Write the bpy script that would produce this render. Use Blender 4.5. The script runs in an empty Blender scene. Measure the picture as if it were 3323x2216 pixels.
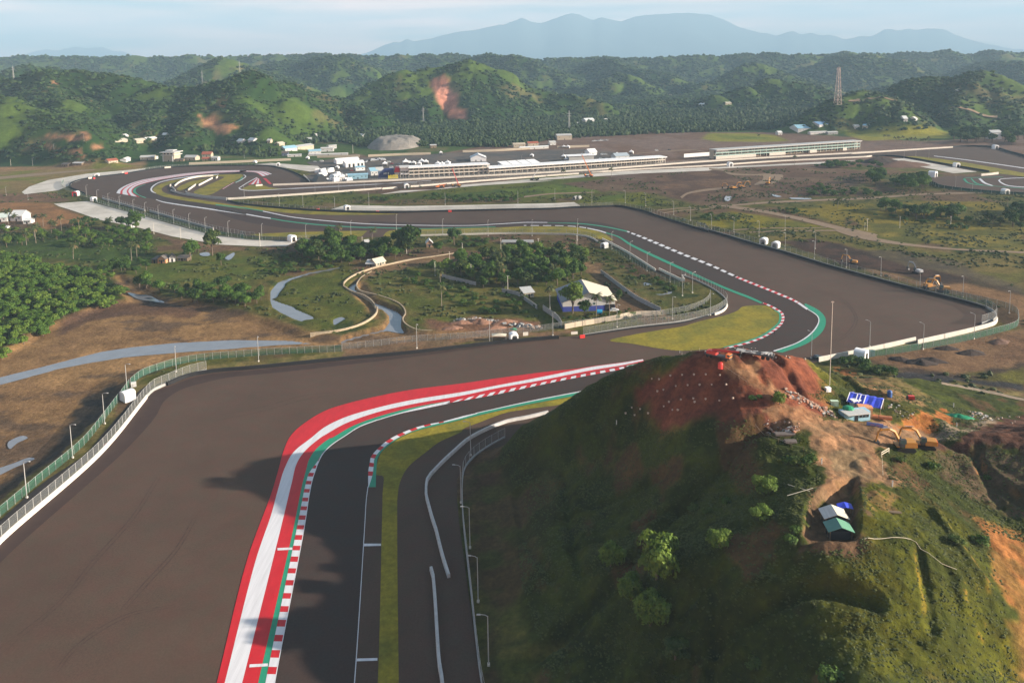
import bpy, bmesh, math, random
import numpy as np
from mathutils import Vector, Matrix
from mathutils.geometry import tessellate_polygon
S = bpy.context.scene
COL = S.collection
rad = math.radians
# ------------------------------------------------------------------ camera
FPX, CAMH, PITCH, ROLL, YP, W0 = 2500.0, 115.0, rad(7.03), rad(-0.83), 525.4, 3323.0
_F = np.array([0, math.cos(PITCH), -math.sin(PITCH)]); _U = np.array([0, math.sin(PITCH), math.cos(PITCH)]); _R = np.array([1.0, 0, 0])
CR = math.cos(ROLL)*_R + math.sin(ROLL)*_U; CU = -math.sin(ROLL)*_R + math.cos(ROLL)*_U; CF = _F
cam = bpy.data.objects.new('camera', bpy.data.cameras.new('camera')); COL.objects.link(cam)
cam.matrix_world = Matrix(((CR[0], CU[0], -CF[0], 0), (CR[1], CU[1], -CF[1], 0), (CR[2], CU[2], -CF[2], CAMH), (0, 0, 0, 1)))
cam.data.sensor_width = 36; cam.data.lens = 36*FPX/W0; cam.data.shift_y = -(1108-YP)/W0
cam.data.clip_start = 1; cam.data.clip_end = 60000
S.camera = cam
# ------------------------------------------------------------------ light, sky, exposure
SUN_EL, SUN_AZ = 17.0, -7.0          # elevation; azimuth measured from +X towards +Y
sd = Vector((math.cos(rad(SUN_EL))*math.cos(rad(SUN_AZ)), math.cos(rad(SUN_EL))*math.sin(rad(SUN_AZ)), math.sin(rad(SUN_EL))))
sl = bpy.data.lights.new('sun', 'SUN'); sl.energy = 5.0; sl.angle = rad(0.6); sl.color = (1.0, 0.87, 0.72)
so = bpy.data.objects.new('sun', sl); COL.objects.link(so); so.rotation_euler = sd.to_track_quat('Z', 'Y').to_euler(); so.location = (0, 0, 300)
wd = bpy.data.worlds.new('World'); S.world = wd; wd.use_nodes = True
nt = wd.node_tree; nt.nodes.clear()
def N(nt, t, **k):
    n = nt.nodes.new(t)
    for a, v in k.items():
        if a[0] == '_':
            n.inputs[a[1:].replace('_', ' ')].default_value = v
        else: setattr(n, a, v)
    return n
sky = N(nt, 'ShaderNodeTexSky', sky_type='NISHITA', sun_disc=False, sun_elevation=rad(SUN_EL), sun_rotation=rad(90-SUN_AZ), altitude=100, dust_density=1.5)
bg = N(nt, 'ShaderNodeBackground'); bg.inputs[1].default_value = 0.054
wo = N(nt, 'ShaderNodeOutputWorld')
tc = N(nt, 'ShaderNodeTexCoord'); mp = N(nt, 'ShaderNodeMapping'); mp.inputs['Scale'].default_value = (4, 4, 48)
nz = N(nt, 'ShaderNodeTexNoise'); nz.inputs['Scale'].default_value = 1.0; nz.inputs['Detail'].default_value = 7; nz.inputs['Roughness'].default_value = .58
cr = N(nt, 'ShaderNodeValToRGB'); cr.color_ramp.elements[0].position = .3; cr.color_ramp.elements[1].position = .66
mx = N(nt, 'ShaderNodeMix', data_type='RGBA'); mx.inputs[7].default_value = (21, 10.5, 6.6, 1)
L = nt.links.new
L(tc.outputs['Generated'], mp.inputs[0]); L(mp.outputs[0], nz.inputs[0]); L(nz.outputs[0], cr.inputs[0])
sx = N(nt, 'ShaderNodeSeparateXYZ'); L(tc.outputs['Generated'], sx.inputs[0]); mr = N(nt, 'ShaderNodeMapRange', interpolation_type='SMOOTHSTEP'); L(sx.outputs[2], mr.inputs[0])
mr.inputs[1].default_value = .10; mr.inputs[2].default_value = .22; mr.inputs[3].default_value = 1; mr.inputs[4].default_value = 0
mu = N(nt, 'ShaderNodeMath', operation='MULTIPLY'); L(cr.outputs[0], mu.inputs[0]); L(mr.outputs[0], mu.inputs[1]); L(mu.outputs[0], mx.inputs[0])
L(sky.outputs[0], mx.inputs[6]); L(mx.outputs[2], bg.inputs[0]); L(bg.outputs[0], wo.inputs[0])
S.view_settings.view_transform = 'Standard'; S.view_settings.look = 'None'; S.view_settings.exposure = 1.68; S.view_settings.gamma = 1
cy = S.cycles
cy.max_bounces = 4; cy.diffuse_bounces = 2; cy.glossy_bounces = 2; cy.transmission_bounces = 2; cy.volume_bounces = 0; cy.transparent_max_bounces = 12
cy.use_denoising = True; cy.caustics_reflective = False; cy.caustics_refractive = False
# ------------------------------------------------------------------ pixel -> place
ZF = dict(A=(0, 0, .47194), B=(1110, 0, .47194), C=(2213, 0, .47194), D=(0, 740, .47194), E=(1110, 740, .47194), F=(2213, 740, .47194),
          G=(0, 1476, .47194), H=(1110, 1476, .47194), I=(2213, 1476, .47194), J=(200, 480, .2551), K=(700, 440, .2551), L=(1200, 440, .2551),
          M=(1700, 400, .2551), N=(2250, 400, .2551), O=(2750, 350, .2551), Q=(2200, 1080, .21259), R=(2600, 1180, .3074), S=(1560, 840, .21259),
          T=(2150, 1380, .29762), a=(1000, 1240, .37202), b=(1450, 1130, .52123), c=(880, 1380, .37202), d=(1700, 700, .37202), e=(850, 860, .37202), U=(1000, 460, .17007), V=(0, 600, .21259), W=(900, 700, .2551), X=(0, 0, 1.0))
def PT(s):
    """survey notes -> photograph pixels: letters name an enlarged window, numbers are x,y in it"""
    out = []; f = ZF['X']
    for w in s.split():
        if w in ZF: f = ZF[w]
        else:
            a, b = w.split(','); out.append((f[0]+float(a)*f[2], f[1]+float(b)*f[2]))
    return out
def ray(px, py):
    px = np.asarray(px, float); py = np.asarray(py, float)
    d = (px-W0/2)[..., None]/FPX*CR - (py-YP)[..., None]/FPX*CU + CF
    return d
def atz(px, py, z=0.0):
    d = ray(px, py); t = (np.asarray(z, float)-CAMH)/d[..., 2]
    p = d*t[..., None]; p[..., 2] += CAMH
    return p
def atd(px, py, depth):
    p = ray(px, py)*np.asarray(depth, float)[..., None]; p[..., 2] += CAMH
    return p
def proj(X, Y, Z):
    v = np.stack([X, Y, Z-CAMH], -1); dz = v@CF
    return W0/2+FPX*(v@CR)/dz, YP-FPX*(v@CU)/dz
def flat(s, z=0.0):
    a = np.array(PT(s)); return atz(a[:, 0], a[:, 1], z)
def smooth(P, step=None, n=None, closed=False):
    """Catmull-Rom through points, resampled evenly"""
    P = np.asarray(P, float)
    if closed: Q = np.vstack([P[-1], P, P[0], P[1]])
    else: Q = np.vstack([2*P[0]-P[1], P, 2*P[-1]-P[-2]])
    out = []
    for i in range(1, len(Q)-2):
        p0, p1, p2, p3 = Q[i-1:i+3]
        d1 = max(np.linalg.norm(p2-p1), 1e-6)**.5; d0 = max(np.linalg.norm(p1-p0), 1e-6)**.5; d2 = max(np.linalg.norm(p3-p2), 1e-6)**.5
        m1 = (p2-p1)-(p2-p0)*(d1*d1)/(d0*d0+d1*d1)*1.0 + (p1-p0)*(d1*d1)/(d0*d0)*0 ; 
        m1 = ((p1-p0)/d0-(p2-p0)/(d0+d1)+(p2-p1)/d1)*d1; m2 = ((p2-p1)/d1-(p3-p1)/(d1+d2)+(p3-p2)/d2)*d1
        t = np.linspace(0, 1, 13)[:-1, None]
        out.append((2*t**3-3*t**2+1)*p1+(t**3-2*t**2+t)*m1+(-2*t**3+3*t**2)*p2+(t**3-t**2)*m2)
    out = np.vstack(out+[P[:1] if closed else P[-1:]])
    return resample(out, step, n)
def resample(out, step=None, n=None):
    out = np.asarray(out, float)
    s = np.r_[0, np.cumsum(np.linalg.norm(np.diff(out, axis=0), axis=1))]
    if n is None: n = max(2, int(round(s[-1]/step))+1)
    u = np.linspace(0, s[-1], n)
    return np.stack([np.interp(u, s, out[:, k]) for k in range(out.shape[1])], 1)
# ------------------------------------------------------------------ noise
def _h(ix, iy, s):
    n = (ix.astype(np.int64)*374761393+iy.astype(np.int64)*668265263+s*1274126177) & 0x7fffffff
    n = ((n ^ (n >> 13))*1274126177) & 0x7fffffff
    return ((n ^ (n >> 16)) & 0xffff)/65535.0
def vn(x, y, s=0):
    ix = np.floor(x); iy = np.floor(y); fx = x-ix; fy = y-iy
    fx = fx*fx*fx*(fx*(fx*6-15)+10); fy = fy*fy*fy*(fy*(fy*6-15)+10)
    a = _h(ix, iy, s); b = _h(ix+1, iy, s); c = _h(ix, iy+1, s); d = _h(ix+1, iy+1, s)
    return (a*(1-fx)+b*fx)*(1-fy)+(c*(1-fx)+d*fx)*fy
def fbm(x, y, s=0, o=4, g=.5):
    v = 0; a = 1; t = 0
    for k in range(o):
        v = v+a*vn(x, y, s+k*17); t += a; a *= g; x, y = x*1.6*1.25+y*.35+11.3, y*1.6*1.25-x*.35+5.7
    return v/t
def ridged(x, y, s=0, o=3):
    v = 0; a = 1; t = 0
    for k in range(o):
        v = v+a*(1-abs(2*vn(x, y, s+k*31)-1)); t += a; a *= .5; x, y = x*1.9+7.1, y*1.9-3.3
    return v/t
def sstep(a, b, x):
    t = np.clip((x-a)/(b-a), 0, 1); return t*t*(3-2*t)
def inpoly(X, Y, P):
    P = np.asarray(P)[:, :2]; m = np.zeros(X.shape, bool)
    bb = (X >= P[:, 0].min()) & (X <= P[:, 0].max()) & (Y >= P[:, 1].min()) & (Y <= P[:, 1].max())
    x = X[bb]; y = Y[bb]; r = np.zeros(x.shape, bool); n = len(P)
    for i in range(n):
        x1, y1 = P[i]; x2, y2 = P[(i+1) % n]
        if y1 == y2: continue
        c = ((y1 > y) != (y2 > y)) & (x < (x2-x1)*(y-y1)/(y2-y1)+x1); r ^= c
    m[bb] = r; return m
def pdist(X, Y, P, closed=True, reach=40.0):
    """distance to a polyline, capped at reach"""
    P = np.asarray(P)[:, :2]; d = np.full(X.shape, reach)
    bb = (X > P[:, 0].min()-reach) & (X < P[:, 0].max()+reach) & (Y > P[:, 1].min()-reach) & (Y < P[:, 1].max()+reach)
    x = X[bb]; y = Y[bb]; dd = d[bb]; n = len(P)
    for i in range(n if closed else n-1):
        a = P[i]; b = P[(i+1) % n]; e = b-a; l = max(e@e, 1e-9)
        t = np.clip(((x-a[0])*e[0]+(y-a[1])*e[1])/l, 0, 1)
        dd = np.minimum(dd, np.hypot(x-a[0]-t*e[0], y-a[1]-t*e[1]))
    d[bb] = dd; return d
def sd_poly(X, Y, P, reach=40.0):
    d = pdist(X, Y, P, True, reach); return np.where(inpoly(X, Y, P), -d, d)
# ------------------------------------------------------------------ materials
MATS = {}
def srgb(r, g, b): 
    f = lambda c: c/12.92/255 if c/255 <= .04045 else ((c/255+.055)/1.055)**2.4
    return (f(r), f(g), f(b))
def mat(name, col, rough=.85, var=.18, scale=1.2, bump=0.0, bscale=None, spec=.2, metal=0.0, attr=None, stretch=None, col2=None, c2scale=.06, c2lo=.45, c2hi=.6, detail=5, wide=None):
    """one principled material: base colour broken up by two scales of noise, optional second tint patches, optional bump"""
    if name in MATS: return MATS[name]
    m = bpy.data.materials.new(name); m.use_nodes = True; t = m.node_tree; t.nodes.clear(); L = t.links.new
    o = N(t, 'ShaderNodeOutputMaterial'); p = N(t, 'ShaderNodeBsdfPrincipled'); L(p.outputs[0], o.inputs[0])
    p.inputs['Roughness'].default_value = rough; p.inputs['Specular IOR Level'].default_value = spec; p.inputs['Metallic'].default_value = metal
    tc = N(t, 'ShaderNodeTexCoord'); src = tc.outputs['Object']
    if stretch:
        mp = N(t, 'ShaderNodeMapping'); mp.inputs['Scale'].default_value = stretch; L(src, mp.inputs[0]); src = mp.outputs[0]
    if attr:
        a = N(t, 'ShaderNodeAttribute', attribute_name=attr); c = a.outputs['Color']
    else:
        a = N(t, 'ShaderNodeRGB'); a.outputs[0].default_value = (*col, 1); c = a.outputs[0]
    if col2:
        n2 = N(t, 'ShaderNodeTexNoise'); n2.inputs['Scale'].default_value = c2scale; n2.inputs['Detail'].default_value = 5; L(src, n2.inputs[0])
        r2 = N(t, 'ShaderNodeMapRange'); r2.inputs[1].default_value = c2lo; r2.inputs[2].default_value = c2hi; L(n2.outputs[0], r2.inputs[0])
        m2 = N(t, 'ShaderNodeMix', data_type='RGBA'); L(r2.outputs[0], m2.inputs[0]); L(c, m2.inputs[6]); m2.inputs[7].default_value = (*col2, 1); c = m2.outputs[2]
    if var:
        n1 = N(t, 'ShaderNodeTexNoise'); n1.inputs['Scale'].default_value = scale; n1.inputs['Detail'].default_value = detail; n1.inputs['Roughness'].default_value = .65; L(src, n1.inputs[0])
        r1 = N(t, 'ShaderNodeMapRange'); r1.inputs[1].default_value = .25; r1.inputs[2].default_value = .75; r1.inputs[3].default_value = 1-var; r1.inputs[4].default_value = 1+var; L(n1.outputs[0], r1.inputs[0])
        mm = N(t, 'ShaderNodeVectorMath', operation='SCALE'); L(c, mm.inputs[0]); L(r1.outputs[0], mm.inputs[3]); c = mm.outputs[0]
    if wide:
        for sc, am in wide:
            n3 = N(t, 'ShaderNodeTexNoise'); n3.inputs['Scale'].default_value = sc; n3.inputs['Detail'].default_value = 6; n3.inputs['Roughness'].default_value = .7; L(src, n3.inputs[0])
            r3 = N(t, 'ShaderNodeMapRange'); r3.inputs[1].default_value = .3; r3.inputs[2].default_value = .7; r3.inputs[3].default_value = 1-am; r3.inputs[4].default_value = 1+am; L(n3.outputs[0], r3.inputs[0])
            m3 = N(t, 'ShaderNodeVectorMath', operation='SCALE'); L(c, m3.inputs[0]); L(r3.outputs[0], m3.inputs[3]); c = m3.outputs[0]
    L(c, p.inputs['Base Color'])
    if bump:
        nb = N(t, 'ShaderNodeTexNoise'); nb.inputs['Scale'].default_value = bscale or scale; nb.inputs['Detail'].default_value = 6; nb.inputs['Roughness'].default_value = .7; L(src, nb.inputs[0])
        b = N(t, 'ShaderNodeBump'); b.inputs['Strength'].default_value = 1; b.inputs['Distance'].default_value = bump; L(nb.outputs[0], b.inputs['Height']); L(b.outputs[0], p.inputs['Normal'])
    MATS[name] = m; return m
# ------------------------------------------------------------------ objects
def mesh_np(name, V, Fc, mats=(), midx=None, col=None, smooth_=False, k=None):
    """mesh from arrays; faces all of one size k (array) or a list"""
    me = bpy.data.meshes.new(name); V = np.asarray(V, np.float32)
    if isinstance(Fc, np.ndarray):
        k = Fc.shape[1]; nf = len(Fc)
        me.vertices.add(len(V)); me.vertices.foreach_set('co', V.ravel())
        me.loops.add(nf*k); me.loops.foreach_set('vertex_index', Fc.astype(np.int32).ravel())
        me.polygons.add(nf); me.polygons.foreach_set('loop_start', np.arange(0, nf*k, k, dtype=np.int32))
        me.update(calc_edges=True)
    else:
        me.from_pydata(V.tolist(), [], [list(map(int, f)) for f in Fc])
    for m in mats: me.materials.append(m)
    if midx is not None: me.polygons.foreach_set('material_index', np.asarray(midx, np.int32))
    if col is not None:
        ca = me.color_attributes.new('col', 'FLOAT_COLOR', 'POINT'); c = np.ones((len(V), 4), np.float32); c[:, :3] = col; ca.data.foreach_set('color', c.ravel())
    me.polygons.foreach_set('use_smooth', np.full(len(me.polygons), smooth_))
    me.update(); return me
def link(name, me, parent=None, loc=None, kind=None, label=None, cat=None, group=None, rot=None):
    o = bpy.data.objects.new(name, me); COL.objects.link(o)
    if parent: o.parent = parent
    if loc is not None: o.location = loc
    if rot is not None: o.rotation_euler = rot
    if kind: o['kind'] = kind
    if label: o['label'] = label
    if cat: o['category'] = cat
    if group: o['group'] = group
    return o
def thing(name, label, cat, loc=(0, 0, 0), rz=0.0, group=None):
    return link(name, None, loc=loc, label=label, cat=cat, group=group, rot=(0, 0, rz))
def copytree(o, loc=None, rz=None, label=None, parent=None):
    c = o.copy(); COL.objects.link(c)
    if parent: c.parent = parent
    if loc is not None: c.location = loc
    if rz is not None: c.rotation_euler = (0, 0, rz)
    if label: c['label'] = label
    for ch in KIDS.get(o, []): 
        d = copytree(ch, parent=c); KIDS.setdefault(c, []).append(d)
    return c
KIDS = {}
class MB:
    """collects boxes, bars, tubes, prisms and sheets into one mesh"""
    def __init__(s): s.v = []; s.f = []; s.m = []
    def add(s, V, Fc, m=0):
        b = len(s.v); s.v += [tuple(map(float, p)) for p in V]; s.f += [tuple(i+b for i in f) for f in Fc]; s.m += [m]*len(Fc); return s
    def box(s, c, d, rz=0.0, m=0, rx=0.0, ry=0.0, taper=1.0):
        x, y, z = d[0]/2, d[1]/2, d[2]/2; t = taper
        V = [(-x, -y, -z), (x, -y, -z), (x, y, -z), (-x, y, -z), (-x*t, -y*t, z), (x*t, -y*t, z), (x*t, y*t, z), (-x*t, y*t, z)]
        M = Matrix.Rotation(rz, 3, 'Z') @ Matrix.Rotation(ry, 3, 'Y') @ Matrix.Rotation(rx, 3, 'X')
        V = [M @ Vector(p)+Vector(c) for p in V]
        return s.add(V, [(0, 3, 2, 1), (4, 5, 6, 7), (0, 1, 5, 4), (1, 2, 6, 5), (2, 3, 7, 6), (3, 0, 4, 7)], m)
    def tube(s, P, r, n=6, m=0, cap=True):
        P = [Vector(p) for p in P]; rs = r if hasattr(r, '__len__') else [r]*len(P); V = []
        for i, p in enumerate(P):
            t = (P[min(i+1, len(P)-1)]-P[max(i-1, 0)]).normalized(); a = Vector((0, 0, 1)) if abs(t.z) < .9 else Vector((1, 0, 0))
            u = t.cross(a).normalized(); w = t.cross(u)
            V += [p+(u*math.cos(2*math.pi*k/n)+w*math.sin(2*math.pi*k/n))*rs[i] for k in range(n)]
        F_ = [(i*n+k, i*n+(k+1) % n, (i+1)*n+(k+1) % n, (i+1)*n+k) for i in range(len(P)-1) for k in range(n)]
        if cap: F_ += [tuple(range(n)), tuple((len(P)-1)*n+k for k in reversed(range(n)))]
        return s.add(V, F_, m)
    def lathe(s, c, prof, n=12, m=0):
        V = [(c[0]+r*math.cos(2*math.pi*k/n), c[1]+r*math.sin(2*math.pi*k/n), c[2]+z) for r, z in prof for k in range(n)]
        F_ = [(i*n+k, i*n+(k+1) % n, (i+1)*n+(k+1) % n, (i+1)*n+k) for i in range(len(prof)-1) for k in range(n)]
        F_ += [tuple(reversed(range(n))), tuple((len(prof)-1)*n+k for k in range(n))]
        return s.add(V, F_, m)
    def prism(s, prof, y0, y1, axis='y', m=0, off=(0, 0, 0)):
        """profile in (u,z) pushed along an axis"""
        n = len(prof)
        if axis == 'y': V = [(u+off[0], y0+off[1], z+off[2]) for u, z in prof]+[(u+off[0], y1+off[1], z+off[2]) for u, z in prof]
        else: V = [(y0+off[0], u+off[1], z+off[2]) for u, z in prof]+[(y1+off[0], u+off[1], z+off[2]) for u, z in prof]
        return s.add(V, [tuple(range(n)), tuple(reversed(range(n, 2*n)))]+[(i, n+i, n+(i+1) % n, (i+1) % n) for i in range(n)], m)
    def quad(s, a, b, c, d, m=0): return s.add([a, b, c, d], [(0, 1, 2, 3)], m)
    def build(s, name, mats, parent=None, smooth_=False, **k):
        mats = mats if isinstance(mats, (list, tuple)) else [mats]
        me = bpy.data.meshes.new(name); me.from_pydata(s.v, [], s.f)
        for x in mats: me.materials.append(x)
        me.polygons.foreach_set('material_index', s.m)
        bm = bmesh.new(); bm.from_mesh(me); bmesh.ops.recalc_face_normals(bm, faces=bm.faces); bm.to_mesh(me); bm.free()
        if smooth_: me.polygons.foreach_set('use_smooth', [True]*len(me.polygons))
        o = link(name, me, parent, **k)
        if parent: KIDS.setdefault(parent, []).append(o)
        return o
RNG = np.random.default_rng(7); random.seed(7)
# ================================================================== OUTLINES of the flat ground, surveyed once and reused
TIP_WALL = "G -70,690 0,607 690,0 D 1010,1170 1060,1120 1150,1080 1300,1020 1500,985 1700,970 2000,940 2352,905 E 500,860 1000,800 1400,762 1650,735 2000,690 2352,650 F 200,605 300,545 320,520 310,490 250,440 120,370 0,330"
INNER_N = "E 2150,300 1960,170 1830,100 1700,55 1600,45 1400,40 1100,38 800,45 540,52 W 500,300 0,288"
LEFT_N = "J 2352,1130 1930,1035 1120,800 1060,795 500,640 300,590 190,545 110,505 130,450 270,405 500,370 800,335 1100,285 1400,252 1800,235 2352,230 K 500,385 700,395 900,440 1050,500 1150,560 1190,600"
STR_TOP = "K 720,632 L 0,590 1000,540 2352,470 M 1000,590 2352,490 N 1000,440 2352,370 O 0,590 1340,508"
STR_BOT = "K 150,815 1300,740 2110,680 L 350,670 1200,600 2352,510 M 1000,630 2352,545 N 1000,490 2280,425 O 310,620"
RET_N = "K 150,832 300,870 700,915 1300,960 2050,985 L 1000,965 1900,945 2352,938 M 500,1085 1000,1068 1200,1060 1400,1095 1600,1145 1650,1170 2180,1335 2352,1390 F 100,0 300,55 550,130 700,170 1000,262 1300,345 1600,425 1900,500 2080,550 2160,590 2165,640"
WHITE_SE = "F 2165,640 1620,795 1600,765 940,915"
FOOT = "X 1560,1468 H 830,80 790,170 790,300 810,500 840,720 870,950 920,1300 960,1600 985,1760"
def ptsx(*ss):
    out = []
    for s in ss: out += PT(s)
    return ' '.join(f'{x:.1f},{y:.1f}' for x, y in out)
ASPH = 'X '+ptsx(TIP_WALL, INNER_N, LEFT_N, STR_TOP)+' '+' '.join(f'{x:.1f},{y:.1f}' for x, y in reversed(PT(STR_BOT)))+' '+ptsx(RET_N, WHITE_SE, "X 2560,1215 2400,1245 2200,1290 2000,1350 1850,1400 1650,1440", FOOT, "X 1500,2420 -60,2420")
ASPH_E1 = "O 1340,508 1500,498 1700,500 1850,512 2040,565 2246,620 2500,700 2500,990 2246,895 1500,700 1100,640 870,616 520,612 310,620"
ASPH_E2 = "O 1010,885 1450,868 1690,868 1925,848 2010,850 2246,878 2500,910 2500,1120 2246,1095 1900,1078 1500,1040 1200,995 1090,940"
MUD = "D -500,900 0,880 240,720 420,650 640,560 850,505 800,420 780,350 840,335 960,390 1130,480 1420,545 1650,585 1900,660 2110,735 2352,770 E 250,700 330,640 290,570 240,590 240,640 100,520 40,440 120,380 180,400 230,500 300,540 420,620 430,700 520,735 900,740 E 700,780 400,800 0,825 D 2352,850 2000,860 1500,900 1250,950 950,1060 860,1110 830,1180 600,1430 430,1568 G 300,100 0,350 -100,420 -500,400"
CANAL = "e 725,212 775,172 850,135 880,120 850,150 822,190 820,220 845,262 950,312 1050,345 1120,375 1190,405 1235,445 1228,490 1225,540 1260,600 1180,592 1090,575 960,605 800,650 680,685 680,660 800,625 960,585 1060,560 1100,500 1095,450 1045,405 1000,365 930,315 840,265 740,225"
RIVER = "D -300,1160 0,1025 250,965 500,900 700,850 900,820 1200,790 1600,770 2000,775 2140,795 1900,805 1600,830 1300,850 1000,875 850,890 600,930 400,970 200,1025 0,1078 -300,1230"
POND = "e 60,230 85,200 130,150 270,105 420,62 620,25 700,10 700,30 620,48 420,85 270,130 212,165 215,182 160,250 150,280 105,300 180,330 290,365 310,385 420,430 490,465 370,490 380,515 250,470 150,420 75,370 58,310"
POND2 = "e 600,470 690,448 765,460 710,490 650,528 608,525"
INLET = "e 450,340 488,312 468,284 512,284 506,320 480,342"
# ================================================================== HEIGHT of the ground
_fh = np.array([float(v) for v in """1640,2300,0.3 1600,2216,0.3 1575,2050,.3 1545,1850,.3 1520,1700,.3 1505,1580,.3 1525,1500,.3 1575,1452,.3
1640,1430,5 1720,1380,12 1800,1340,17 1900,1277,24 2000,1222,30 2100,1182,35 2200,1155,38.3 2300,1133,41 2420,1134,41.4 2540,1147,39.4 2620,1168,35 2690,1207,27.5
1640,1432,0 1750,1402,0 1850,1375,0 2000,1338,0 2150,1292,0 2300,1272,0 2450,1272,0 2600,1265,0 2720,1240,3
2691,1248,26 2790,1252,21 2850,1240,13 2950,1225,4 3050,1225,1 3200,1240,1 3323,1255,1 2900,1200,0 3100,1190,0 3300,1200,0
2760,1275,27 2900,1290,27 2950,1302,24 3080,1322,13 3200,1330,8 3323,1320,5 3323,1290,3 3150,1280,6
2750,1340,28 2850,1350,27.5 2950,1350,27 3040,1342,26.5 3000,1396,24 3090,1388,21.5 3100,1402,21 3200,1385,17 3280,1370,12
2700,1400,31 2850,1425,29 2990,1460,27 3060,1440,25.5 3110,1445,25 3220,1415,26 3323,1385,26 3420,1372,27 3323,1500,25 3420,1500,26.5 3200,1500,24.5 3100,1530,24.5 3050,1600,25 3180,1620,23.5 3323,1650,23.5 3420,1650,25
2860,1580,30.5 2900,1650,29.5 3000,1750,28.5 3100,1830,26.5 3200,1900,24 3323,2000,20.5 3323,1780,22 3420,1750,22 3323,2216,17.5 3420,2000,18.5 3200,2216,20.5 3000,2216,24 2800,2216,27 2600,2216,22 2400,2216,15 2200,2216,9.5 2000,2216,6 1800,2216,3.4
2581,1825,27.5 2640,1925,26.5 2700,2085,25.5 2400,1900,23.5 2200,1850,19.5 2000,1800,13 1800,1800,7 1650,1800,2.4 1700,2000,2.6 1900,2000,6.5 2150,2000,13.5 2400,2050,19 2600,1720,30 2540,1650,29.5 2500,1780,27 2820,1560,31.5 2840,1700,31 2840,1800,29.5 2700,1500,30.5
2400,1500,28 2200,1500,23 2000,1500,15 1800,1500,8.5 1650,1520,3.2 2450,1650,26.5 2250,1650,21 2050,1650,13 1850,1650,7.5 1650,1650,2.4
2300,1300,33.5 2100,1300,27.5 1950,1350,20 2400,1400,32 2200,1400,27 2550,1300,35 2600,1350,33 2650,1290,31.5 2650,1420,32""".replace('\n', ' ').replace(' ', ',').split(',') if v]).reshape(-1, 3)
_hp = atz(_fh[:, 0], _fh[:, 1], _fh[:, 2])
_cr = _hp[8:20]; _dir = _cr[:, :2]/np.linalg.norm(_cr[:, :2], axis=1)[:, None]
for _b, _dz in ((11, .19), (24, .5)):      # the far side falls away behind the crest
    _q = _cr.copy(); _q[:, :2] += _dir*_b*np.clip(_cr[:, 2:]/20, .4, 1); _q[:, 2] -= _cr[:, 2]*_dz+.5; _hp = np.vstack([_hp, _q])
_cx, _cy, _sc = 45.0, 185.0, 60.0
def _tps_fit(P, lam=.004):
    x = (P[:, 0]-_cx)/_sc; y = (P[:, 1]-_cy)/_sc; n = len(P)
    r = np.hypot(x[:, None]-x, y[:, None]-y); K = np.where(r > 0, r*r*np.log(r+1e-9), 0)+lam*np.eye(n)
    A = np.zeros((n+3, n+3)); A[:n, :n] = K; A[:n, n] = 1; A[:n, n+1] = x; A[:n, n+2] = y; A[n, :n] = 1; A[n+1, :n] = x; A[n+2, :n] = y
    return np.linalg.solve(A, np.r_[P[:, 2], 0, 0, 0]), x, y
_tw, _tx, _ty = _tps_fit(_hp)
HILL_OUT = np.array([(-6, 60), (-7, 140), (-9, 170), (-12, 200), (-12, 222), (-3, 240), (20, 252), (60, 270), (95, 278), (125, 275), (170, 262), (200, 240), (215, 180), (215, 60)], float)
FOOTP = flat(FOOT)
def hill_h(X, Y):
    z = np.zeros(X.shape); bb = (X > -20) & (X < 230) & (Y > 50) & (Y < 290)
    if not bb.any(): return z
    xr = X[bb]; yr = Y[bb]; x = (xr-_cx)/_sc; y = (yr-_cy)/_sc; v = np.zeros(x.shape); n = len(_tx)
    for i in range(0, len(x), 20000):
        r2 = (x[i:i+20000, None]-_tx)**2+(y[i:i+20000, None]-_ty)**2
        v[i:i+20000] = (.5*r2*np.log(r2+1e-12))@_tw[:n]
    v += _tw[n]+_tw[n+1]*x+_tw[n+2]*y
    e = -sd_poly(xr, yr, HILL_OUT, 40.0)
    v = v*sstep(0, 14, e)
    rough = (fbm(xr/14, yr/14, 3, 4)-.5)*3.2-(ridged(xr/9+yr/30, yr/9, 77, 3)-.5)*1.1+(fbm(xr/3.2, yr/3.2, 9, 3)-.5)*.9+(vn(xr/1.1, yr/1.1, 19)-.5)*.42
    terr = np.sin((v+1.5*(fbm(xr/20, yr/20, 5, 2)-.5)*4)*2.3)*.10
    k = sstep(1.0, 7, v); v = v+k*(rough*.75+terr)
    for P, zz, w, so in PITS:
        d = sd_poly(xr, yr, P, 20.0); t = 1-sstep(-w, w*.3, d); v = v*(1-t)+zz*t
    for P, dz, w in CUTS:
        d = pdist(xr, yr, P, False, 20.0); v = v+dz*(1-sstep(0, w, d))
    ft = pdist(xr, yr, FOOTP, False, 40.0); 
    z[bb] = np.maximum(v, 0)*sstep(.4, 5, np.where(xr > np.interp(yr, FOOTP[::-1, 1], FOOTP[::-1, 0]), ft, 0)+sstep(236, 240, yr)*6)
    return z
def hp(s, z):
    a = np.array(PT(s)); return atz(a[:, 0], a[:, 1], z)
PITS = [(hp("T 1500,1360 1540,1100 1580,900 1700,850 2050,640 2130,640 2150,950 2150,1250 2090,1380", 28.4), 28.4, 1.6, 0)]
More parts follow.
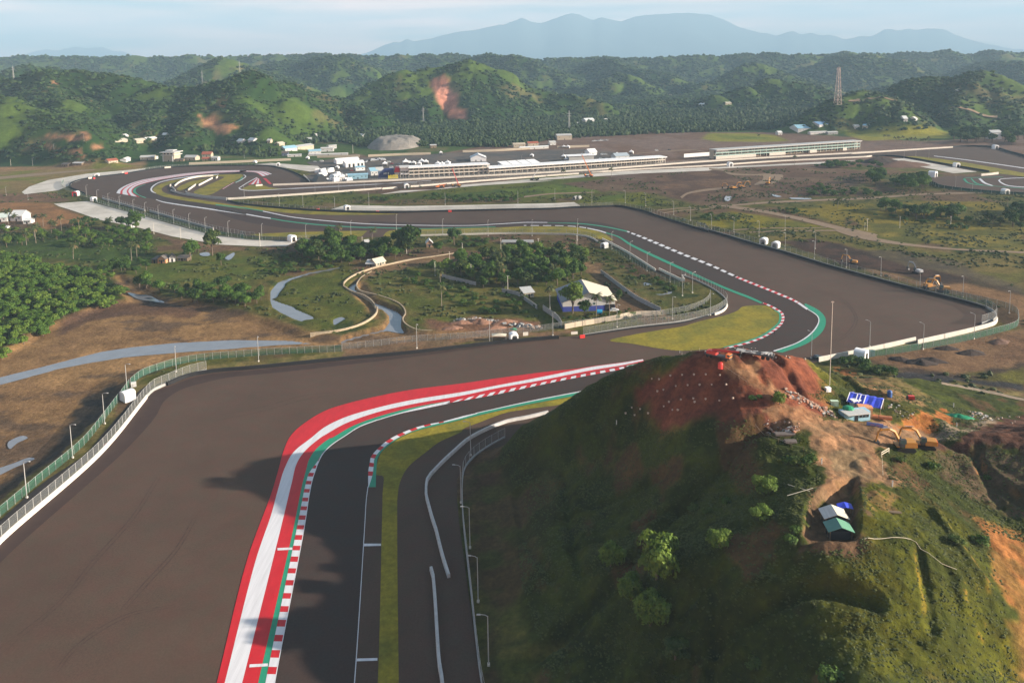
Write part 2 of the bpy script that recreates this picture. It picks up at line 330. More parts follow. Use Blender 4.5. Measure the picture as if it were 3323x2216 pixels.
CUTS = [(hp("R 520,170 640,260 760,320 870,360", 26), 1.1, 2.0), (hp("R 860,200 1000,280 1110,350", 26), -1.0, 1.8), (hp("Q 1150,480 1500,700 1900,940", 34), -1.6, 2.2), (hp("Q 720,560 1000,770 1300,960", 34), -.7, 2.2), (hp("T 1000,30 1200,160 1500,260", 31.5), -.4, 1.5),
        (hp("H 1250,930 1500,860 1700,780 1900,720 T 60,1130 480,970 900,800 1250,740", 16), -2.6, 3.0), (hp("H 1530,-20 1550,150 1560,300 1600,500 1650,660", 14), -1.3, 2.2), (hp("H 1200,100 1230,300 1300,520 1450,760", 9), -1.0, 2.0),
        (hp("H 1500,50 1800,70 2200,120", 20), -1.5, 1.8), (hp("H 1560,300 1900,350 2352,345", 19), -1.5, 2.0), (hp("H 1250,1440 1800,1385 2352,1365 I 600,1400 1000,1440 1300,1540", 13), -2.3, 2.6), (hp("H 2352,800 I 230,760 250,1000 180,1300", 24), -1.4, 1.8),
        (hp("I 1230,590 1600,600 1700,680 1900,790 1960,950", 27), .5, 1.2), (hp("I 1620,800 1680,1000 1720,1200", 25), -.8, 1.5), (hp("I 1000,1240 1400,1250 1700,1240", 25), -.7, 1.4), (hp("I 1750,500 1900,700 2100,900", 24), .7, 1.6), (hp("R 1450,950 1800,1050 2000,1300 2352,1560", 22), -1.5, 2.5), (hp("R 1850,950 1900,1200 2100,1500", 23), -.9, 1.6)]
RIDGES = [  # photograph pixel of the crest and its distance; slope
 ("-300,270,1150 -100,300,1140 0,312,1130 95,330,1120 200,368,1090 300,428,1030 385,505,960", .7),
 ("-200,210,1450 -60,240,1450 60,245,1450 132,226,1430 236,231,1430 300,240,1430 359,248,1420 430,262,1420", .6),
 ("170,235,1420 215,300,1260 270,378,1130 310,440,1050", .6),
 ("330,268,1400 406,264,1400 472,279,1400 560,284,1380 661,264,1370 700,250,1360 755,241,1350 800,250,1380 897,270,1450 1015,307,1500 1085,328,1480 1180,372,1420 1245,425,1350", .6),
 ("755,241,1350 731,335,1240 800,375,1190 850,400,1150 900,450,1090", .6),
 ("560,284,1380 500,360,1240 470,420,1150", .66), ("650,266,1370 610,350,1230 580,430,1130", .66),
 ("1138,338,1620 1204,284,1680 1313,226,1720 1412,214,1750 1470,202,1750 1520,194,1750 1560,205,1770 1605,222,1780 1676,256,1780 1818,302,1750 1936,332,1700 2010,370,1650", .6),
 ("1430,222,1740 1400,300,1640 1370,370,1540", .6), ("1530,200,1750 1540,300,1630 1545,365,1560", .6), ("1640,240,1780 1680,320,1660 1720,370,1600", .6),
 ("2864,295,1480 2945,264,1500 3039,241,1520 3152,223,1500 3228,245,1480 3298,278,1450 3420,310,1400 3600,330,1400", .55),
 ("2874,330,1290 2822,280,1350 2760,300,1350 2690,335,1320 2640,365,1300", .6), ("3152,223,1500 3120,310,1380 3080,360,1300", .6), ("3228,245,1480 3260,330,1360", .6),
 ("2355,307,1850 2458,280,1880 2534,258,1900 2600,275,1890 2680,310,1860", .45),
 ("2307,262,2400 2402,218,2480 2477,200,2500 2553,227,2450 2640,270,2400", .48),
 ("2600,225,3000 2685,198,3000 2756,173,3000 2827,180,3000 2897,194,2950 2992,224,2900 3060,250,2850", .4),
 ("590,256,2300 650,215,2300 698,192,2300 755,199,2300 873,228,2300 967,270,2280", .48),
 ("820,225,2800 897,204,2800 1038,197,2750 1110,176,2700 1152,199,2700 1223,246,2650", .48),
 ("1500,200,2900 1577,178,2900 1653,183,2800 1724,194,2750 1794,223,2700 1842,242,2650", .48),
 ("2054,223,2800 1974,190,3000 1912,209,3000 1818,246,2900", .48), ("2054,223,2800 2148,237,2700 2200,270,2600", .48),
 ("1950,262,2400 2007,238,2500 2060,262,2400 2101,284,2300", .48), ("100,215,2000 180,222,2050 300,236,2050 420,255,2050", .48),
 ("3323,205,2600 3230,200,2700 3150,215,2700", .48), ("2900,275,2100 3000,262,2200 3100,262,2200", .48),
 ("-500,180,3600 -200,186,3600 0,184,3500 156,181,3500 283,186,3500 401,184,3500 500,187,3500 628,179,3500 779,184,3500 870,181,3500 967,176,3500 1110,178,3500 1204,183,3400 1327,182,3400 1450,175,3400 1582,178,3400 1700,183,3400 1742,194,3400 1794,190,3400 1884,189,3400 1974,184,3400 2101,189,3400 2172,182,3400 2213,182,3400 2320,179,3400 2421,175,3400 2515,175,3400 2572,179,3400 2700,174,3400 2850,172,3500 3000,170,3500 3072,163,3500 3133,177,3500 3228,163,3500 3323,170,3500 3600,165,3500 3900,170,3500", .4),
]
_RP = []
for s, sl_ in RIDGES:
    a = np.array([[float(q) for q in w.split(',')] for w in s.split()])
    _RP.append((atd(a[:, 0], a[:, 1], a[:, 2]), sl_))
def far_h(X, Y):
    z = np.zeros(X.shape); D = np.hypot(X, Y); bb = D > 640
    if not bb.any(): return z
    x = X[bb]; y = Y[bb]; d0 = D[bb]
    wx = x+(fbm(x/210, y/210, 21, 4)-.5)*110; wy = y+(fbm(x/210, y/210, 47, 4)-.5)*110
    h = np.zeros(x.shape); dm = np.full(x.shape, 1e9)
    for P, sl_ in _RP:
        for i in range(len(P)-1):
            a = P[i]; b = P[i+1]; e = (b-a)[:2]; l = max(e@e, 1e-6)
            big = max(a[2], b[2])/sl_+150
            m = (wx > min(a[0], b[0])-big) & (wx < max(a[0], b[0])+big) & (wy > min(a[1], b[1])-big) & (wy < max(a[1], b[1])+big)
            if not m.any(): continue
            X_, Y_ = x[m], y[m]; k = .75
            X_ = X_*(1-k)+wx[m]*k; Y_ = Y_*(1-k)+wy[m]*k
            t = np.clip(((X_-a[0])*e[0]+(Y_-a[1])*e[1])/l, 0, 1)
            dd = np.hypot(X_-a[0]-t*e[0], Y_-a[1]-t*e[1]); zz = a[2]+t*(b[2]-a[2])
            v = zz-sl_*dd*dd/(dd+22)
            h[m] = np.maximum(h[m], v)
    g = ridged(wx/95, wy/95, 71, 4)
    k = np.clip(h/40, 0, 1)
    h = h-k*g*25+k*19+k*(fbm(x/33, y/33, 13, 3)-.5)*8
    und = sstep(1500, 2100, d0)*(ridged(x/420, y/420, 91, 4)*60-18)
    h = np.where(h > und, h, und+(h-und)*.0)
    # flat valley floor: soft foot
    h = np.where(h < 14, np.maximum(h, 0)**2/28, h-7)
    z[bb] = h*sstep(640, 760, d0); return z
APRONS = ("V 820,290 1330,250 J 1100,888 1930,1118 2352,1163 K 300,1322 1020,1352 900,1405 560,1412 0,1385 J 1800,1195 1400,1125 1000,1020 600,940 V 1500,530 1100,390 900,330",
          "A 150,1322 200,1285 330,1240 600,1195 1000,1160 1000,1172 900,1190 600,1230 500,1265 400,1310 170,1337", "K 1460,942 1650,885 2352,900 L 1000,890 2352,862 M 640,1005 720,1052 500,1066 0,1088 L 2352,918 1000,957 0,955 K 1700,952",
          "O 460,655 740,645 1650,815 1350,835", "K 490,370 700,350 1300,390 1350,440 1200,460 1000,430 800,400")
APRON_S = "L 130,750 400,700 800,690 1200,625 2352,530 M 1200,615 2352,560 N 300,560 1300,510 2100,470 1800,510 1000,545 300,580 M 2352,605 1500,640 0,740 L 2352,575 1300,645 700,700"
PADDOCK = "K 1120,520 1350,460 1150,340 1500,300 2352,260 L 1200,215 1900,200 2352,180 M 800,330 1600,420 1850,440 L 2352,455 1300,510 0,575 K 1260,600"
SERVICE = "G -60,500 0,450 300,190 580,0 D 720,1400 880,1220 960,1120 1060,1050 1050,1075 960,1165 900,1240 780,1380 G 640,0 400,200 0,545 -60,600"
ASPHP = [flat(ASPH), flat(ASPH_E1), flat(ASPH_E2)]+[flat(q) for q in APRONS+(APRON_S, PADDOCK, SERVICE)]
MUDP, CANALP, RIVERP = (flat(s, -1.6) for s in (MUD, CANAL, RIVER)); PONDP, POND2P, INLETP = (flat(s, -.5) for s in (POND, POND2, INLET))
def ground_h(X, Y):
    z = hill_h(X, Y)+far_h(X, Y); D = np.hypot(X, Y)
    nf = (D < 900)
    if nf.any():
        x = X[nf]; y = Y[nf]; v = z[nf]
        v = v+(fbm(x/35, y/35, 33, 4)-.5)*1.1+.15
        for P, zz, w in ((MUDP, -1.6, 5.0), (CANALP, -2.2, 1.2), (RIVERP, -2.1, 2.5), (PONDP, -1.0, 2.0), (POND2P, -1.0, 2.0), (INLETP, -1.0, 1.5)):
            d = sd_poly(x, y, P, 30.0); t = 1-sstep(-w, .3, d)
            v = v*(1-t)+(zz+(fbm(x/12, y/12, 8, 3)-.5)*.25)*t if zz > -1.9 or P is MUDP else np.where(t > 0, v*(1-t)+zz*t, v)
        z[nf] = v
    m = D > 120
    x = X; y = Y
    for P in ASPHP:
        d = sd_poly(x, y, P, 14.0); t = 1-sstep(-.2, 6.0, d)
        z = z*(1-t)+(-.12)*t
    return z
def _grid():
    a = np.linspace(rad(-47), rad(47), 840); D = [62.0]
    while D[-1] < 7000:
        d = D[-1]; D.append(d+(max(.45, min(d*d*5.2/287500, d*.0068)) if d < 4300 else d*.02))
    D = np.array(D+[8000, 10000, 13000, 17000, 22000, 30500])
    A, DD = np.meshgrid(a, D); return DD*np.sin(A), DD*np.cos(A), len(a), len(D), D
GX, GY, _na, _nd, _gD = _grid()
GZ = ground_h(GX.ravel(), GY.ravel()).reshape(GX.shape)
def ground_i(X, Y):
    """height read off the finished ground sheet"""
    u = np.clip((np.arctan2(X, Y)+rad(47))/rad(94)*(_na-1), 0, _na-1.001); v = np.clip(np.interp(np.hypot(X, Y), _gD, np.arange(_nd)), 0, _nd-1.001)
    i = u.astype(int); j = v.astype(int); u = u-i; v = v-j
    return (GZ[j, i]*(1-u)+GZ[j, i+1]*u)*(1-v)+(GZ[j+1, i]*(1-u)+GZ[j+1, i+1]*u)*v
def gz(x, y): return float(ground_i(np.array([x], float), np.array([y], float))[0])
def hit(px, py, near=90.0, far=6000.0):
    """where the line of sight through each surveyed pixel meets the ground"""
    px = np.atleast_1d(np.asarray(px, float)); py = np.atleast_1d(np.asarray(py, float)); d = ray(px, py)
    n = 420; ts = np.geomspace(near, far, n); best = np.full(px.shape, far); done = np.zeros(px.shape, bool); pg = None; pt = ts[0]
    for t in ts:
        q = d*t; g = q[:, 2]+CAMH-ground_i(q[:, 0], q[:, 1])
        new = (~done) & (g <= 0)
        if pg is not None and new.any():
            f = pg[new]/np.maximum(pg[new]-g[new], 1e-6); best[new] = pt+(t-pt)*f
        done |= new; pg = g; pt = t
        if done.all(): break
    q = d*best[:, None]; q[:, 2] = ground_i(q[:, 0], q[:, 1]); return q
def hits(s):
    a = np.array(PT(s)); return hit(a[:, 0], a[:, 1])
# ================================================================== the ground: one sheet out to the horizon
def mixc(a, b, t): t = t[..., None]; return np.asarray(a)*(1-t)+np.asarray(b)*t
def ground_col(X, Y, Z, slope):
    D = np.hypot(X, Y); n = X.shape
    f1 = fbm(X/42, Y/42, 101, 5); f2 = fbm(X/11, Y/11, 131, 4); f3 = fbm(X/3.5, Y/3.5, 151, 3)
    c = mixc((.085, .088, .028), (.155, .135, .05), sstep(.38, .62, f2))
    c = mixc(c, (.14, .092, .057), sstep(.48, .62, f1))
    c = mixc(c, (.045, .062, .02), sstep(.56, .7, f2)*sstep(.62, .45, f1))
    def zone(P, ca, cb, w=3.0, ns=9.0, lo=.35, hi=.65, wob=3.0, seed=1, add=1.0):
        P = np.asarray(P if not isinstance(P, str) else hits(P))[:, :2]; r = w+wob*1.2+1
        bb = np.nonzero((X > P[:, 0].min()-r) & (X < P[:, 0].max()+r) & (Y > P[:, 1].min()-r) & (Y < P[:, 1].max()+r))[0]
        if not len(bb): return
        x, y = X[bb], Y[bb]
        d = sd_poly(x, y, P, r+5)+(fbm(x/ns, y/ns, 200+seed, 3)-.5)*2*wob
        t = (1-sstep(-w, w, d))*add
        k = sstep(lo, hi, fbm(x/ns, y/ns, 300+seed, 4)); cc = mixc(ca, cb, k)
        c[bb] = c[bb]*(1-t[..., None])+cc*t[..., None]
    # far country
    far = sstep(640, 820, D)
    fo = fbm(X/120, Y/120, 61, 5); fcol = mixc((.020, .040, .012), (.050, .078, .022), sstep(.42, .62, fo))
    fcol = mixc(fcol, (.062, .090, .025), sstep(.52, .66, fo)*sstep(12, 40, Z))
    fcol = mixc(fcol, (.14, .11, .06), sstep(.62, .74, fbm(X/60, Y/60, 66, 4))*.55)
    wood = np.clip(sstep(880, 1000, D), 0, 1)
    c = c*(1-wood[..., None])+fcol*wood[..., None]
    hl = sstep(2.5, 9, Z)*(D > 640); c = c*(1-hl[..., None])+fcol*hl[..., None]
    # valley floor and building sites
    OR = (.30, .165, .085); TAN = (.27, .185, .115); BR = (.125, .078, .055); DK = (.042, .030, .025); GR = (.10, .125, .03); YG = (.19, .175, .045)
    zone("X 1000,560 1150,500 1300,520 1600,470 1800,440 2200,390 2300,430 2500,430 3000,460 3323,440 3500,480 3323,560 2800,540 2300,580 1800,600 1300,640 1200,640", BR, (.15, .105, .085), 8, 40, seed=2)
    zone("N 100,200 200,130 700,130 1000,150 1250,230 900,240 300,235", YG, GR, 6, 60, seed=3)
    zone("O 0,270 700,262 1330,280 1250,390 700,400 250,420 0,350", YG, (.11, .13, .035), 6, 60, seed=4)
    zone("M 400,800 500,760 1100,730 1600,690 2352,590 N 150,580 900,560 1500,560 2200,610 O 300,850 100,1000 N 1900,930 1200,960 500,1030 100,1050 M 1900,960 1700,900 1100,860 1000,880", BR, (.16, .11, .075), 6, 30, seed=5)
    zone("M 1650,700 2352,590 N 400,620 700,800 300,860 0,1010 M 1950,960 1700,830", (.10, .062, .045), (.16, .10, .068), 5, 25, seed=6)
    zone("K 700,830 1500,760 L 500,730 1600,610 M 600,590 M 1100,700 480,770 1000,880 500,960 L 1800,860 1000,900 K 1700,880 1450,945 900,905", (.12, .13, .035), (.085, .10, .028), 5, 30, seed=7)
    zone("L 650,790 1000,750 2352,620 M 450,770 1000,870 500,900 L 1900,800 1100,860", (.115, .15, .036), (.06, .09, .025), 4, 18, seed=8)
    zone("K 900,860 1700,840 1500,930 1100,930 L -300,820 1900,790 1900,850 900,890 0,870", (.17, .115, .07), (.13, .09, .055), 3, 18, seed=9, add=.8)
    zone("M 700,950 1500,880 1650,950 1900,1010 1500,1060 1150,1020 720,1020", (.15, .155, .035), (.09, .12, .03), 3, 16, seed=10)
    zone("N 100,1200 500,1120 1500,1280 1900,1340 500,1350 0,1310", (.235, .20, .045), (.11, .115, .03), 4, 20, seed=11)
    zone("N 1100,1080 1500,1030 2352,1010 O 1000,1190 1900,1200 2246,1300 2246,1568 1000,1568 0,1560 0,1400 N 2352,1420 1800,1290", (.21, .17, .045), (.10, .10, .032), 4, 22, seed=12)
    zone("F 700,0 1000,30 2352,170 2352,0", (.22, .18, .055), (.11, .11, .035), 3, 14, seed=13)
    zone("F 560,60 1000,20 1300,80 1900,180 2352,200 2352,420 2000,370 1600,260 1200,140 900,70 640,95", (.17, .135, .055), (.115, .11, .035), 4, 16, seed=14)
    zone("F 1250,160 1500,150 1900,230 2000,300 2352,400 2352,470 2100,390 1800,310 1400,260", (.085, .07, .05), (.11, .09, .055), 4, 10, seed=15)
    zone("F 650,95 900,75 1100,110 1300,180 1550,260 1950,340 1980,385 1700,390 1400,300 1150,275 1000,215 760,130", DK, (.075, .045, .034), 2.5, 8, seed=16)
    zone("F 1750,300 2352,440 2352,480 1950,395 1700,385", DK, (.06, .04, .03), 2, 8, seed=17, add=.8)
    zone("F 1250,280 1450,310 1700,390 1950,385 2352,470 2500,560 2400,700 2330,640 2290,560 2100,500 1750,430 1400,340", (.25, .155, .09), (.19, .115, .065), 3, 9, seed=18)
    zone("F 1230,890 1700,800 2352,690 2500,700 2500,930 2352,935 1950,1010 1430,960", (.215, .135, .082), (.165, .10, .062), 2.5, 9, seed=19)
    zone("F 1250,900 1450,960 1950,1010 2352,930 2352,970 2000,1040 1450,990 1200,950", (.05, .036, .03), (.08, .055, .04), 1.5, 6, seed=20)
    zone("F 1100,890 1250,880 1290,930 1450,960 1440,1010 1250,1000", (.04, .06, .02), (.065, .085, .025), 2, 6, seed=21)
    zone("F 1400,1010 1600,995 1900,1020 2352,1075 2352,1120 1900,1062 1500,1040", (.035, .035, .038), (.045, .043, .045), 1.2, 8, seed=22)
    zone("F 2000,1020 2352,970 2352,1070 2050,1030", (.14, .13, .04), (.09, .085, .035), 2, 7, seed=23)
    zone("F 1680,1070 2352,1125 2352,1220 1900,1160 1700,1130", (.23, .19, .09), (.16, .14, .06), 2, 6, seed=24)
    zone("V -100,300 100,270 800,285 950,380 1480,530 1350,600 650,690 560,560 380,470 150,440 -100,420", OR, (.24, .135, .07), 4, 20, seed=25)
    zone("A -100,1180 500,1150 1000,1120 1000,1160 500,1220 250,1270 130,1330 -100,1340", (.17, .125, .06), (.12, .12, .035), 4, 24, seed=26)
    zone("A -100,1150 800,1120 1000,1105 1000,1135 500,1150 -100,1190", (.24, .15, .085), (.18, .12, .07), 4, 24, seed=27)
    zone("A -100,1340 100,1330 400,1330 480,1385 300,1390 -100,1390", (.20, .125, .075), (.15, .09, .06), 3, 14, seed=28)
    zone("J 900,990 1000,1020 1400,1150 1800,1210 2352,1265 2352,1310 1900,1290 1450,1230 1050,1060", (.20, .13, .08), (.14, .09, .06), 2.5, 10, seed=29)
    zone("V 0,740 900,730 1400,700 2100,640 2352,740 2352,1250 1900,1300 1300,1180 600,1100 0,1000", (.045, .068, .02), (.065, .10, .026), 4, 14, seed=30)
    zone("D 820,300 1000,230 1400,170 1900,200 1900,330 1500,390 1000,360", (.085, .11, .03), (.125, .13, .04), 3, 8, seed=31)
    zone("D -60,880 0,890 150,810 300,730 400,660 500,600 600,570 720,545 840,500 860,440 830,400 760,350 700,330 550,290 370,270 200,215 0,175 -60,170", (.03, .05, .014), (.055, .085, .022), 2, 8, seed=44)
    # infield round the canal
    zone("W 1050,830 1300,730 1800,640 2352,600 E 1700,200 1750,400 1500,640 900,700 450,650 420,560 300,480 120,420 110,360", (.092, .105, .03), (.135, .12, .045), 2.5, 8, seed=32)
    zone("E 560,620 740,650 900,610 1380,640 1350,700 1000,740 700,730 600,690", (.24, .135, .085), (.17, .095, .065), 2.5, 6, seed=33)
    zone("E 130,300 480,210 1000,180 1500,130 1620,130 1690,200 1750,290 2000,450 2300,620 2250,640 2100,560 1700,320 1600,200 1000,210 600,240 300,300 150,360", (.25, .165, .10), (.19, .125, .075), 2, 6, seed=34)
    zone("E 1750,150 1900,260 2352,520 2352,600 2150,520 1800,290", (.075, .085, .028), (.12, .105, .045), 2, 6, seed=35)
    zone("E -400,830 0,800 300,770 700,730 950,735 1100,720 1600,700 1600,720 1000,780 0,880", (.22, .14, .09), (.17, .12, .075), 1.5, 6, seed=36)
    zone("W 0,1000 130,850 500,740 1000,690 900,800 850,900 1000,1000 1200,1130 1150,1220 900,1330 500,1480 0,1200", (.082, .098, .026), (.115, .115, .034), 2, 7, seed=37)
    zone(MUDP, (.29, .185, .10), (.215, .135, .075), 2.5, 16, seed=38)
    k = sd_poly(X, Y, MUDP, 30.0); t = (1-sstep(-1, 2, k))*sstep(.56, .7, fbm(X/20, Y/9, 401, 4))
    c = c*(1-t[..., None]*.75)+np.array((.085, .062, .048))*t[..., None]*.75
    zone("D 460,600 800,500 1100,510 1400,570 1300,620 900,600 600,650 400,740", (.105, .066, .048), (.14, .085, .055), 3, 12, seed=39)
    zone("D 820,420 1130,480 1300,560 1000,520", (.06, .05, .045), (.08, .06, .05), 2, 8, seed=40)
    zone("D 300,1568 560,1180 790,1060 860,1110 830,1180 640,1400 460,1568 G 250,100 G -60,330 G -60,250", (.050, .043, .038), (.075, .06, .045), 1.5, 5, seed=41)  # dark mud, with the shade of the bank painted in
    zone("D 900,1090 1300,960 2000,890 2352,850 2352,900 2000,935 1300,1015 1050,1080 840,1180 600,1500 560,1568 G 0,430 G 0,350 150,200 D 700,1300", (.20, .16, .075), (.13, .12, .05), 1.0, 4, seed=42)
    zone(CANALP, (.20, .125, .07), (.15, .10, .06), 1.0, 5, seed=43)
    # the near hill
    h = sstep(.8, 3, Z)*(D < 300)*sstep(-18, -10, X)
    g = mixc((.050, .066, .017), (.088, .105, .027), sstep(.4, .62, fbm(X/9, Y/9, 501, 5)))
    g = mixc(g, (.13, .14, .035), sstep(.55, .75, f3)*.45)
    g = mixc(g, (.10, .055, .034), sstep(.58, .72, fbm(X/7, Y/12, 511, 4))*.8)
    c = c*(1-h[..., None])+g*h[..., None]
    RS = (.21, .080, .050); RD = (.135, .052, .036); PA = (.30, .18, .11)
    zone("H 880,0 1300,-60 1480,150 1450,420 1300,800 1100,1100 1060,1568 1010,1568 950,1000 880,600 840,250", (.085, .05, .032), (.06, .06, .022), 2.5, 7, seed=50, add=.75)
    zone("Q 0,480 300,330 350,210 900,220 1500,290 1850,360 2050,480 2250,680 2200,800 2100,880 1950,930 2350,1100 2100,1300 1500,1420 1200,1500 0,1500 -500,1350 -650,900 -300,560", RS, RD, 2.0, 5, seed=51)
    zone("Q 700,540 950,370 1100,420 1500,850 1700,950 1500,1000 2100,1250 2400,1500 1700,1568 1500,1300 1150,900", PA, (.23, .125, .075), .9, 3, seed=52)
    zone("T 1480,0 2352,-100 R 1300,640 1500,760 1300,830 900,900 780,960 860,1050 930,1200 1090,1310 850,1260 640,1280 560,1330 250,1480 100,1530 130,1330 210,1200 T 1700,300 1600,150", PA, (.22, .145, .09), .8, 3.5, seed=53)
    zone("R 300,960 500,900 660,950 720,1010 660,1200 560,1300 450,1250 360,1080", (.26, .185, .115), (.22, .16, .10), .7, 3, seed=54)
    zone("R 1300,780 1700,690 2000,600 2080,570 1950,650 1700,760 1480,840", (.22, .185, .145), (.26, .20, .14), .8, 4, seed=55)
    zone("R 480,180 560,110 900,160 1100,330 1300,420 1480,470 1000,420 760,320", (.27, .165, .09), (.17, .13, .06), .8, 3, seed=56)
    zone("R 560,90 800,110 1080,170 1300,300 1500,420 1350,420 1100,320 900,170", (.21, .16, .075), (.14, .12, .045), .8, 3, seed=57)
    zone("R 930,640 1180,570 1460,480 1540,480 1620,660 1400,690 1180,720 950,690", (.36, .16, .068), (.27, .11, .05), .5, 2, seed=58)
    zone("R 900,560 1000,470 1200,430 1480,460 1400,500 1180,560 950,630", (.085, .095, .028), (.12, .115, .035), .8, 2.5, seed=59)
    zone("R 370,30 560,80 540,150 400,120", (.33, .15, .07), (.25, .11, .05), .6, 2, seed=60)
    zone("R 120,0 300,-20 420,130 520,200 300,220 200,150", (.115, .12, .03), (.15, .14, .04), .8, 2.5, seed=61)
    zone("R 1380,830 1750,740 2080,580 2352,540 2700,540 2700,1000 2352,950 1900,930 1450,900", (.125, .062, .042), (.085, .046, .034), 1.0, 3, seed=62)
    zone("R 1400,890 1900,930 2352,950 2800,950 2800,1600 2300,1600 1950,1500 1500,1200 1400,1050", (.125, .088, .058), (.085, .068, .038), 1.2, 3, seed=63)
    zone("I 2050,450 2352,560 2500,700 2500,1600 2300,1568 2200,1250 2352,1150 2200,950 2120,700", (.33, .155, .07), (.22, .13, .055), 1.0, 4, seed=64)
    zone("I 1250,200 1500,220 1800,400 2100,650 2150,900 2300,1250 2250,1568 1350,1568 1030,1290 780,750 1230,700", (.062, .074, .016), (.115, .12, .022), 1.5, 7, seed=65, add=.85)
    zone("I 1270,280 1480,280 1450,400 1250,360", (.20, .12, .065), (.15, .1, .05), .8, 2, seed=66, add=.8)
    zone("T 1500,1360 1540,1100 1580,900 1700,850 2050,640 2130,640 2150,950 2150,1250 2090,1380", (.15, .095, .06), (.12, .08, .05), .6, 3, seed=67)
    st = sstep(1.0, 1.5, slope)*(D < 300)*(Z > 12)*sstep(62, 75, X)*sstep(.42, .6, f2)
    c = c*(1-st[..., None]*.6)+np.array((.33, .16, .07))*st[..., None]*.6
    # scars in the far hills
    zone("B 605,580 640,540 690,525 740,560 720,590 770,640 800,690 790,740 850,760 860,820 740,815 690,750 655,690", (.46, .225, .165), (.33, .155, .11), 8, 22, wob=6, seed=70)
    for k_, s in enumerate(("A 1365,795 1480,800 1550,850 1640,880 1560,920 1500,920 1400,860", "A 560,910 600,905 610,950 570,950", "A 640,1010 700,990 715,1020 640,1035", "A 500,1030 560,1030 555,1060 510,1060", "A 360,560 400,560 395,600 360,600", "A 1510,710 1550,705 1550,730 1510,730", "A 310,930 480,930 610,950 600,965 450,955", "A 280,990 420,1040 600,1080 580,1085 400,1055")):
        zone(s, (.30, .17, .10), (.23, .13, .08), 3, 12, wob=3, seed=71+k_)
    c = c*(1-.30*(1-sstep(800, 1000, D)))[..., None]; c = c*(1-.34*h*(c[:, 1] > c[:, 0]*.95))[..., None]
    lum = c@np.array((.25, .6, .15)); c = np.maximum(lum[:, None]+(c-lum[:, None])*1.22, .003)
    return np.clip(c*(1+(fbm(X/1.7, Y/1.7, 601, 2)-.5)[..., None]*.25), .004, .8)
_gy, _gx = np.gradient(GZ)
_dr = np.hypot(np.gradient(GX, axis=0), np.gradient(GY, axis=0)); _da = np.hypot(np.gradient(GX, axis=1), np.gradient(GY, axis=1))
_sl = np.hypot(_gy/_dr, _gx/_da)
GC = ground_col(GX.ravel(), GY.ravel(), GZ.ravel(), _sl.ravel())
_i = np.arange(_na*_nd).reshape(_nd, _na)
_q = np.stack([_i[:-1, :-1], _i[:-1, 1:], _i[1:, 1:], _i[1:, :-1]], -1).reshape(-1, 4)
M_GROUND = mat('earth_and_grass', None, attr='col', rough=.95, var=.42, scale=.9, bump=.5, bscale=.55, spec=.1, detail=8, wide=((.07, .28), (.25, .25)))
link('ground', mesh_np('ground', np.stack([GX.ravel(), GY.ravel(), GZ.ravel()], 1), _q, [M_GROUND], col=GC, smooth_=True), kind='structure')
# ------------------------------------------------------------------ flat sheets
def sheet(name, P, z, m, kind='structure', **k):
    P = np.asarray(P)[:, :2]
    tri = tessellate_polygon([[Vector((x, y, 0)) for x, y in P]])
    V = [(x, y, z) for x, y in P]
    Fc = []
    for a, b, c in tri:
        A, B, C_ = P[a], P[b], P[c]
        Fc.append((a, b, c) if (B[0]-A[0])*(C_[1]-A[1])-(B[1]-A[1])*(C_[0]-A[0]) > 0 else (a, c, b))
    return link(name, mesh_np(name, V, Fc, [m]), kind=kind, **k)
def strip(name, A, B, z, mats, n=160, pick=None, kind='structure', frac=(0, 1), drape=False, **k):
    """a band between two surveyed edges"""
    A = smooth(np.asarray(A)[:, :2], n=n) if not isinstance(A, str) else smooth(flat(A)[:, :2], n=n)
    B = smooth(np.asarray(B)[:, :2], n=n) if not isinstance(B, str) else smooth(flat(B)[:, :2], n=n)
    a = A*(1-frac[0])+B*frac[0]; b = A*(1-frac[1])+B*frac[1]
    za = zb = np.full(n, z)
    if drape: za = ground_i(a[:, 0], a[:, 1])+z; zb = ground_i(b[:, 0], b[:, 1])+z; m_ = np.maximum(za, zb)*.5+.5*(za+zb)/2; za = (za+m_)/2; zb = (zb+m_)/2
    V = [(x, y, q) for (x, y), q in zip(a, za)]+[(x, y, q) for (x, y), q in zip(b, zb)]
    F_ = [(i, i+1, n+i+1, n+i) for i in range(n-1)]
    s = np.r_[0, np.cumsum(np.linalg.norm(np.diff((A+B)/2, axis=0), axis=1))]
    mi = [pick((s[i]+s[i+1])/2) for i in range(n-1)] if pick else None
    x0 = np.cross(np.r_[a[1]-a[0], 0], np.r_[b[0]-a[0], 0])[2]
    if x0 < 0: F_ = [f[::-1] for f in F_]
    return link(name, mesh_np(name, V, F_, mats if isinstance(mats, list) else [mats], midx=mi), kind=kind, **k)
M_RUN = mat('runoff_asphalt', (.076, .042, .030), var=.22, scale=2.3, rough=.9, col2=(.067, .046, .032), c2scale=.22, c2lo=.3, c2hi=.7, detail=12, wide=((.05, .10), (.009, .10)))
M_TRK = mat('track_asphalt', (.041, .0255, .021), var=.2, scale=2.0, rough=.85, col2=(.037, .027, .023), c2scale=.2, bump=.008, bscale=9, detail=12)
M_SRV = mat('service_asphalt', (.034, .028, .027), var=.15, scale=.3, rough=.9)
M_EDGE = mat('edge_asphalt', (.043, .026, .022), var=.15, scale=.2, rough=.9)
M_RED = mat('red_paint', (.44, .010, .016), var=.18, scale=.5, rough=.6, stretch=(1, .3, 1), spec=.3)
M_WHITE = mat('white_paint', (.56, .56, .58), var=.15, scale=.5, rough=.6, stretch=(2.5, .12, 1), spec=.3)
M_GREEN = mat('green_paint', (.015, .22, .125), var=.12, scale=.5, rough=.6, spec=.3)
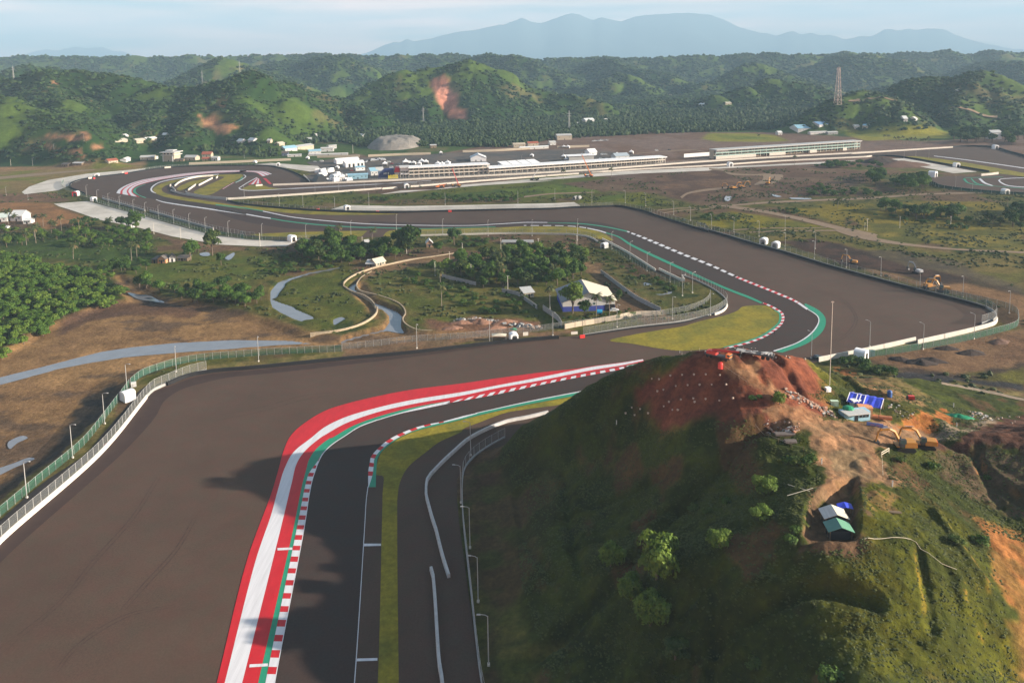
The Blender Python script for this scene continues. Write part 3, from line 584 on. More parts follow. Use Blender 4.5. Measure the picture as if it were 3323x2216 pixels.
M_TURF = mat('verge_turf', (.205, .168, .016), var=.30, scale=.7, rough=.95, col2=(.14, .13, .016), c2scale=.08, bump=.08, bscale=1.5, detail=8, wide=((.25, .18), (.9, .15)))
M_CONC = mat('pale_concrete', (.56, .515, .45), var=.14, scale=.35, rough=.9, col2=(.46, .42, .36), c2scale=.05)
M_GRAV = mat('gravel_road', (.22, .17, .12), var=.22, scale=.6, rough=.95, stretch=(1, 1, 1))
M_WATER = mat('sky_pale_water', (.17, .175, .19), var=.12, scale=.2, rough=.15, spec=.6)  # pale grey-blue base colour carries the sky's reflection
sheet('asphalt', flat(ASPH), .03, M_RUN); sheet('asphalt', flat(ASPH_E1), .03, M_RUN); sheet('asphalt', flat(ASPH_E2), .03, M_RUN)
# the near bend
KL = "G 1862,1760 1888,1568 c 290,895 335,600 360,480 385,400 410,330 455,245 530,170 650,90 a 450,392 600,335 800,277 1000,235 1240,185 b 0,345 150,318 300,290 500,247 700,205 900,167 1130,125 1240,100"
KR = "H 65,1760 85,1568 c 815,895 830,650 845,500 848,400 860,330 a 550,650 600,590 700,505 850,430 1000,380 1180,345 1344,300 b 180,405 500,334 880,260"

HID_L = "X 2111,1177 2200,1160 2290,1143 2373,1124"
HID_R = "X 1908,1267 2100,1225 2300,1185 2430,1160 2515,1143"
F_IN = "F 340,822 450,795 560,755 635,710 690,660 705,615 690,580 650,555 600,530 560,515 480,480 300,410 0,275 E 2000,118 M 1200,1440 1050,1395 950,1365 700,1320 500,1308 0,1303 L 1600,1163 1000,1178 600,1186 0,1168 K 1900,1170 1300,1132 900,1088 700,1055 J 2352,845 1800,765 1300,690 1200,660 1050,630 970,590 935,545 965,505 1060,465 1300,405 1600,360 1900,325 2352,303 K 300,455 450,462 560,505"
F_OUT = "F 640,850 800,790 900,720 945,640 930,600 870,560 780,500 650,445 400,345 200,255 0,175 E 2100,75 M 1300,1375 1100,1330 900,1300 700,1280 0,1265 L 1900,1112 1600,1130 1300,1146 600,1143 0,1126 K 1600,1103 1000,1043 600,963 0,890 J 1800,710 1400,650 1250,610 1165,575 1142,535 1165,490 1250,440 1400,405 1700,362 2000,340 2240,330 K 200,487 320,498 345,525"
KLs = KL.replace(' 1862,1760', ' 1862,1760'); 
strip('race_track', flat(KL+' '+HID_L[0:]+' '), flat(KR+' '+HID_R), .06, M_TRK, n=200)
strip('race_track', F_IN, F_OUT, .064, M_TRK, n=420)
sheet('race_track', flat("K 345,525 530,535 295,665 320,690 420,705 K 300,740 0,820 J 1900,620 2060,540 2200,440 2352,350"), .06, M_TRK) if 0 else None
RO = "G 1438,1760 1490,1568 1700,720 c 0,600 60,400 110,220 165,100 260,5 a 150,250 350,185 600,125 900,68 1344,12 b 300,190 600,150 820,127 900,114 1100,88 1220,69"
WL = "G 1495,1760 1545,1568 1760,720 c 0,780 60,560 120,370 200,230 350,110 a 150,390 330,305 600,225 900,158 1344,88 b 300,235 600,178 900,118 1100,90 1220,70"
WR = "G 1615,1760 1665,1568 c 85,895 120,750 180,500 225,330 300,220 430,110 a 150,460 330,360 600,265 900,195 1344,118 b 300,252 600,198 900,138 1100,105 1225,78"
GL = "G 1735,1760 1775,1568 c 195,895 270,520 305,390 330,300 400,200 520,110 a 200,490 400,378 700,275 1000,205 1230,165 1344,146 b 300,272 600,212 900,150 1120,108 1240,84"
GM = "G 1790,1760 1825,1568 c 225,895 290,560 310,480 330,420 400,322 450,241"
KLn = "G 1862,1760 1888,1568 c 290,895 335,600 360,480 385,400 410,328 455,243"
strip('red_runoff_stripe', RO, WL, .10, M_RED, n=220); strip('white_runoff_stripe', WL, WR, .105, M_WHITE, n=220); strip('red_runoff_stripe', WR, GL, .10, M_RED, n=220)
strip('green_runoff_stripe', "G 1735,1760 1775,1568 c 195,895 270,520 305,390 330,300 400,200 520,110 a 200,490 400,378 700,275 1000,205 1232,166", "G 1790,1760 1825,1568 c 225,895 290,560 310,480 330,420 400,322 450,241 530,168 650,88 a 450,386 600,329 800,271 1000,219 1234,168", .10, M_GREEN, n=260)
strip('green_runoff_stripe', "b 1120,108 1240,84 1330,62", "b 1130,124 1240,100 1330,72", .10, M_GREEN, n=30)
RW = lambda per, duty=.5: (lambda s: 0 if (s % per)/per < duty else 1)
strip('kerb', GM, KLn, .13, [M_RED, M_WHITE], n=520, pick=lambda s: 1 if s > 99 else (0 if (s % 4.3) < 1.9 else 1))
strip('kerb', "a 1236,166 1344,148 b 150,304 300,273 500,233 700,193 900,154 1118,113", "a 1240,186 b 0,345 150,319 300,291 500,248 700,206 900,168 1128,126", .13, [M_RED, M_WHITE], n=620, pick=lambda s: 0 if (s % 4.15) < 2.0 else 1)
strip('white_edge_line', "a 560,343 800,270 1000,217 1234,166", "a 560,349 800,278 1000,236 1240,186", .13, M_WHITE, n=60)
strip('white_edge_line', "b 1118,113 1240,91", "b 1128,126 1240,101", .13, M_WHITE, n=20)
strip('white_edge_line', "G 1855,1760 1886,1568 c 286,895 331,600 356,480 381,400 406,330 451,245 526,170 646,90 a 450,386 600,329", "G 1861,1760 1892,1568 c 292,895 337,600 362,480 388,400 413,331 458,247 533,173 652,93 a 450,394 600,337", .145, M_WHITE, n=160)
KRg = "c 847,540 848,400 860,330 a 550,650 600,590 700,505 850,430 1000,380 1182,345"
strip('kerb', KRg, "c 852,540 885,430 895,350 a 580,668 620,610 680,555 760,500 860,450 960,410 1060,380 1184,352", .13, [M_RED, M_WHITE], n=400, pick=lambda s: 1 if s < 6 else (0 if ((s-6) % 5.0) < 2.3 else 1))
strip('green_runoff_stripe', "c 851,541 885,430 895,350 a 580,668 620,610 680,555 760,500 860,450 960,410 1060,380 1180,352 1344,314 b 180,408 500,338 880,262", "c 912,541 915,440 920,360 a 606,668 640,610 700,555 800,485 900,440 1000,410 1150,374 1344,327 b 180,423 500,352 840,290", .12, M_GREEN, n=240)
strip('white_edge_line', "a 1182,344 1344,300 b 100,424 190,404", "a 1184,353 1344,314 b 100,434 190,408", .125, M_WHITE, n=30)
strip('white_edge_line', "b 180,404 500,333 880,259", "b 180,408 500,338 880,264", .126, M_WHITE, n=30)
strip('white_edge_line', "H 62,1760 82,1568 c 812,895 827,650 842,535", "H 70,1760 89,1568 c 818,895 833,650 848,535", .12, M_WHITE, n=60)
for s in ("H 152,612 268,612 268,627 150,630", "H 103,1402 243,1398 243,1416 101,1421", "G 1908,642 2010,638 2010,654 1908,659", "G 1717,1442 1842,1435 1842,1455 1714,1463"):
    sheet('white_cross_line', flat(s), .15, M_WHITE)
sheet('verge_grass', np.vstack([smooth(flat("H 228,1760 245,1568 c 965,895 972,600 975,440 960,438 918,436 921,360 937,290 a 642,612 702,557 802,487 902,442 1000,412 1150,376 1344,329 b 180,425 500,354 840,291"), n=160), smooth(flat("H 392,1760 390,1568 c 1100,895 1105,600 1130,480 1200,360 1344,240 a 1150,520 1344,430 b 100,505 220,456 370,402 500,380 730,346 830,300"), n=120)[::-1]]), .09, M_TURF)
M_SKID = mat('tyre_rubber_mark', (.060, .036, .027), var=.3, scale=.5, rough=.9)
def mark(s, w, z=.055):
    P = smooth(flat(s)[:, :2], n=70); t = np.gradient(P, axis=0); t /= np.linalg.norm(t, axis=1)[:, None]; nr = np.stack([-t[:, 1], t[:, 0]], 1)*w/2*np.sin(np.linspace(.08, math.pi-.08, 70))[:, None]**.5
    strip('tyre_mark', P+nr, P-nr, z, M_SKID, n=70)
for s in ("G 0,1330 400,1010 640,720 900,430 1080,150", "G 0,1375 420,1020 660,735 920,440 1100,160", "G 380,1480 500,1330 700,1180 900,1085 1200,1030", "G 400,1490 520,1340 720,1195 920,1098 1200,1045", "G 830,1060 1000,870 1200,650 1330,430", "G 860,1065 1030,875 1220,660 1350,440", "D 1480,1290 1800,1230 2100,1150 2300,1130", "D 1500,1320 1800,1260 2050,1190 2352,1140", "F 880,820 1080,760 1180,660 1180,590 1080,490 900,430", "F 905,828 1100,765 1200,660 1195,590 1090,480 910,420"):
    mark(s, .38 if s[0] == 'G' else .5)
# service roads outside the walls
strip('service_road', "D 1000,1030? 0,0", "D 0,0", 0, M_SRV) if 0 else None
strip('service_road', "G -60,500 0,450 300,190 580,0 D 720,1400 880,1220 960,1120 1060,1050", "G -60,600 0,545 400,200 640,0 D 780,1380 900,1240 960,1165 1050,1075", .02, M_SRV, n=60)
strip('edge_band', "G -60,700 0,610 690,0 D 1010,1172 1080,1120 1180,1085 1330,1030 1520,995 1720,980 2000,950 2352,915 E 500,868 1000,808 1400,768", "G -60,840 0,745 830,0 D 1060,1310 1140,1180 1250,1110 1400,1065 1560,1030 1750,1010 2000,985 2352,945 E 500,885 1000,818 1400,772", .05, M_EDGE, n=120)
strip('edge_band', "K 0,965 300,1005 900,1105 1300,1150 1900,1190 L 0,1190 600,1200", "K 0,975 300,1080 900,1180 1300,1200 1900,1215 L 0,1200 600,1203", .05, M_EDGE, n=100)
strip('edge_band', "L 0,1090 1000,1115 1900,1090 M 0,1232 700,1248 1000,1270 1300,1360", "L 0,1126 1000,1147 1900,1112 M 0,1265 700,1278 1000,1312 1300,1374", .05, M_EDGE, n=100)
# the far bend by the right-hand grandstand hill
strip('green_runoff_stripe', "F 640,850 800,790 900,720 945,640 930,600 870,560 840,525", "F 690,858 850,800 960,720 990,645 975,600 930,560 850,520", .12, M_GREEN, n=160)
strip('white_edge_line', "F 625,846 790,788 890,718 938,640 924,602 865,562", "F 638,850 800,790 900,720 945,640 930,600 870,560", .125, M_WHITE, n=80)
strip('kerb', "F 870,556 780,497 650,441 400,341 200,251 0,171 E 2100,72 M 1320,1374", "F 858,564 770,507 640,451 392,352 192,263 -8,184 E 2092,84 M 1308,1384", .13, [M_RED, M_WHITE, M_TRK], n=700, pick=lambda s: 1 if s < 10 else ((0 if (s % 4.4) < 2.2 else 1) if s < 60 else (2 if (s % 7.5) < 2.6 else 1)))
strip('green_runoff_stripe', "M 1320,1372 1100,1325 900,1294 700,1274 300,1268", "M 1308,1385 1100,1338 900,1305 700,1284 300,1271", .12, M_GREEN, n=100)
strip('white_edge_line', "M 300,1262 0,1261 L 1900,1108 1600,1126 1300,1143 600,1140 0,1123 K 1600,1099 1000,1039 600,960", "M 300,1268 0,1268 L 1900,1115 1600,1133 1300,1149 600,1147 0,1131 K 1600,1107 1000,1048 600,970", .12, M_WHITE, n=160)
strip('green_runoff_stripe', "K 600,958 400,925 0,875", "K 600,968 400,935 0,888", .12, M_GREEN, n=60)
strip('kerb', "F 300,832 450,797 560,757 635,712 690,662 705,617 690,580 650,553 600,528 560,514", "F 290,826 440,788 550,748 622,704 674,656 686,615 672,582 636,560 592,536 556,520", .13, [M_RED, M_WHITE], n=520, pick=lambda s: 1 if s > 112 else (0 if (s % 4.6) < 2.3 else 1))
strip('green_runoff_stripe', "F 290,826 440,788 550,748 622,704 674,656 686,615 672,582 636,560", "F 285,820 430,780 540,740 610,695 660,650 669,615 662,586 636,570", .12, M_GREEN, n=140)
strip('green_runoff_stripe', "F 556,514 480,478 300,408 0,273 E 2000,116 M 1200,1438 1050,1392", "F 540,520 470,490 292,420 -10,287 E 1985,124 M 1185,1448 1040,1402", .12, M_GREEN, n=160)
strip('kerb', "M 1050,1392 950,1362 700,1317 500,1305 0,1300", "M 1040,1402 940,1372 700,1325 500,1312 0,1307", .13, [M_EDGE, M_WHITE], n=260, pick=lambda s: 0 if (s % 9) < 3 and 20 < s < 120 else 1)
strip('green_runoff_stripe', "L 1600,1161 1000,1176 600,1184 0,1166 K 1900,1168 1300,1130 900,1085 700,1052", "L 1600,1168 1000,1183 600,1192 0,1176 K 1900,1178 1300,1142 900,1097 700,1062", .12, M_GREEN, n=160)
strip('white_edge_line', "K 700,1050 600,1035 300,982 0,932 J 2352,842 1800,762 1300,687 1200,657", "K 700,1062 600,1047 300,994 0,944 J 2352,855 1800,775 1300,698 1200,664", .12, M_WHITE, n=120)
for s in ("F 560,690", ): pass
sheet('verge_grass', smooth(flat("E 1840,775 2000,735 2200,700 2352,675 F 100,648 300,600 380,570 425,540 580,536 636,570 662,586 669,615 660,650 610,695 540,740 430,780 285,822 120,838 0,845 E 2200,832 2000,797"), n=220, closed=True), .09, M_TURF)
sheet('verge_grass', flat("M 0,1315 500,1318 700,1328 850,1352 950,1380 1050,1420 1145,1490 1100,1492 900,1465 500,1418 0,1400 L 1500,1250 700,1268 590,1290 600,1195 1000,1187 1600,1173"), .09, M_TURF)
sheet('verge_grass', flat("L 170,1280 200,1240 250,1212 330,1203 420,1205 400,1300"), .09, M_TURF)
sheet('verge_grass', flat("K 420,1258 1000,1232 1600,1217 1930,1213 1850,1290 1300,1308 700,1290 560,1285"), .09, M_TURF)
sheet('verge_grass', smooth(flat("J 1163,533 1205,490 1350,432 1500,402 1750,367 2000,345 2250,336 2310,350 2290,375 2100,480 1850,605 1680,570 1850,480 2060,372 1960,366 1700,387 1450,442 1330,480 1275,520 1290,560 1390,600 1600,640 2000,700 2352,750 K 300,875 640,908 1300,965 2050,990 L 380,1002 K 1500,1012 1100,1000 700,965 300,920 J 2352,785 1900,722 1500,662 1300,622 1195,578"), n=500, closed=True), .09, M_TURF)
sheet('verge_grass', flat("J 1460,525 1500,490 1650,425 1870,388 1780,440 1500,550"), .09, M_TURF)
sheet('verge_grass', flat("K 330,682 440,632 600,632 680,660 850,682 600,692 400,694"), .09, M_TURF)
sheet('verge_grass', flat("O 700,620 870,617 1100,642 1500,697 2246,830 2400,860 2400,905 2246,878 2010,850 1800,815 1300,730"), .09, M_TURF)
BO = "J 1000,628 850,600 700,572 730,530 850,465 1050,405 1300,365 1600,325 2000,293 2352,287 K 300,447 600,458 716,490"; BI = "J 1010,632 935,590 905,560 942,500 1060,455 1300,400 1600,355 1900,325 2352,303 K 300,462 480,468 590,520"
BO = "J 696,578 730,530 850,465 1050,405 1300,365 1600,325 2000,293 2352,287 K 300,447 600,458 716,490"; BI = "J 995,630 905,565 942,500 1060,455 1300,400 1600,355 1900,325 2352,303 K 300,462 480,468 590,525"
for k, m in enumerate((M_WHITE, M_RED, M_WHITE, M_RED, M_WHITE, M_RED)):
    strip(('white' if m is M_WHITE else 'red')+'_runoff_stripe', BO, BI, .10, m, n=160, frac=((0, .16, .27, .52, .64, .88)[k], (.16, .27, .52, .64, .88, 1.0)[k]))
strip('green_runoff_stripe', "J 1060,640 960,600 908,560 940,510 1060,462", "J 1080,636 985,600 942,550 968,507 1070,464", .115, M_GREEN, n=60)
strip('white_edge_line', "J 1195,580 1150,565 1130,532 1155,488 1245,437 1400,400 1700,357 2000,335", "J 1205,580 1170,560 1150,532 1172,492 1255,443 1405,408 1700,366 2000,343", .12, M_WHITE, n=90)
sheet('red_runoff_stripe', flat("K 600,545 640,545 715,618 680,622"), .11, M_RED)
for k in range(5):
    a, b = k/5, (k+1)/5
    P0 = flat("K 412,628 585,612 555,552 525,540"); A_ = P0[0]*(1-a)+P0[1]*a; B_ = P0[0]*(1-b)+P0[1]*b; C_ = P0[3]*(1-b)+P0[2]*b; D_ = P0[3]*(1-a)+P0[2]*a
    sheet(('red', 'white')[k % 2]+'_runoff_stripe', [A_, B_, C_, D_], .11, (M_RED, M_WHITE)[k % 2])
strip('white_edge_line', "K 290,672 310,690 420,705 700,695 1000,675 1500,645 L 0,625 600,600", "K 300,668 325,684 420,698 700,689 1000,671 1500,642 L 0,622 600,597", .12, M_WHITE, n=90)
strip('white_edge_line', "K 290,668 420,588 520,535", "K 305,670 430,592 530,540", .12, M_WHITE, n=30)
strip('kerb', "K 80,683 150,640 230,597", "K 95,685 160,645 238,600", .12, [M_RED, M_WHITE], n=60, pick=lambda s: 0 if (s % 6) < 3 else 1)
strip('green_runoff_stripe', "K 330,530 300,567 240,598", "K 352,530 320,567 255,600", .12, M_GREEN, n=30); strip('white_edge_line', "K 350,505 375,520 330,560 250,600", "K 360,500 388,520 342,562 262,602", .12, M_WHITE, n=30)
strip('white_edge_line', "O 1100,612 1500,660 2246,765 2400,790", "O 1100,618 1500,668 2246,775 2400,800", .12, M_WHITE, n=60)
for a, b, m in (("O 1465,910 1540,965 1640,985", "O 1490,895 1560,960 1650,980", M_GREEN), ("O 1565,905 1640,970 1720,988", "O 1580,900 1660,965 1735,984", M_GREEN), ("O 1665,905 1740,965 1830,995", "O 1695,900 1770,960 1860,992", M_WHITE), ("O 1640,985 1850,1000 2246,1030 2400,1040", "O 1650,980 1850,995 2246,1024 2400,1034", M_GREEN),
                ("O 1915,925 1950,960 2060,1000 2246,1015 2400,1020", "O 1935,920 1970,955 2070,992 2246,1007 2400,1012", M_WHITE), ("O 1915,925 1960,905 2100,895 2246,890 2400,885", "O 1935,922 1970,910 2100,901 2246,896 2400,891", M_WHITE), ("O 1465,910 1500,895 1700,885 1980,880", "O 1490,905 1520,898 1700,890 1980,884", M_GREEN)):
    strip('white_edge_line' if m is M_WHITE else 'green_runoff_stripe', a, b, .12, m, n=40)
# concrete aprons, roads, water
for s in APRONS:
    sheet('concrete_apron', flat(s), .022, M_CONC)
sheet('concrete_apron', flat(APRON_S), .015, M_CONC)
sheet('paddock', flat(PADDOCK), .01, mat('paddock_asphalt', (.075, .066, .060), var=.25, scale=.15, rough=.9, col2=(.12, .095, .075), c2scale=.03))
strip('pit_lane_line', "U -400,900 0,885 1200,820 2352,740", "U -400,906 0,891 1200,826 2352,746", .12, M_WHITE, n=60)
M_TRACKS = mat('compacted_dirt', (.22, .155, .10), var=.2, scale=.5, rough=.95)
for a, b in (("N 200,1056 530,1036 1000,1000 1500,975 2352,940 O 800,1105 1500,1082 1800,1080", "N 200,1072 530,1056 1000,1024 1500,998 2352,965 O 800,1125 1500,1100 1800,1095"), ("N 500,1052 900,1110 1300,1185 1900,1325 2352,1425 F 1100,20 1300,65 1800,140 2400,170", "N 380,1070 800,1130 1250,1215 1850,1365 2352,1475 F 1050,20 1280,85 1800,152 2400,182"),
             ("M 1700,1108 1950,1085 2250,1080", "M 1700,1118 1950,1094 2250,1090"), ("M 1760,1142 2000,1110 2300,1090 N 300,1068", "M 1760,1154 2000,1120 2300,1098 N 300,1075"), ("N 500,1358 1000,1340 1700,1326", "N 500,1370 1000,1350 1700,1334"), ("N 700,1392 1400,1365 1900,1360", "N 700,1404 1400,1376 1900,1378"),
             ("N 200,568 380,590 500,640 700,655 870,655", "N 200,590 360,610 480,662 700,672 870,672"), ("N 0,870 200,835 430,815", "N 0,890 200,860 430,840"), ("M 1990,935 2100,880 2352,835", "M 2010,960 2110,900 2352,862"), ("M 0,930 400,895 900,880", "M 0,950 400,910 900,890"),
             ("M 1430,385 1900,350 2150,338 2352,380", "M 1430,392 1900,358 2150,346 2352,390"), ("O 0,276 800,255 1900,247", "O 0,286 800,264 1900,256"), ("A -100,1225 300,1190 650,1165", "A -100,1245 300,1205 650,1172"), ("K 0,345 500,320 900,290", "K 0,355 500,330 900,300"), ("F 1780,1140 2000,1160 2352,1235", "F 1780,1165 2000,1185 2352,1255")):
    strip('dirt_road', a, b, .16, M_TRACKS if a[0] != 'F' else M_GRAV, n=110, drape=True)
for a, b in (("N 770,780 900,710 935,690", "N 790,790 930,720 960,680"), ("N 790,655 1000,645 1030,680 900,775", "N 790,660 850,655 890,690 800,790"), ("N 1040,650 1120,655 1140,690 1020,775", "N 1020,648 1040,690 1000,740 950,775")):
    strip('dirt_road', a, b, .16, M_TRACKS, n=60, drape=True)
for s in ("D 880,445 960,460 1010,462 1120,505 1130,515 1040,505 950,490", "G -60,110 0,90 90,60 200,20 240,28 190,52 100,90 0,140 -60,170", "D 60,1470 150,1430 190,1445 120,1480 70,1520"): sheet('puddle', smooth(flat(s, -1.5), n=70, closed=True)[:-1], -1.38, M_WATER)
sheet('water', RIVERP, -1.62, M_WATER)
for s, z in ((CANAL, -1.6), (POND, -.5), (POND2, -.5), (INLET, -.5)): sheet('water', flat(s, z), z, M_WATER)
for s in ("E 2080,380 2180,410 2270,450 2180,465 2100,430", "J 1760,1350 1850,1335 1880,1380 1800,1385", "J 2080,1410 2190,1340 2200,1370 2130,1435", "N 400,985 430,930 480,940 440,1000", "N 980,905 1120,940 1060,945", "N 1230,955 1500,962 1480,975 1250,970"):
    sheet('puddle', smooth(flat(s), n=60, closed=True)[:-1], .42, M_WATER)
# ------------------------------------------------------------------ the distant volcano range
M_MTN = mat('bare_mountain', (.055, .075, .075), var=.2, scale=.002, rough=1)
def mountain(s, depth, spread):
    a = np.array([[float(q) for q in w.split(',')] for w in s.split()]); xs = np.arange(a[0, 0], a[-1, 0], 9.0); ys = np.interp(xs, a[:, 0], a[:, 1])
    ys = ys+(fbm(xs/40, xs*0, 5, 4)-.5)*7
    R_ = atd(xs, ys, np.full(xs.shape, depth)); V = []; n = len(xs); dp = np.linspace(-1, 1, 25)
    for k in dp:
        q = R_.copy(); f = (1-abs(k))**1.15; q[:, 1] += k*spread; q[:, 0] *= (q[:, 1]/R_[:, 1])
        q[:, 2] = np.maximum(R_[:, 2]-80, 0)*f*(1-.35*(ridged(q[:, 0]/1400, q[:, 1]/1800, 3, 4)-.3)*(abs(k) > .02)*min(1, abs(k)*5))-20+80*(k == 0)
        V.append(q)
    i = np.arange(n*25).reshape(25, n); q = np.stack([i[:-1, :-1], i[:-1, 1:], i[1:, 1:], i[1:, :-1]], -1).reshape(-1, 4)
    link('mountain', mesh_np('mountain', np.vstack(V), q, [M_MTN], smooth_=True), kind='structure')
mountain("900,212 1130,190 1200,165 1280,132 1300,134 1320,122 1345,133 1400,124 1480,103 1560,90 1640,76 1695,57 1720,68 1755,73 1800,58 1857,42 1880,45 1922,63 1950,52 1980,60 2015,66 2060,52 2110,45 2200,42 2300,45 2340,60 2400,85 2460,103 2520,113 2575,100 2600,109 2630,105 2660,113 2690,110 2715,116 2740,125 2780,118 2830,115 2850,104 2870,92 2895,91 2910,97 2950,90 2975,95 3010,90 3060,93 3100,110 3150,127 3200,140 3300,158 3500,180 3700,205", 20000, 3500)
mountain("-100,205 50,182 100,170 150,158 190,163 245,149 280,153 330,151 365,165 400,168 440,178 500,192 600,212", 23000, 2500)
# ================================================================== builders for things
ORD = "first second third fourth fifth sixth seventh eighth ninth tenth eleventh twelfth thirteenth fourteenth fifteenth sixteenth seventeenth eighteenth nineteenth twentieth".split()
def ordw(i): return ORD[i] if i < 20 else ('twenty-'+ORD[i-20] if i < 29 else 'thirtieth' if i == 29 else 'thirty-'+ORD[i-30])
def top_h(p, py):
    v = np.array([p[0], p[1], p[2]-CAMH]); k = (YP-py)/FPX
    return float((k*(v@CF)-v@CU)/(CU[2]-k*CF[2]))
def mpp(p): return float((np.array([p[0], p[1], p[2]-CAMH])@CF)/FPX)
M_STEEL = mat('galvanised_steel', (.36, .36, .35), rough=.5, var=.08, metal=.0, spec=.4)
M_DSTEEL = mat('dark_steel', (.05, .052, .055), rough=.55, var=.1)
M_WALLW = mat('whitewashed_concrete', (.60, .56, .49), rough=.85, var=.12, scale=.8, stretch=(1, 1, .4))
M_WALLG = mat('grey_concrete', (.30, .30, .29), rough=.9, var=.15, scale=.8)
M_TYRE = mat('black_tyres', (.014, .014, .016), rough=.8, var=.3, scale=3)
M_TENT = mat('white_canvas', (.80, .80, .79), rough=.8, var=.05, scale=1)
M_STONE = mat('stone_masonry', (.34, .275, .19), rough=.95, var=.4, scale=1.6, bump=.12, bscale=2)
M_ROOFZ = mat('zinc_roof', (.46, .46, .44), rough=.6, var=.18, scale=.7, stretch=(6, .4, 1))
M_ROOFC = mat('cream_roof', (.52, .48, .38), rough=.6, var=.08, scale=.5)
M_ROOFR = mat('red_tile_roof', (.32, .10, .06), rough=.85, var=.25)
M_ROOFD = mat('weathered_roof', (.12, .105, .095), rough=.9, var=.3)
M_ROOFB = mat('pale_blue_roof', (.28, .48, .58), rough=.6, var=.1)
M_ROOFG = mat('green_roof_sheet', (.10, .24, .16), rough=.6, var=.12, stretch=(5, .3, 1))
M_BLUEW = mat('blue_wall_paint', (.055, .075, .33), rough=.7, var=.08)
M_TARP = mat('blue_tarpaulin', (.03, .055, .50), rough=.45, var=.15, scale=.8, bump=.06, bscale=.9, spec=.4)
M_TARPG = mat('green_tarpaulin', (.02, .22, .11), rough=.5, var=.2, scale=.9, bump=.1, bscale=.8)
M_CREAM = mat('cream_plaster', (.44, .38, .29), rough=.9, var=.1)
M_PLASW = mat('white_plaster', (.56, .55, .53), rough=.9, var=.08)
M_ORANGE = mat('orange_plaster', (.50, .26, .14), rough=.9, var=.12)
M_DARK = mat('dark_opening', (.02, .02, .022), rough=.9, var=.1)
M_GLASS = mat('tinted_glass', (.06, .10, .10), rough=.15, var=.1, spec=.6)
M_WOOD = mat('weathered_wood', (.20, .15, .10), rough=.9, var=.2)
M_YEL = mat('yellow_machine_paint', (.40, .185, .03), rough=.45, var=.12, spec=.4)
M_ORG = mat('orange_machine_paint', (.62, .17, .03), rough=.45, var=.12, spec=.4)
M_REDM = mat('red_machine_paint', (.42, .03, .025), rough=.4, var=.12, spec=.4)
M_REDP = mat('red_plastic', (.62, .035, .03), rough=.35, var=.06, spec=.5)
M_BLUEP = mat('blue_plastic', (.035, .10, .30), rough=.35, var=.06, spec=.5)
M_BLACK = mat('black_rubber', (.018, .018, .018), rough=.7, var=.15)
M_CARW = mat('white_car_paint', (.72, .72, .72), rough=.3, var=.03, spec=.6)
M_CARS = mat('silver_car_paint', (.36, .37, .39), rough=.3, var=.03, spec=.6)
M_CARK = mat('black_car_paint', (.02, .021, .024), rough=.25, var=.03, spec=.6)
M_CARR = mat('red_car_paint', (.38, .03, .03), rough=.3, var=.03, spec=.6)
M_NAVY = mat('navy_cladding', (.022, .03, .12), rough=.6, var=.1)
M_REDC = mat('red_cladding', (.62, .03, .04), rough=.6, var=.08)
M_YELC = mat('yellow_panel', (.75, .62, .06), rough=.6, var=.06)
def mesh_mat(name, col, op):
    m = mat(name, col, rough=.6, var=.05); t = m.node_tree; p = next(n for n in t.nodes if n.type == 'BSDF_PRINCIPLED'); o = next(n for n in t.nodes if n.type == 'OUTPUT_MATERIAL')
    tr = t.nodes.new('ShaderNodeBsdfTransparent'); mx = t.nodes.new('ShaderNodeMixShader'); mx.inputs[0].default_value = op
    t.links.new(tr.outputs[0], mx.inputs[1]); t.links.new(p.outputs[0], mx.inputs[2]); t.links.new(mx.outputs[0], o.inputs[0]); return m
M_MESH = mesh_mat('steel_mesh', (.22, .23, .23), .26); M_MESHG = mesh_mat('green_mesh', (.045, .13, .095), .5)
def wall_sweep(mb, P, h0, h1, th, m=0, lean=0.0):
    """upright wall along a line of ground points"""
    P = np.asarray(P, float); n = len(P); t = np.gradient(P[:, :2], axis=0); t /= np.maximum(np.linalg.norm(t, axis=1), 1e-6)[:, None]; nr = np.stack([-t[:, 1], t[:, 0]], 1)*th/2
    z = P[:, 2] if P.shape[1] > 2 else np.zeros(n); V = []
    for i in range(n):
        x, y = P[i, :2]; a, b = nr[i]
        V += [(x-a, y-b, z[i]+h0), (x+a, y+b, z[i]+h0), (x+a*.8, y+b*.8, z[i]+h1), (x-a*.8, y-b*.8, z[i]+h1)]
    F_ = [(4*i+k, 4*i+(k+1) % 4, 4*i+4+(k+1) % 4, 4*i+4+k) for i in range(n-1) for k in range(4)]+[(0, 1, 2, 3), (4*n-4, 4*n-1, 4*n-2, 4*n-3)]
    mb.add(V, F_, m)
def run(s, step=3.0, z=None):
    P = flat(s) if z is None else flat(s, z); Q = smooth(P[:, :2], step=step); return np.c_[Q, ground_i(Q[:, 0], Q[:, 1])]
def barrier(name, label, cat, s, h, th, m, step=3.0, group=None, tyres=False, base=-.15):
    P = run(s, step) if isinstance(s, str) else s; P = P.copy(); P[:, 2] = np.maximum(P[:, 2], 0); o0 = P[0].copy(); P -= o0
    mb = MB(); wall_sweep(mb, P, base, h, th)
    o = mb.build(name, m, label=label, cat=cat, group=group, loc=o0)
    return o
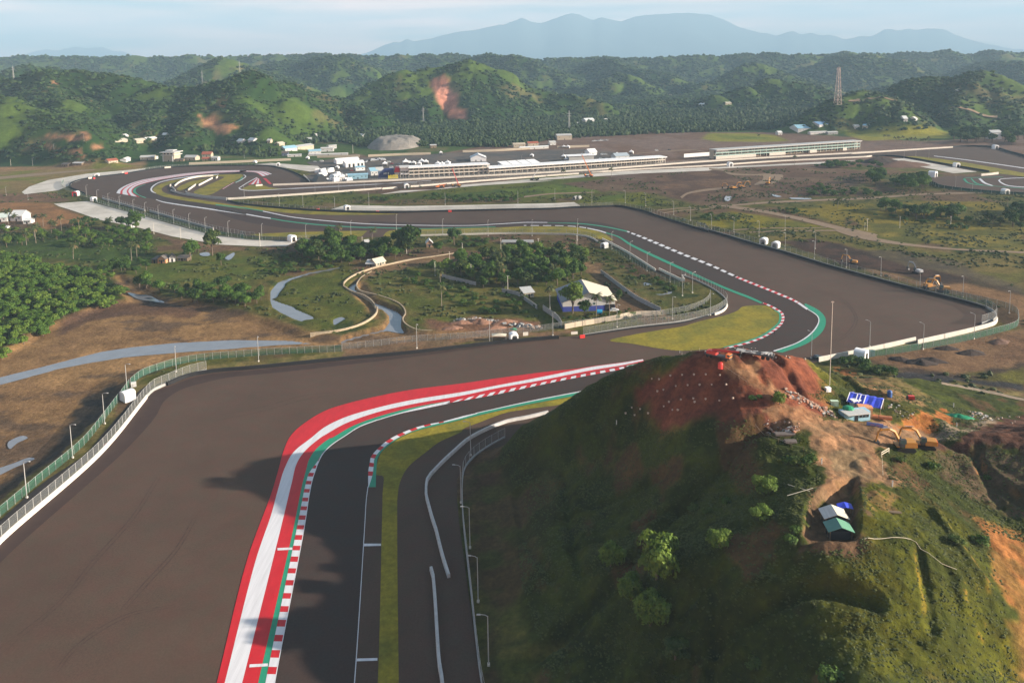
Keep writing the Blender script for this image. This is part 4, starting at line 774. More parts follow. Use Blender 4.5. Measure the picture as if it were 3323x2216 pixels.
def fence(label, s, wall_h=0, wall_m=None, h=3.0, mesh=None, step=3.0, cat='fence', group=None, posts=True, post_m=None, th=.35, every=1, name='mesh_fence', lean=0.0):
    P = run(s, step) if isinstance(s, str) else s; P = P.copy(); P[:, 2] = np.maximum(P[:, 2], 0); o0 = P[0].copy(); P = P-o0
    t = thing(name, label, cat, o0, group=group); KIDS[t] = []
    if wall_h:
        mb = MB(); wall_sweep(mb, P, -.15, wall_h, th); mb.build('concrete_wall', wall_m or M_WALLW, t)
    mb = MB(); n = len(P); mb.add([(x, y, z+wall_h+.05) for x, y, z in P]+[(x, y, z+wall_h+h) for x, y, z in P], [(i, i+1, n+i+1, n+i) for i in range(n-1)]); mb.build('mesh_panel', mesh or M_MESH, t)
    mb = MB(); mb.tube([(x, y, z+wall_h+h) for x, y, z in P], .032, 4); mb.build('rail', post_m or M_STEEL, t)
    if posts:
        first = None; Q = P[::every]
        if len(Q) > 100: Q = Q[np.linspace(0, len(Q)-1, 100).astype(int)]
        for x, y, z in Q:
            if first is None:
                mb = MB(); mb.box((0, 0, (wall_h+h)/2+.05), (.10, .10, wall_h+h+.1)); first = mb.build('post', post_m or M_STEEL, t, loc=(x, y, z))
            else:
                c = first.copy(); COL.objects.link(c); c.location = (x, y, z)
    return t
# lamp post: pole, arm, lamp head
def lamp_post():
    t = thing('lamp_post', 'x', 'lamp post'); KIDS[t] = []
    mb = MB(); mb.tube([(0, 0, -.2), (0, 0, 5), (0, 0, 10.4)], [.13, .11, .085], 7); mb.build('pole', M_STEEL, t)
    mb = MB(); mb.box((0, 0, .2), (.5, .5, .5)); mb.build('footing', M_WALLW, t)
    mb = MB(); mb.tube([(0, 0, 10.3), (.5, 0, 10.62), (1.5, 0, 10.75)], .06, 6); mb.build('arm', M_STEEL, t)
    mb = MB(); mb.box((1.75, 0, 10.74), (.8, .34, .14), taper=.8); mb.build('lamp_head', M_STEEL, t); return t
def marshal_tent(w=3.2, d=3.2, h=2.3, tint=None):
    tm = tint or M_TENT
    t = thing('marshal_tent', 'x', 'tent'); KIDS[t] = []
    arc = [(-w/2, 0), (-w/2, h)]+[(-w/2*math.cos(a), h+.75*math.sin(a)) for a in np.linspace(.25, math.pi-.25, 7)]+[(w/2, h), (w/2, 0)]
    V = [(x, y, z) for y in (-d/2, d/2) for x, z in arc]; n = len(arc)
    mb = MB(); mb.add(V, [(i, i+1, n+i+1, n+i) for i in range(n-1)]+[tuple(range(n, 2*n))]); mb.build('canopy', tm, t)
    fr = [(-w/2, 0), (-w/2, h)]+[(-w/2*math.cos(a), h+.75*math.sin(a)) for a in np.linspace(.25, math.pi-.25, 7)]+[(w/2, h), (w/2, 0), (w*.32, 0), (w*.32, h*.72), (w*.18, h*.95), (-w*.18, h*.95), (-w*.32, h*.72), (-w*.32, 0)]
    mb = MB(); mb.prism(fr, -d/2-.06, -d/2-.01); mb.build('front_panel', tm, t)
    mb = MB()
    for x in (-w/2, w/2):
        for y in (-d/2, d/2): mb.tube([(x, y, 0), (x, y, h)], .04, 5)
    mb.build('frame', M_STEEL, t); return t
def pagoda_tent(w=5.0, h=2.5, pk=2.3):
    t = thing('pagoda_tent', 'x', 'tent'); KIDS[t] = []
    prof = [(w*.72, h), (w*.45, h+pk*.25), (w*.2, h+pk*.55), (w*.03, h+pk)]
    mb = MB(); V = [(r*math.cos(math.pi/4+k*math.pi/2), r*math.sin(math.pi/4+k*math.pi/2), z) for r, z in prof for k in range(4)]
    mb.add(V, [(i*4+k, i*4+(k+1) % 4, i*4+4+(k+1) % 4, i*4+4+k) for i in range(3) for k in range(4)]+[(12, 13, 14, 15)]); mb.build('roof', M_TENT, t)
    mb = MB()
    for k in range(4):
        a = k*math.pi/2; mb.box((math.cos(a)*w*.5, math.sin(a)*w*.5, h-.25), (.05, w*.98, .5), rz=a)
        if k < 3: mb.box((math.cos(a)*w*.49, math.sin(a)*w*.49, h/2-.1), (.05, w*.9, h-.3), rz=a)
    mb.build('side_panel', M_TENT, t)
    mb = MB()
    for x in (-w/2, w/2):
        for y in (-w/2, w/2): mb.tube([(x, y, 0), (x, y, h)], .06, 5)
    mb.build('frame', M_STEEL, t); return t
def uv(fl, fr):
    fl = np.asarray(fl, float); fr = np.asarray(fr, float); u = (fr-fl)[:2]; w = float(np.linalg.norm(u)); return w, math.atan2(u[1], u[0])
def house(label, fl, fr, depth, wall_h, ridge_h, wm, rm, name='house', cat='house', ridge='u', over=.5, doors=1, wins=2, group=None, wm2=None, split=0, base=None, rm2=None, door_m=None):
    """footprint from two front corners; ridge along the front ('u'), away from it ('v') or a single slope ('s')"""
    w, rz = uv(fl, fr); z0 = min(gz(*fl[:2]), gz(*fr[:2])) if base is None else base
    t = thing(name, label, cat, (fl[0], fl[1], z0), rz, group); KIDS[t] = []; d = depth
    mb = MB(); lo = split or wall_h
    mb.box((w/2, d/2, lo/2-.4), (w, d, lo+.8)); mb.build('wall', wm2 if split else wm, t)
    if split:
        mb = MB(); mb.box((w/2, d/2, (lo+wall_h)/2), (w+.06, d+.06, wall_h-lo)); mb.build('wall', wm, t)
    e = over; rh = ridge_h-wall_h
    if ridge == 'u':
        mb = MB(); mb.prism([(0, wall_h), (d, wall_h), (d/2, ridge_h-.1)], 0.02, w-.02, axis='x'); mb.build('gable', wm, t)
        k = rh/(d/2)
        for sgn in (0, 1):
            y0 = -e if sgn == 0 else d+e
            mb = MB(); mb.prism([(y0, wall_h-k*e), (d/2, ridge_h), (d/2, ridge_h+.14), (y0, wall_h-k*e+.14)], -e, w+e, axis='x'); mb.build('roof', rm if sgn == 0 or not rm2 else rm2, t)
    elif ridge == 'v':
        mb = MB(); mb.prism([(0, wall_h), (w, wall_h), (w/2, ridge_h-.1)], 0.02, d-.02); mb.build('gable', wm, t)
        k = rh/(w/2)
        for sgn in (0, 1):
            x0 = -e if sgn == 0 else w+e
            mb = MB(); mb.prism([(x0, wall_h-k*e), (w/2, ridge_h), (w/2, ridge_h+.14), (x0, wall_h-k*e+.14)], -e, d+e); mb.build('roof', rm if sgn == 0 or not rm2 else rm2, t)
    else:
        mb = MB(); mb.prism([(-e, wall_h), (d+e, ridge_h), (d+e, ridge_h+.15), (-e, wall_h+.15)], -e, w+e, axis='x'); mb.build('roof', rm, t)
    for i in range(doors):
        x = w*(i+1)/(doors+1); mb = MB(); mb.box((x, -.04, 1.0), (.95, .1, 2.0)); mb.build('door', door_m or M_DARK, t)
    for i in range(wins):
        x = w*(i+.5)/wins; 
        if abs(x-w/2) < .9 and doors: continue
        mb = MB(); mb.box((x, -.03, wall_h*.58), (min(1.2, w*.18), .08, .9)); mb.build('window', M_GLASS, t)
    return t
def lattice(label, p, h, name='lattice_tower', wb=None, wt=None, m=None, arms=0, group=None, cat='tower', bands=None):
    wb = wb or h*.09; wt = wt or h*.02; t = thing(name, label, cat, p, .4, group); KIDS[t] = []; n = 9; r = max(.06, h*.0035)
    cs = [(-1, -1), (1, -1), (1, 1), (-1, 1)]; zz = [h*(1-(1-i/n)**1.15) for i in range(n+1)]
    W = [wb+(wt-wb)*(z/h)**.8 for z in zz]
    for a, b in cs:
        mb = MB(); mb.tube([(a*w/2, b*w/2, z) for w, z in zip(W, zz)], r*1.6, 5); mb.build('leg', m or M_STEEL, t)
    mb = MB()
    for i in range(n):
        for k in range(4):
            a, b = cs[k], cs[(k+1) % 4]
            mb.tube([(a[0]*W[i]/2, a[1]*W[i]/2, zz[i]), (b[0]*W[i+1]/2, b[1]*W[i+1]/2, zz[i+1])], r, 4); mb.tube([(b[0]*W[i]/2, b[1]*W[i]/2, zz[i]), (a[0]*W[i+1]/2, a[1]*W[i+1]/2, zz[i+1])], r, 4)
            mb.tube([(a[0]*W[i]/2, a[1]*W[i]/2, zz[i]), (b[0]*W[i]/2, b[1]*W[i]/2, zz[i])], r, 4)
    mb.build('bracing', m or M_STEEL, t)
    for i in range(arms):
        z = h*(.72+.11*i); L_ = h*.13
        mb = MB(); mb.tube([(-L_, 0, z), (0, 0, z+h*.03), (L_, 0, z)], r*1.5, 4); mb.tube([(-L_, 0, z), (L_, 0, z)], r*1.2, 4); mb.build('cross_arm', m or M_STEEL, t)
    if not arms:
        mb = MB(); mb.tube([(0, 0, h), (0, 0, h*1.03)], r*2, 6); mb.build('antenna', M_STEEL, t)
        for k in range(3): mb = MB(); mb.box((math.cos(k*2.1)*wt, math.sin(k*2.1)*wt, h*.95), (.5, .5, h*.05), rz=k*2.1); mb.build('antenna_panel', M_PLASW, t)
    return t
def car(m, kind='car'):
    t = thing('parked_'+('van' if kind == 'van' else 'car'), 'x', 'van' if kind == 'van' else 'car'); KIDS[t] = []
    if kind == 'van':
        body = [(-2.3, .35), (2.25, .35), (2.3, .95), (1.75, 1.15), (1.25, 2.0), (-2.25, 2.05), (-2.32, .9)]; gl = [(1.7, 1.2), (1.28, 1.9), (-2.0, 1.92), (-2.05, 1.25)]; wd_ = 1.75
    else:
        body = [(-2.1, .35), (2.1, .35), (2.15, .75), (1.1, .95), (.45, 1.45), (-1.2, 1.48), (-1.95, 1.0), (-2.15, .85)]; gl = [(1.0, .98), (.42, 1.4), (-1.15, 1.42), (-1.7, 1.02)]; wd_ = 1.7
    mb = MB(); mb.prism(body, -wd_/2, wd_/2); mb.build('body', m, t)
    mb = MB(); mb.prism(gl, -wd_/2-.02, wd_/2+.02); mb.build('window', M_GLASS, t)
    for x in (-1.35, 1.35):
        for y in (-wd_/2+.05, wd_/2-.05):
            mb = MB(); mb.tube([(x, y-.1, .32), (x, y+.1, .32)], .32, 10); mb.build('wheel', M_BLACK, t)
    return t
def excavator(paint, reach=1.0):
    t = thing('excavator', 'x', 'excavator'); KIDS[t] = []
    for y in (-1.15, 1.15):
        mb = MB(); mb.prism([(-2.0, .25), (-1.7, 0), (1.7, 0), (2.0, .25), (2.0, .6), (1.7, .85), (-1.7, .85), (-2.0, .6)], y-.3, y+.3); mb.build('crawler_track', M_BLACK, t)
    mb = MB(); mb.box((-.9, 0, 1.65), (2.6, 2.5, 1.2), taper=.95); mb.box((-2.1, 0, 1.6), (.5, 2.4, 1.0), taper=.85); mb.box((.2, -.2, 1.1), (3.6, 2.2, .25)); mb.build('engine_housing', paint, t)
    mb = MB(); mb.box((.75, .75, 2.0), (1.4, .95, 1.75), taper=.9); b = mb.build('cab', M_DSTEEL, t)
    mb = MB(); mb.box((.78, .76, 2.35), (1.3, 1.0, .8), taper=.96); mb.build('window', M_GLASS, b); KIDS.setdefault(b, [])
    mb = MB(); mb.tube([(.8, -.2, 1.5), (2.3, -.2, 4.2), (3.4, -.2, 4.75), (5.6, -.2, 4.4)], [.3, .36, .34, .24], 4); mb.build('boom', paint, t)
    mb = MB(); mb.tube([(5.2, -.2, 4.9), (5.8, -.2, 4.0), (6.3, -.2, 1.7)], [.2, .26, .16], 4); mb.build('stick', paint, t)
    mb = MB(); mb.prism([(5.6, 1.9), (6.5, 1.8), (6.6, .9), (6.1, .25), (5.4, .35), (5.75, 1.1)], -.75, .35); mb.build('bucket', M_DSTEEL, t)
    mb = MB(); mb.tube([(1.3, -.5, 1.6), (2.6, -.5, 3.6)], .09, 5); mb.tube([(2.8, -.2, 5.1), (5.0, -.2, 4.95)], .09, 5); mb.build('hydraulic_ram', M_STEEL, t)
    return t
def mobile_crane(paint, boomp, ang, L_=11.0, cabm=None):
    t = thing('mobile_crane', 'x', 'crane'); KIDS[t] = []
    mb = MB(); mb.box((0, 0, 1.15), (9.6, 2.4, .5)); mb.box((0, 0, .85), (9.0, 1.4, .3)); mb.build('chassis', M_DSTEEL, t)
    for x in (-3.6, -2.2, 1.8, 3.3):
        for y in (-1.0, 1.0): mb = MB(); mb.tube([(x, y-.2, .55), (x, y+.2, .55)], .55, 10); mb.build('wheel', M_BLACK, t)
    mb = MB(); mb.box((4.0, 0, 1.9), (1.5, 2.3, 1.5), taper=.9); c = mb.build('cab', cabm or paint, t); mb = MB(); mb.box((4.35, 0, 2.2), (1.0, 2.34, .6)); mb.build('window', M_GLASS, c)
    mb = MB(); mb.box((-1.8, 0, 2.0), (2.8, 2.3, 1.2), taper=.9); mb.box((-3.4, 0, 1.9), (1.1, 2.4, 1.0)); mb.build('turntable', paint, t)
    mb = MB(); a = ang; b0 = Vector((-2.2, 0, 2.6)); mb.tube([b0, b0+Vector((L_*math.cos(a), 0, L_*math.sin(a)))], [.48, .36], 4); mb.build('boom', boomp, t)
    mb = MB(); e = b0+Vector((L_*math.cos(a), 0, L_*math.sin(a))); mb.box(e, (.7, .6, .9), ry=-a); mb.tube([e, e-Vector((0, 0, 1.4))], .05, 4); mb.box(e-Vector((0, 0, 1.6)), (.3, .3, .5)); mb.build('hook', M_DSTEEL, t)
    mb = MB(); mb.tube([(-.6, 0, 2.2), b0+Vector((L_*.45*math.cos(a), 0, L_*.45*math.sin(a)))], .14, 5); mb.build('hydraulic_ram', M_STEEL, t); return t
def put(proto, used, p, rz=0.0, label=None, group=None, scale=1.0):
    """first time moves the thing itself, later copies it"""
    if proto not in used: used.add(proto); c = proto; c.location = p; c.rotation_euler = (0, 0, rz)
    else: c = copytree(proto, p, rz)
    c.scale = (scale,)*3 if not hasattr(scale, '__len__') else scale
    if label: c['label'] = label
    if group: c['group'] = group
    return c
USED = set()
# ------------------------------------------------------------------ plants
def leafcloud(lobes, n, size, seed, cols, flat_=.5):
    """leaf-sized faces through lobes (x,y,z,rx,ry,rz); colour varies clump by clump"""
    r = np.random.default_rng(seed); lobes = np.asarray(lobes, float); w = lobes[:, 3]*lobes[:, 4]+lobes[:, 4]*lobes[:, 5]; w /= w.sum(); V = []; C_ = []
    pick = r.choice(len(lobes), n, p=w); d = r.normal(size=(n, 3)); d /= np.linalg.norm(d, axis=1)[:, None]; d[:, 2] = np.where(d[:, 2] < -.35, -d[:, 2], d[:, 2])
    rr = r.uniform(.62, 1.08, n)**.6; pos = lobes[pick, :3]+d*lobes[pick, 3:]*rr[:, None]
    bump = (vn(pos[:, 0]*1.3+seed, pos[:, 1]*1.3+pos[:, 2]*1.7, seed)-.5); pos += d*bump[:, None]*lobes[pick, 3:].mean(1)[:, None]*.5
    nrm = d+r.normal(size=(n, 3))*flat_; nrm[:, 2] += .25; nrm /= np.linalg.norm(nrm, axis=1)[:, None]
    a = np.cross(nrm, r.normal(size=(n, 3))); a /= np.maximum(np.linalg.norm(a, axis=1), 1e-6)[:, None]; b = np.cross(nrm, a)
    s = size*r.uniform(.6, 1.3, n)[:, None]; a = a*s; b = b*s*r.uniform(.5, .9, n)[:, None]
    V = np.stack([pos-a, pos-b*.9, pos+a, pos+b], 1).reshape(-1, 3)
    lt = r.uniform(0, 1, len(lobes))[pick]*.6+vn(pos[:, 0]*.9, pos[:, 1]*.9+pos[:, 2], seed+3)*.4; lt = np.clip(lt+r.normal(size=n)*.12, 0, 1)
    c = mixc(cols[0], cols[1], lt)*np.array((.95, 1.08, .8)); C_ = np.repeat(c, 4, 0)
    return V, np.arange(4*n).reshape(n, 4), C_
M_LEAF = mat('foliage', None, attr='col', rough=.7, var=.25, scale=.5, spec=.25)
def _translucent(m):
    t = m.node_tree; p = next(n for n in t.nodes if n.type == 'BSDF_PRINCIPLED'); o = next(n for n in t.nodes if n.type == 'OUTPUT_MATERIAL'); s = p.inputs['Base Color'].links[0].from_socket
    tr = t.nodes.new('ShaderNodeBsdfTranslucent'); t.links.new(s, tr.inputs[0]); mx = t.nodes.new('ShaderNodeMixShader'); mx.inputs[0].default_value = .22; t.links.new(p.outputs[0], mx.inputs[1]); t.links.new(tr.outputs[0], mx.inputs[2]); t.links.new(mx.outputs[0], o.inputs[0])
_translucent(M_LEAF)
M_BARK = mat('bark', (.13, .10, .075), rough=.95, var=.3, scale=3)
M_PALMB = mat('palm_bark', (.24, .20, .16), rough=.95, var=.25, scale=3)
DG, MG, LG, YGc, OL = (.024, .050, .012), (.050, .096, .017), (.090, .148, .023), (.145, .185, .030), (.092, .102, .030)
def tree_proto(name, seed, R_=3.2, H_=7.0, n=1500, cols=(DG, LG), nl=9, leaf=.38, trunk=True, low=.28, squash=.8):
    """unit tree: trunk with limbs under a crown of lobes"""
    r = random.Random(seed); t = thing(name, 'x', 'tree'); KIDS[t] = []
    lobes = []
    for k in range(nl):
        a = r.uniform(0, 6.28); q = R_*.68*math.sqrt(r.random()); z = H_*(low+(1-low)*(.25+.55*r.random()*(1-.4*q/R_))); s = R_*r.uniform(.34, .56)
        lobes.append((q*math.cos(a), q*math.sin(a), z, s, s*r.uniform(.8, 1.2), s*squash*r.uniform(.75, 1.0)))
    lobes.append((0, 0, H_*(low+.45*(1-low)), R_*.6, R_*.6, (1-low)*H_*.4))
    V, F_, C_ = leafcloud(lobes, n, leaf, seed, cols)
    if trunk:
        mb = MB(); mb.tube([(0, 0, -.4), (.1, .05, H_*.2), (.05, -.1, H_*.5)], [R_*.085, R_*.065, R_*.04], 7)
        for k in range(4):
            l = lobes[k]; mb.tube([(.07, -.02, H_*(.2+.06*k)), (l[0]*.6, l[1]*.6, (H_*.25+l[2])/2+.3), (l[0], l[1], l[2])], [R_*.045, R_*.03, R_*.012], 5)
        mb.build('trunk', M_BARK, t)
    o = link('crown', mesh_np('crown', V, F_, [M_LEAF], col=C_), t); KIDS[t].append(o); return t
def palm_proto(seed, H_=9.0, cols=((.035, .055, .018), (.095, .11, .035))):
    r = random.Random(seed); t = thing('palm_tree', 'x', 'palm'); KIDS[t] = []; bx, by = r.uniform(-1, 1), r.uniform(-1, 1)
    P = [(bx*(k/5)**2, by*(k/5)**2, -.3+(H_+.3)*k/5) for k in range(6)]
    mb = MB(); mb.tube(P, [.2, .16, .14, .13, .12, .11], 7); mb.build('trunk', M_PALMB, t)
    V = []; F_ = []; C_ = []; nf = 18
    for k in range(nf):
        a = 2*math.pi*k/nf*1.0+r.uniform(-.2, .2); el = r.uniform(-.35, 1.1); Lf = r.uniform(3.0, 4.0); p = Vector((bx, by, H_)); d = Vector((math.cos(a)*math.cos(el), math.sin(a)*math.cos(el), math.sin(el))); s = Vector((-math.sin(a), math.cos(a), 0)); lt = r.random()
        c0 = np.array(cols[0])*(1-lt)+np.array(cols[1])*lt
        if el < -.1: c0 = np.array((.17, .12, .055))
        for j in range(7):
            w = .62*math.sin(math.pi*min(1, (j+.6)/7.2))**.7
            for sg in (-1, 1):
                b = len(V); q = p+d*Lf/7*.75
                V += [p[:], q[:], (q+s*sg*w+Vector((0, 0, -w*.55))+d*.2)[:], (p+s*sg*w+Vector((0, 0, -w*.55))+d*.12)[:]]; F_.append((b, b+1, b+2, b+3)); C_ += [c0*r.uniform(.8, 1.15)]*4
            p = p+d*Lf/7; d = (d+Vector((0, 0, -.2-.05*j*.5))).normalized()
    o = link('crown', mesh_np('crown', V, np.array(F_), [M_LEAF], col=np.array(C_)), t); KIDS[t].append(o); return t
# ================================================================== circuit furniture
def fpts(s): return flat(s)
# --- lamp posts: runs along the fences, each named by its run
LP = lamp_post()
def lamps(s, where, faced, h=1.0, arm=None, hill=False):
    P = hits(s) if hill else flat(s)
    if not hill: P[:, 2] = np.maximum(ground_i(P[:, 0], P[:, 1]), 0)
    n = len(P)
    for i, p in enumerate(P):
        rz = arm if arm is not None else 0
        lab = f"lamp post {where}" if n == 1 else f"lamp post {where}, {ordw(i)} from {faced}"
        put(LP, USED, tuple(p), rz+random.uniform(-.1, .1), lab, 'lamp posts along the circuit', h)
lamps("G 185,295 500,20 D 720,1348 875,1130", "along the near green fence at left", "the camera", arm=rad(-10))
lamps("D 1213,990 1779,920 E 515,832 1015,790 1450,740 1891,685 2272,625 F 195,600", "on the inner fence below the canal field", "the left", arm=rad(-60))
lamps("F 889,895 1290,815 1657,835 2007,762", "along the white wall at lower right", "the left", arm=rad(120))
lamps("F 2250,590 1930,480 1635,425 1367,335 1130,275 910,212 710,150 N 1550,1600 1165,1370", "behind the long fence of the right-hand run-off", "the right corner", arm=rad(-150))
lamps("N 835,1450 515,1390 230,1345 M 2120,1250 1905,1165 1550,1060 1290,1020", "behind the fence at the top of the run-off", "the right", arm=rad(-140))
lamps("E 1980,215 2097,300 2255,378 2340,470 F 72,450", "along the inner blue-grey fence by the mud track", "the top", arm=rad(30))
lamps("E 1855,148 M 680,1500", "by the bend at the end of the yellow verge", "the right", arm=rad(60))
lamps("J 318,625 455,690 597,735 740,775 915,825 1065,865 1235,905 1425,965 1625,1020 1830,1075 2122,1128", "along the green fence by the left concrete apron", "the hairpin", arm=rad(70))
lamps("K 590,1325 1150,1335 1722,1280 L 340,1200 930,1260 1505,1280 2065,1280 M 685,1420", "along the yellow verge of the middle straight", "the left", arm=rad(80))
lamps("K 365,790 812,900 1112,915 1515,940 1950,885 L 960,885 1885,862 M 395,990 865,1010", "in the grass beyond the middle straight", "the left", arm=rad(-90))
lamps("K 1265,730 1565,700 1890,685 L 80,690 600,650", "beside the start straight opposite the paddock", "the left", h=.8, arm=rad(90))
lamps("O 1035,645 1375,1010 1590,1060 720,640 870,620", "at the far right bend", "the left", h=.9, arm=rad(60))
lamps("H 1008,1445 936,1010 880,640 818,330 E 885,1565", "at the foot of the dark hill beside the track", "the camera", arm=rad(178))
lamps("V 95,160 430,230", "by the brown lane at far left", "the left", h=.8, arm=0.0)
lamps("A 590,1120 225,1140 1680,1090 1860,1080 380,1125 B 1235,1120 1525,1050", "by the far village road", "the edge", h=.9, arm=0.0)
# bare concrete poles in the infield
PP = thing('utility_pole', 'x', 'pole'); KIDS[PP] = []
mb = MB(); mb.tube([(0, 0, -.3), (0, 0, 9)], [.19, .13], 7); mb.build('shaft', M_WALLW, PP); mb = MB(); mb.box((0, 0, 8.9), (1.5, .12, .12)); mb.build('cross_arm', M_WALLW, PP)
for (s, lab, h) in (("W 1083,440", "pale bare pole beside the trees left of the thatched hut", .95), ("W 1646,485", "pale bare pole in front of the tallest infield tree", .95), ("E 740,235", "short pale pole on the canal bank", .7), ("E 828,198", "pale pole standing on the bend of the canal road", .95), ("E 1092,145", "pale pole left of the dark bridge", .8), ("E 1245,160", "thin pole before the dark bridge", .6), ("E 1350,165", "pale pole right of the dark bridge", .95), ("E 1615,150", "thick pale pole by the mud track at the inner bend", 1.0), ("E 640,330", "thin pole on the left edge of the infield wood", .9), ("E 888,348", "thin pole in the middle of the infield wood", .9), ("E 1140,432", "pole with a crosspiece above the grey shed", .9), ("E 1430,580", "thin dark pole left of the blue warehouse", .9),
                    ("J 1175,1100", "pole on the lower edge of the left concrete apron", .9), ("J 1515,1155", "thin pole at the bend of the left concrete apron", .9), ("J 1700,1250", "short pole before the bushy tree by the puddle", .5), ("K 565,1410", "pole at the right end of the left concrete apron", 1.0), ("J 1940,1140", "pole rising before the green fence at left", .8), ("F 1015,1080", "tall flagless mast at the crest of the dirt hill", 2.5),
                    ("N 2210,1370", "pole of a pair in the right-hand scrub", .9), ("N 2180,1360", "shorter pole of a pair in the right-hand scrub", .6), ("O 1312,1530", "pale pole in the scrub at the right", .9), ("O 665,1530", "thin pole in the yellow scrub at the right", .9), ("O 250,1560", "pole at the lower edge of the right scrub", .9),
                    ("A 75,1140", "pole by the far left village road", .9), ("B 75,1055", "pole left of the gravel mound", 1.3), ("B 465,1020", "pole right of the gravel mound", 1.1)):
    p = hits(s)[0]; put(PP, USED, tuple(p), random.uniform(-.6, .6), lab, None, ((.45, .45, h) if h > 2 else (h, h, h)))
# --- walls and fences
barrier('white_wall', 'long white concrete wall along the left edge of the near run-off', 'wall', "G -70,700 0,612 690,2 D 1010,1172", 1.5, .4, M_WALLW)
fence('tall steel mesh fence on the white wall at left', "G -75,695 0,606 690,-4 D 1008,1166 1060,1116 1150,1077 1300,1015 1420,985", h=3.2, step=3.0, every=1, wall_h=.9, wall_m=M_WALLG)
fence('green mesh fence between the mudflat and the near lane', "G -60,470 0,425 300,170 490,15 D 600,1470 840,1165 890,1095", h=2.8, mesh=M_MESHG, step=3, every=1)
fence('green mesh fence curving on behind the white hut', "D 900,1085 1000,1012 1250,935 1600,893 2000,868 2352,850", h=2.8, mesh=M_MESHG, step=3)
fence('pale mesh fence along the infield edge of the run-off', "E 0,835 500,787 800,768 1100,735 1400,705 1700,668 2000,630 2352,575 F 100,550 160,520 190,490 195,460", h=2.6, step=3.2)
barrier('tyre_barrier', 'long black tyre barrier along the top of the near run-off', 'barrier', "D 1150,1082 1300,1022 1500,988 1700,972 2000,943 2352,908 E 500,862 1000,803 1400,765 1490,760", 1.3, 1.0, M_TYRE)
barrier('red_barrier', 'small red barrier block at the end of the tyre barrier', 'barrier', "E 1635,757 1668,753", 1.3, 1.0, M_REDP, step=1)
barrier('red_barrier', 'small red barrier block at the gap in the left white wall', 'barrier', "D 718,1525 735,1505", 1.3, .8, M_REDP, step=1)
barrier('sign_board', 'white board on the tyre barrier next to the red block', 'sign', "E 1575,745 1620,741", 2.0, .2, M_WALLW, step=1, base=.8)
barrier('sign_board', 'small white board beside the white infield tent', 'sign', "E 1245,752 1280,749", 2.2, .25, M_WALLW, step=1, base=.7)
barrier('tyre_barrier', 'dark low barrier along the infield side by the stone wall', 'barrier', "E 1660,745 2000,694 2352,652 F 180,608", .7, .5, M_TYRE)
fence('grey fence on a low wall rounding the inside of the far corner', "E 1660,738 2000,684 2352,640 F 200,595 290,545 312,518 300,488 240,436 110,366 0,325", h=3.0, wall_h=.5, wall_m=M_WALLG)
barrier('white_wall', 'short curved white wall at the inside corner tip', 'wall', "F 225,600 270,583 300,560 312,535", 1.1, .5, M_WALLW)
barrier('blue_grey_wall', 'pale wall along the inner side of the middle straight', 'wall', "F 0,337 E 2352,372 2180,290", 1.4, .5, M_WALLW)
barrier('blue_grey_wall', 'pale wall sweeping from the marshal tent down the inner side', 'wall', "E 2155,297 1960,172 1830,102 1790,82", 1.4, .5, M_WALLW)
fence('green mesh fence beside the muddy track inside the bend', "E 2352,420 2150,335 1960,220 1820,140 1760,110", h=2.8, mesh=M_MESHG, step=4)
fence('grey fence on a wall under the yellow verge', "E 1760,105 1700,68 1600,50 1400,44 1100,42 800,49 540,56", h=2.6, wall_h=1.1, wall_m=M_WALLW, step=5)
fence('grey mesh fence from the white marshal tent to the trees', "W 520,305 350,312 230,318", h=2.4, wall_h=.8, wall_m=M_WALLG, step=4)
barrier('tyre_barrier', 'black tyre barrier along the long right-hand run-off', 'barrier', "M 1655,1172 2180,1337 2352,1392 F 100,2 300,57 550,132 700,172 1000,264 1300,347 1600,427 1900,502 2080,552", 1.2, .9, M_TYRE, step=5)
fence('long grey mesh fence behind the right-hand run-off', "M 1600,1135 1655,1165 2180,1330 2352,1385 F 100,-5 300,50 550,125 700,165 1000,257 1300,340 1600,420 1900,495 2080,545 2150,585 2160,625 2060,665", h=3.2, wall_h=1.0, wall_m=M_WALLG, step=5, every=1)
fence('outer green mesh fence around the lower right corner', "F 1290,890 1650,835 2000,765 2300,680 2312,630 2300,590 2250,560 2000,500 1800,460", h=2.8, mesh=M_MESHG, step=4)
barrier('white_wall', 'white wall sweeping into the lower right corner', 'wall', "F 2168,640 2150,665 2060,695 1620,797", 1.8, .45, M_WALLW)
barrier('white_wall', 'white wall running behind the crest of the dirt hill', 'wall', "F 1606,777 1300,845 940,917", 1.8, .45, M_WALLW)
barrier('tyre_barrier', 'black tyre barrier along the top of the middle straight', 'barrier', "K 150,835 300,873 700,918 1300,963 2050,988 L 1000,968 1900,948 2352,941 M 500,1088 1000,1071 1200,1063 1400,1098 1600,1148 1650,1173", 1.4, 1.0, M_TYRE, step=6)
fence('grey mesh fence over the concrete apron on the middle straight', "K 300,862 700,908 1300,950 2050,976 L 1000,956 1900,937 2352,930 M 500,1078 1000,1060 1200,1052 1400,1086 1600,1136", h=2.6, wall_h=.6, wall_m=M_WALLG, step=6)
for s, l in (("L 80,985 120,983", "small red block on the left end of the middle barrier"), ("L 1000,975 1040,974", "small red block midway along the middle barrier"), ("K 1285,955 1315,957", "dark red block on the middle barrier near the white tent")):
    barrier('red_barrier', l, 'barrier', s, 1.6, 1.2, M_REDP, step=1)
barrier('tyre_barrier', 'black barrier beside the left concrete apron', 'barrier', "J 520,655 1060,808", 1.5, 1.0, M_WALLG, step=6)
barrier('tyre_barrier', 'second black barrier beside the left concrete apron', 'barrier', "J 1120,812 1500,925 1930,1045", 1.5, 1.0, M_WALLG, step=6)
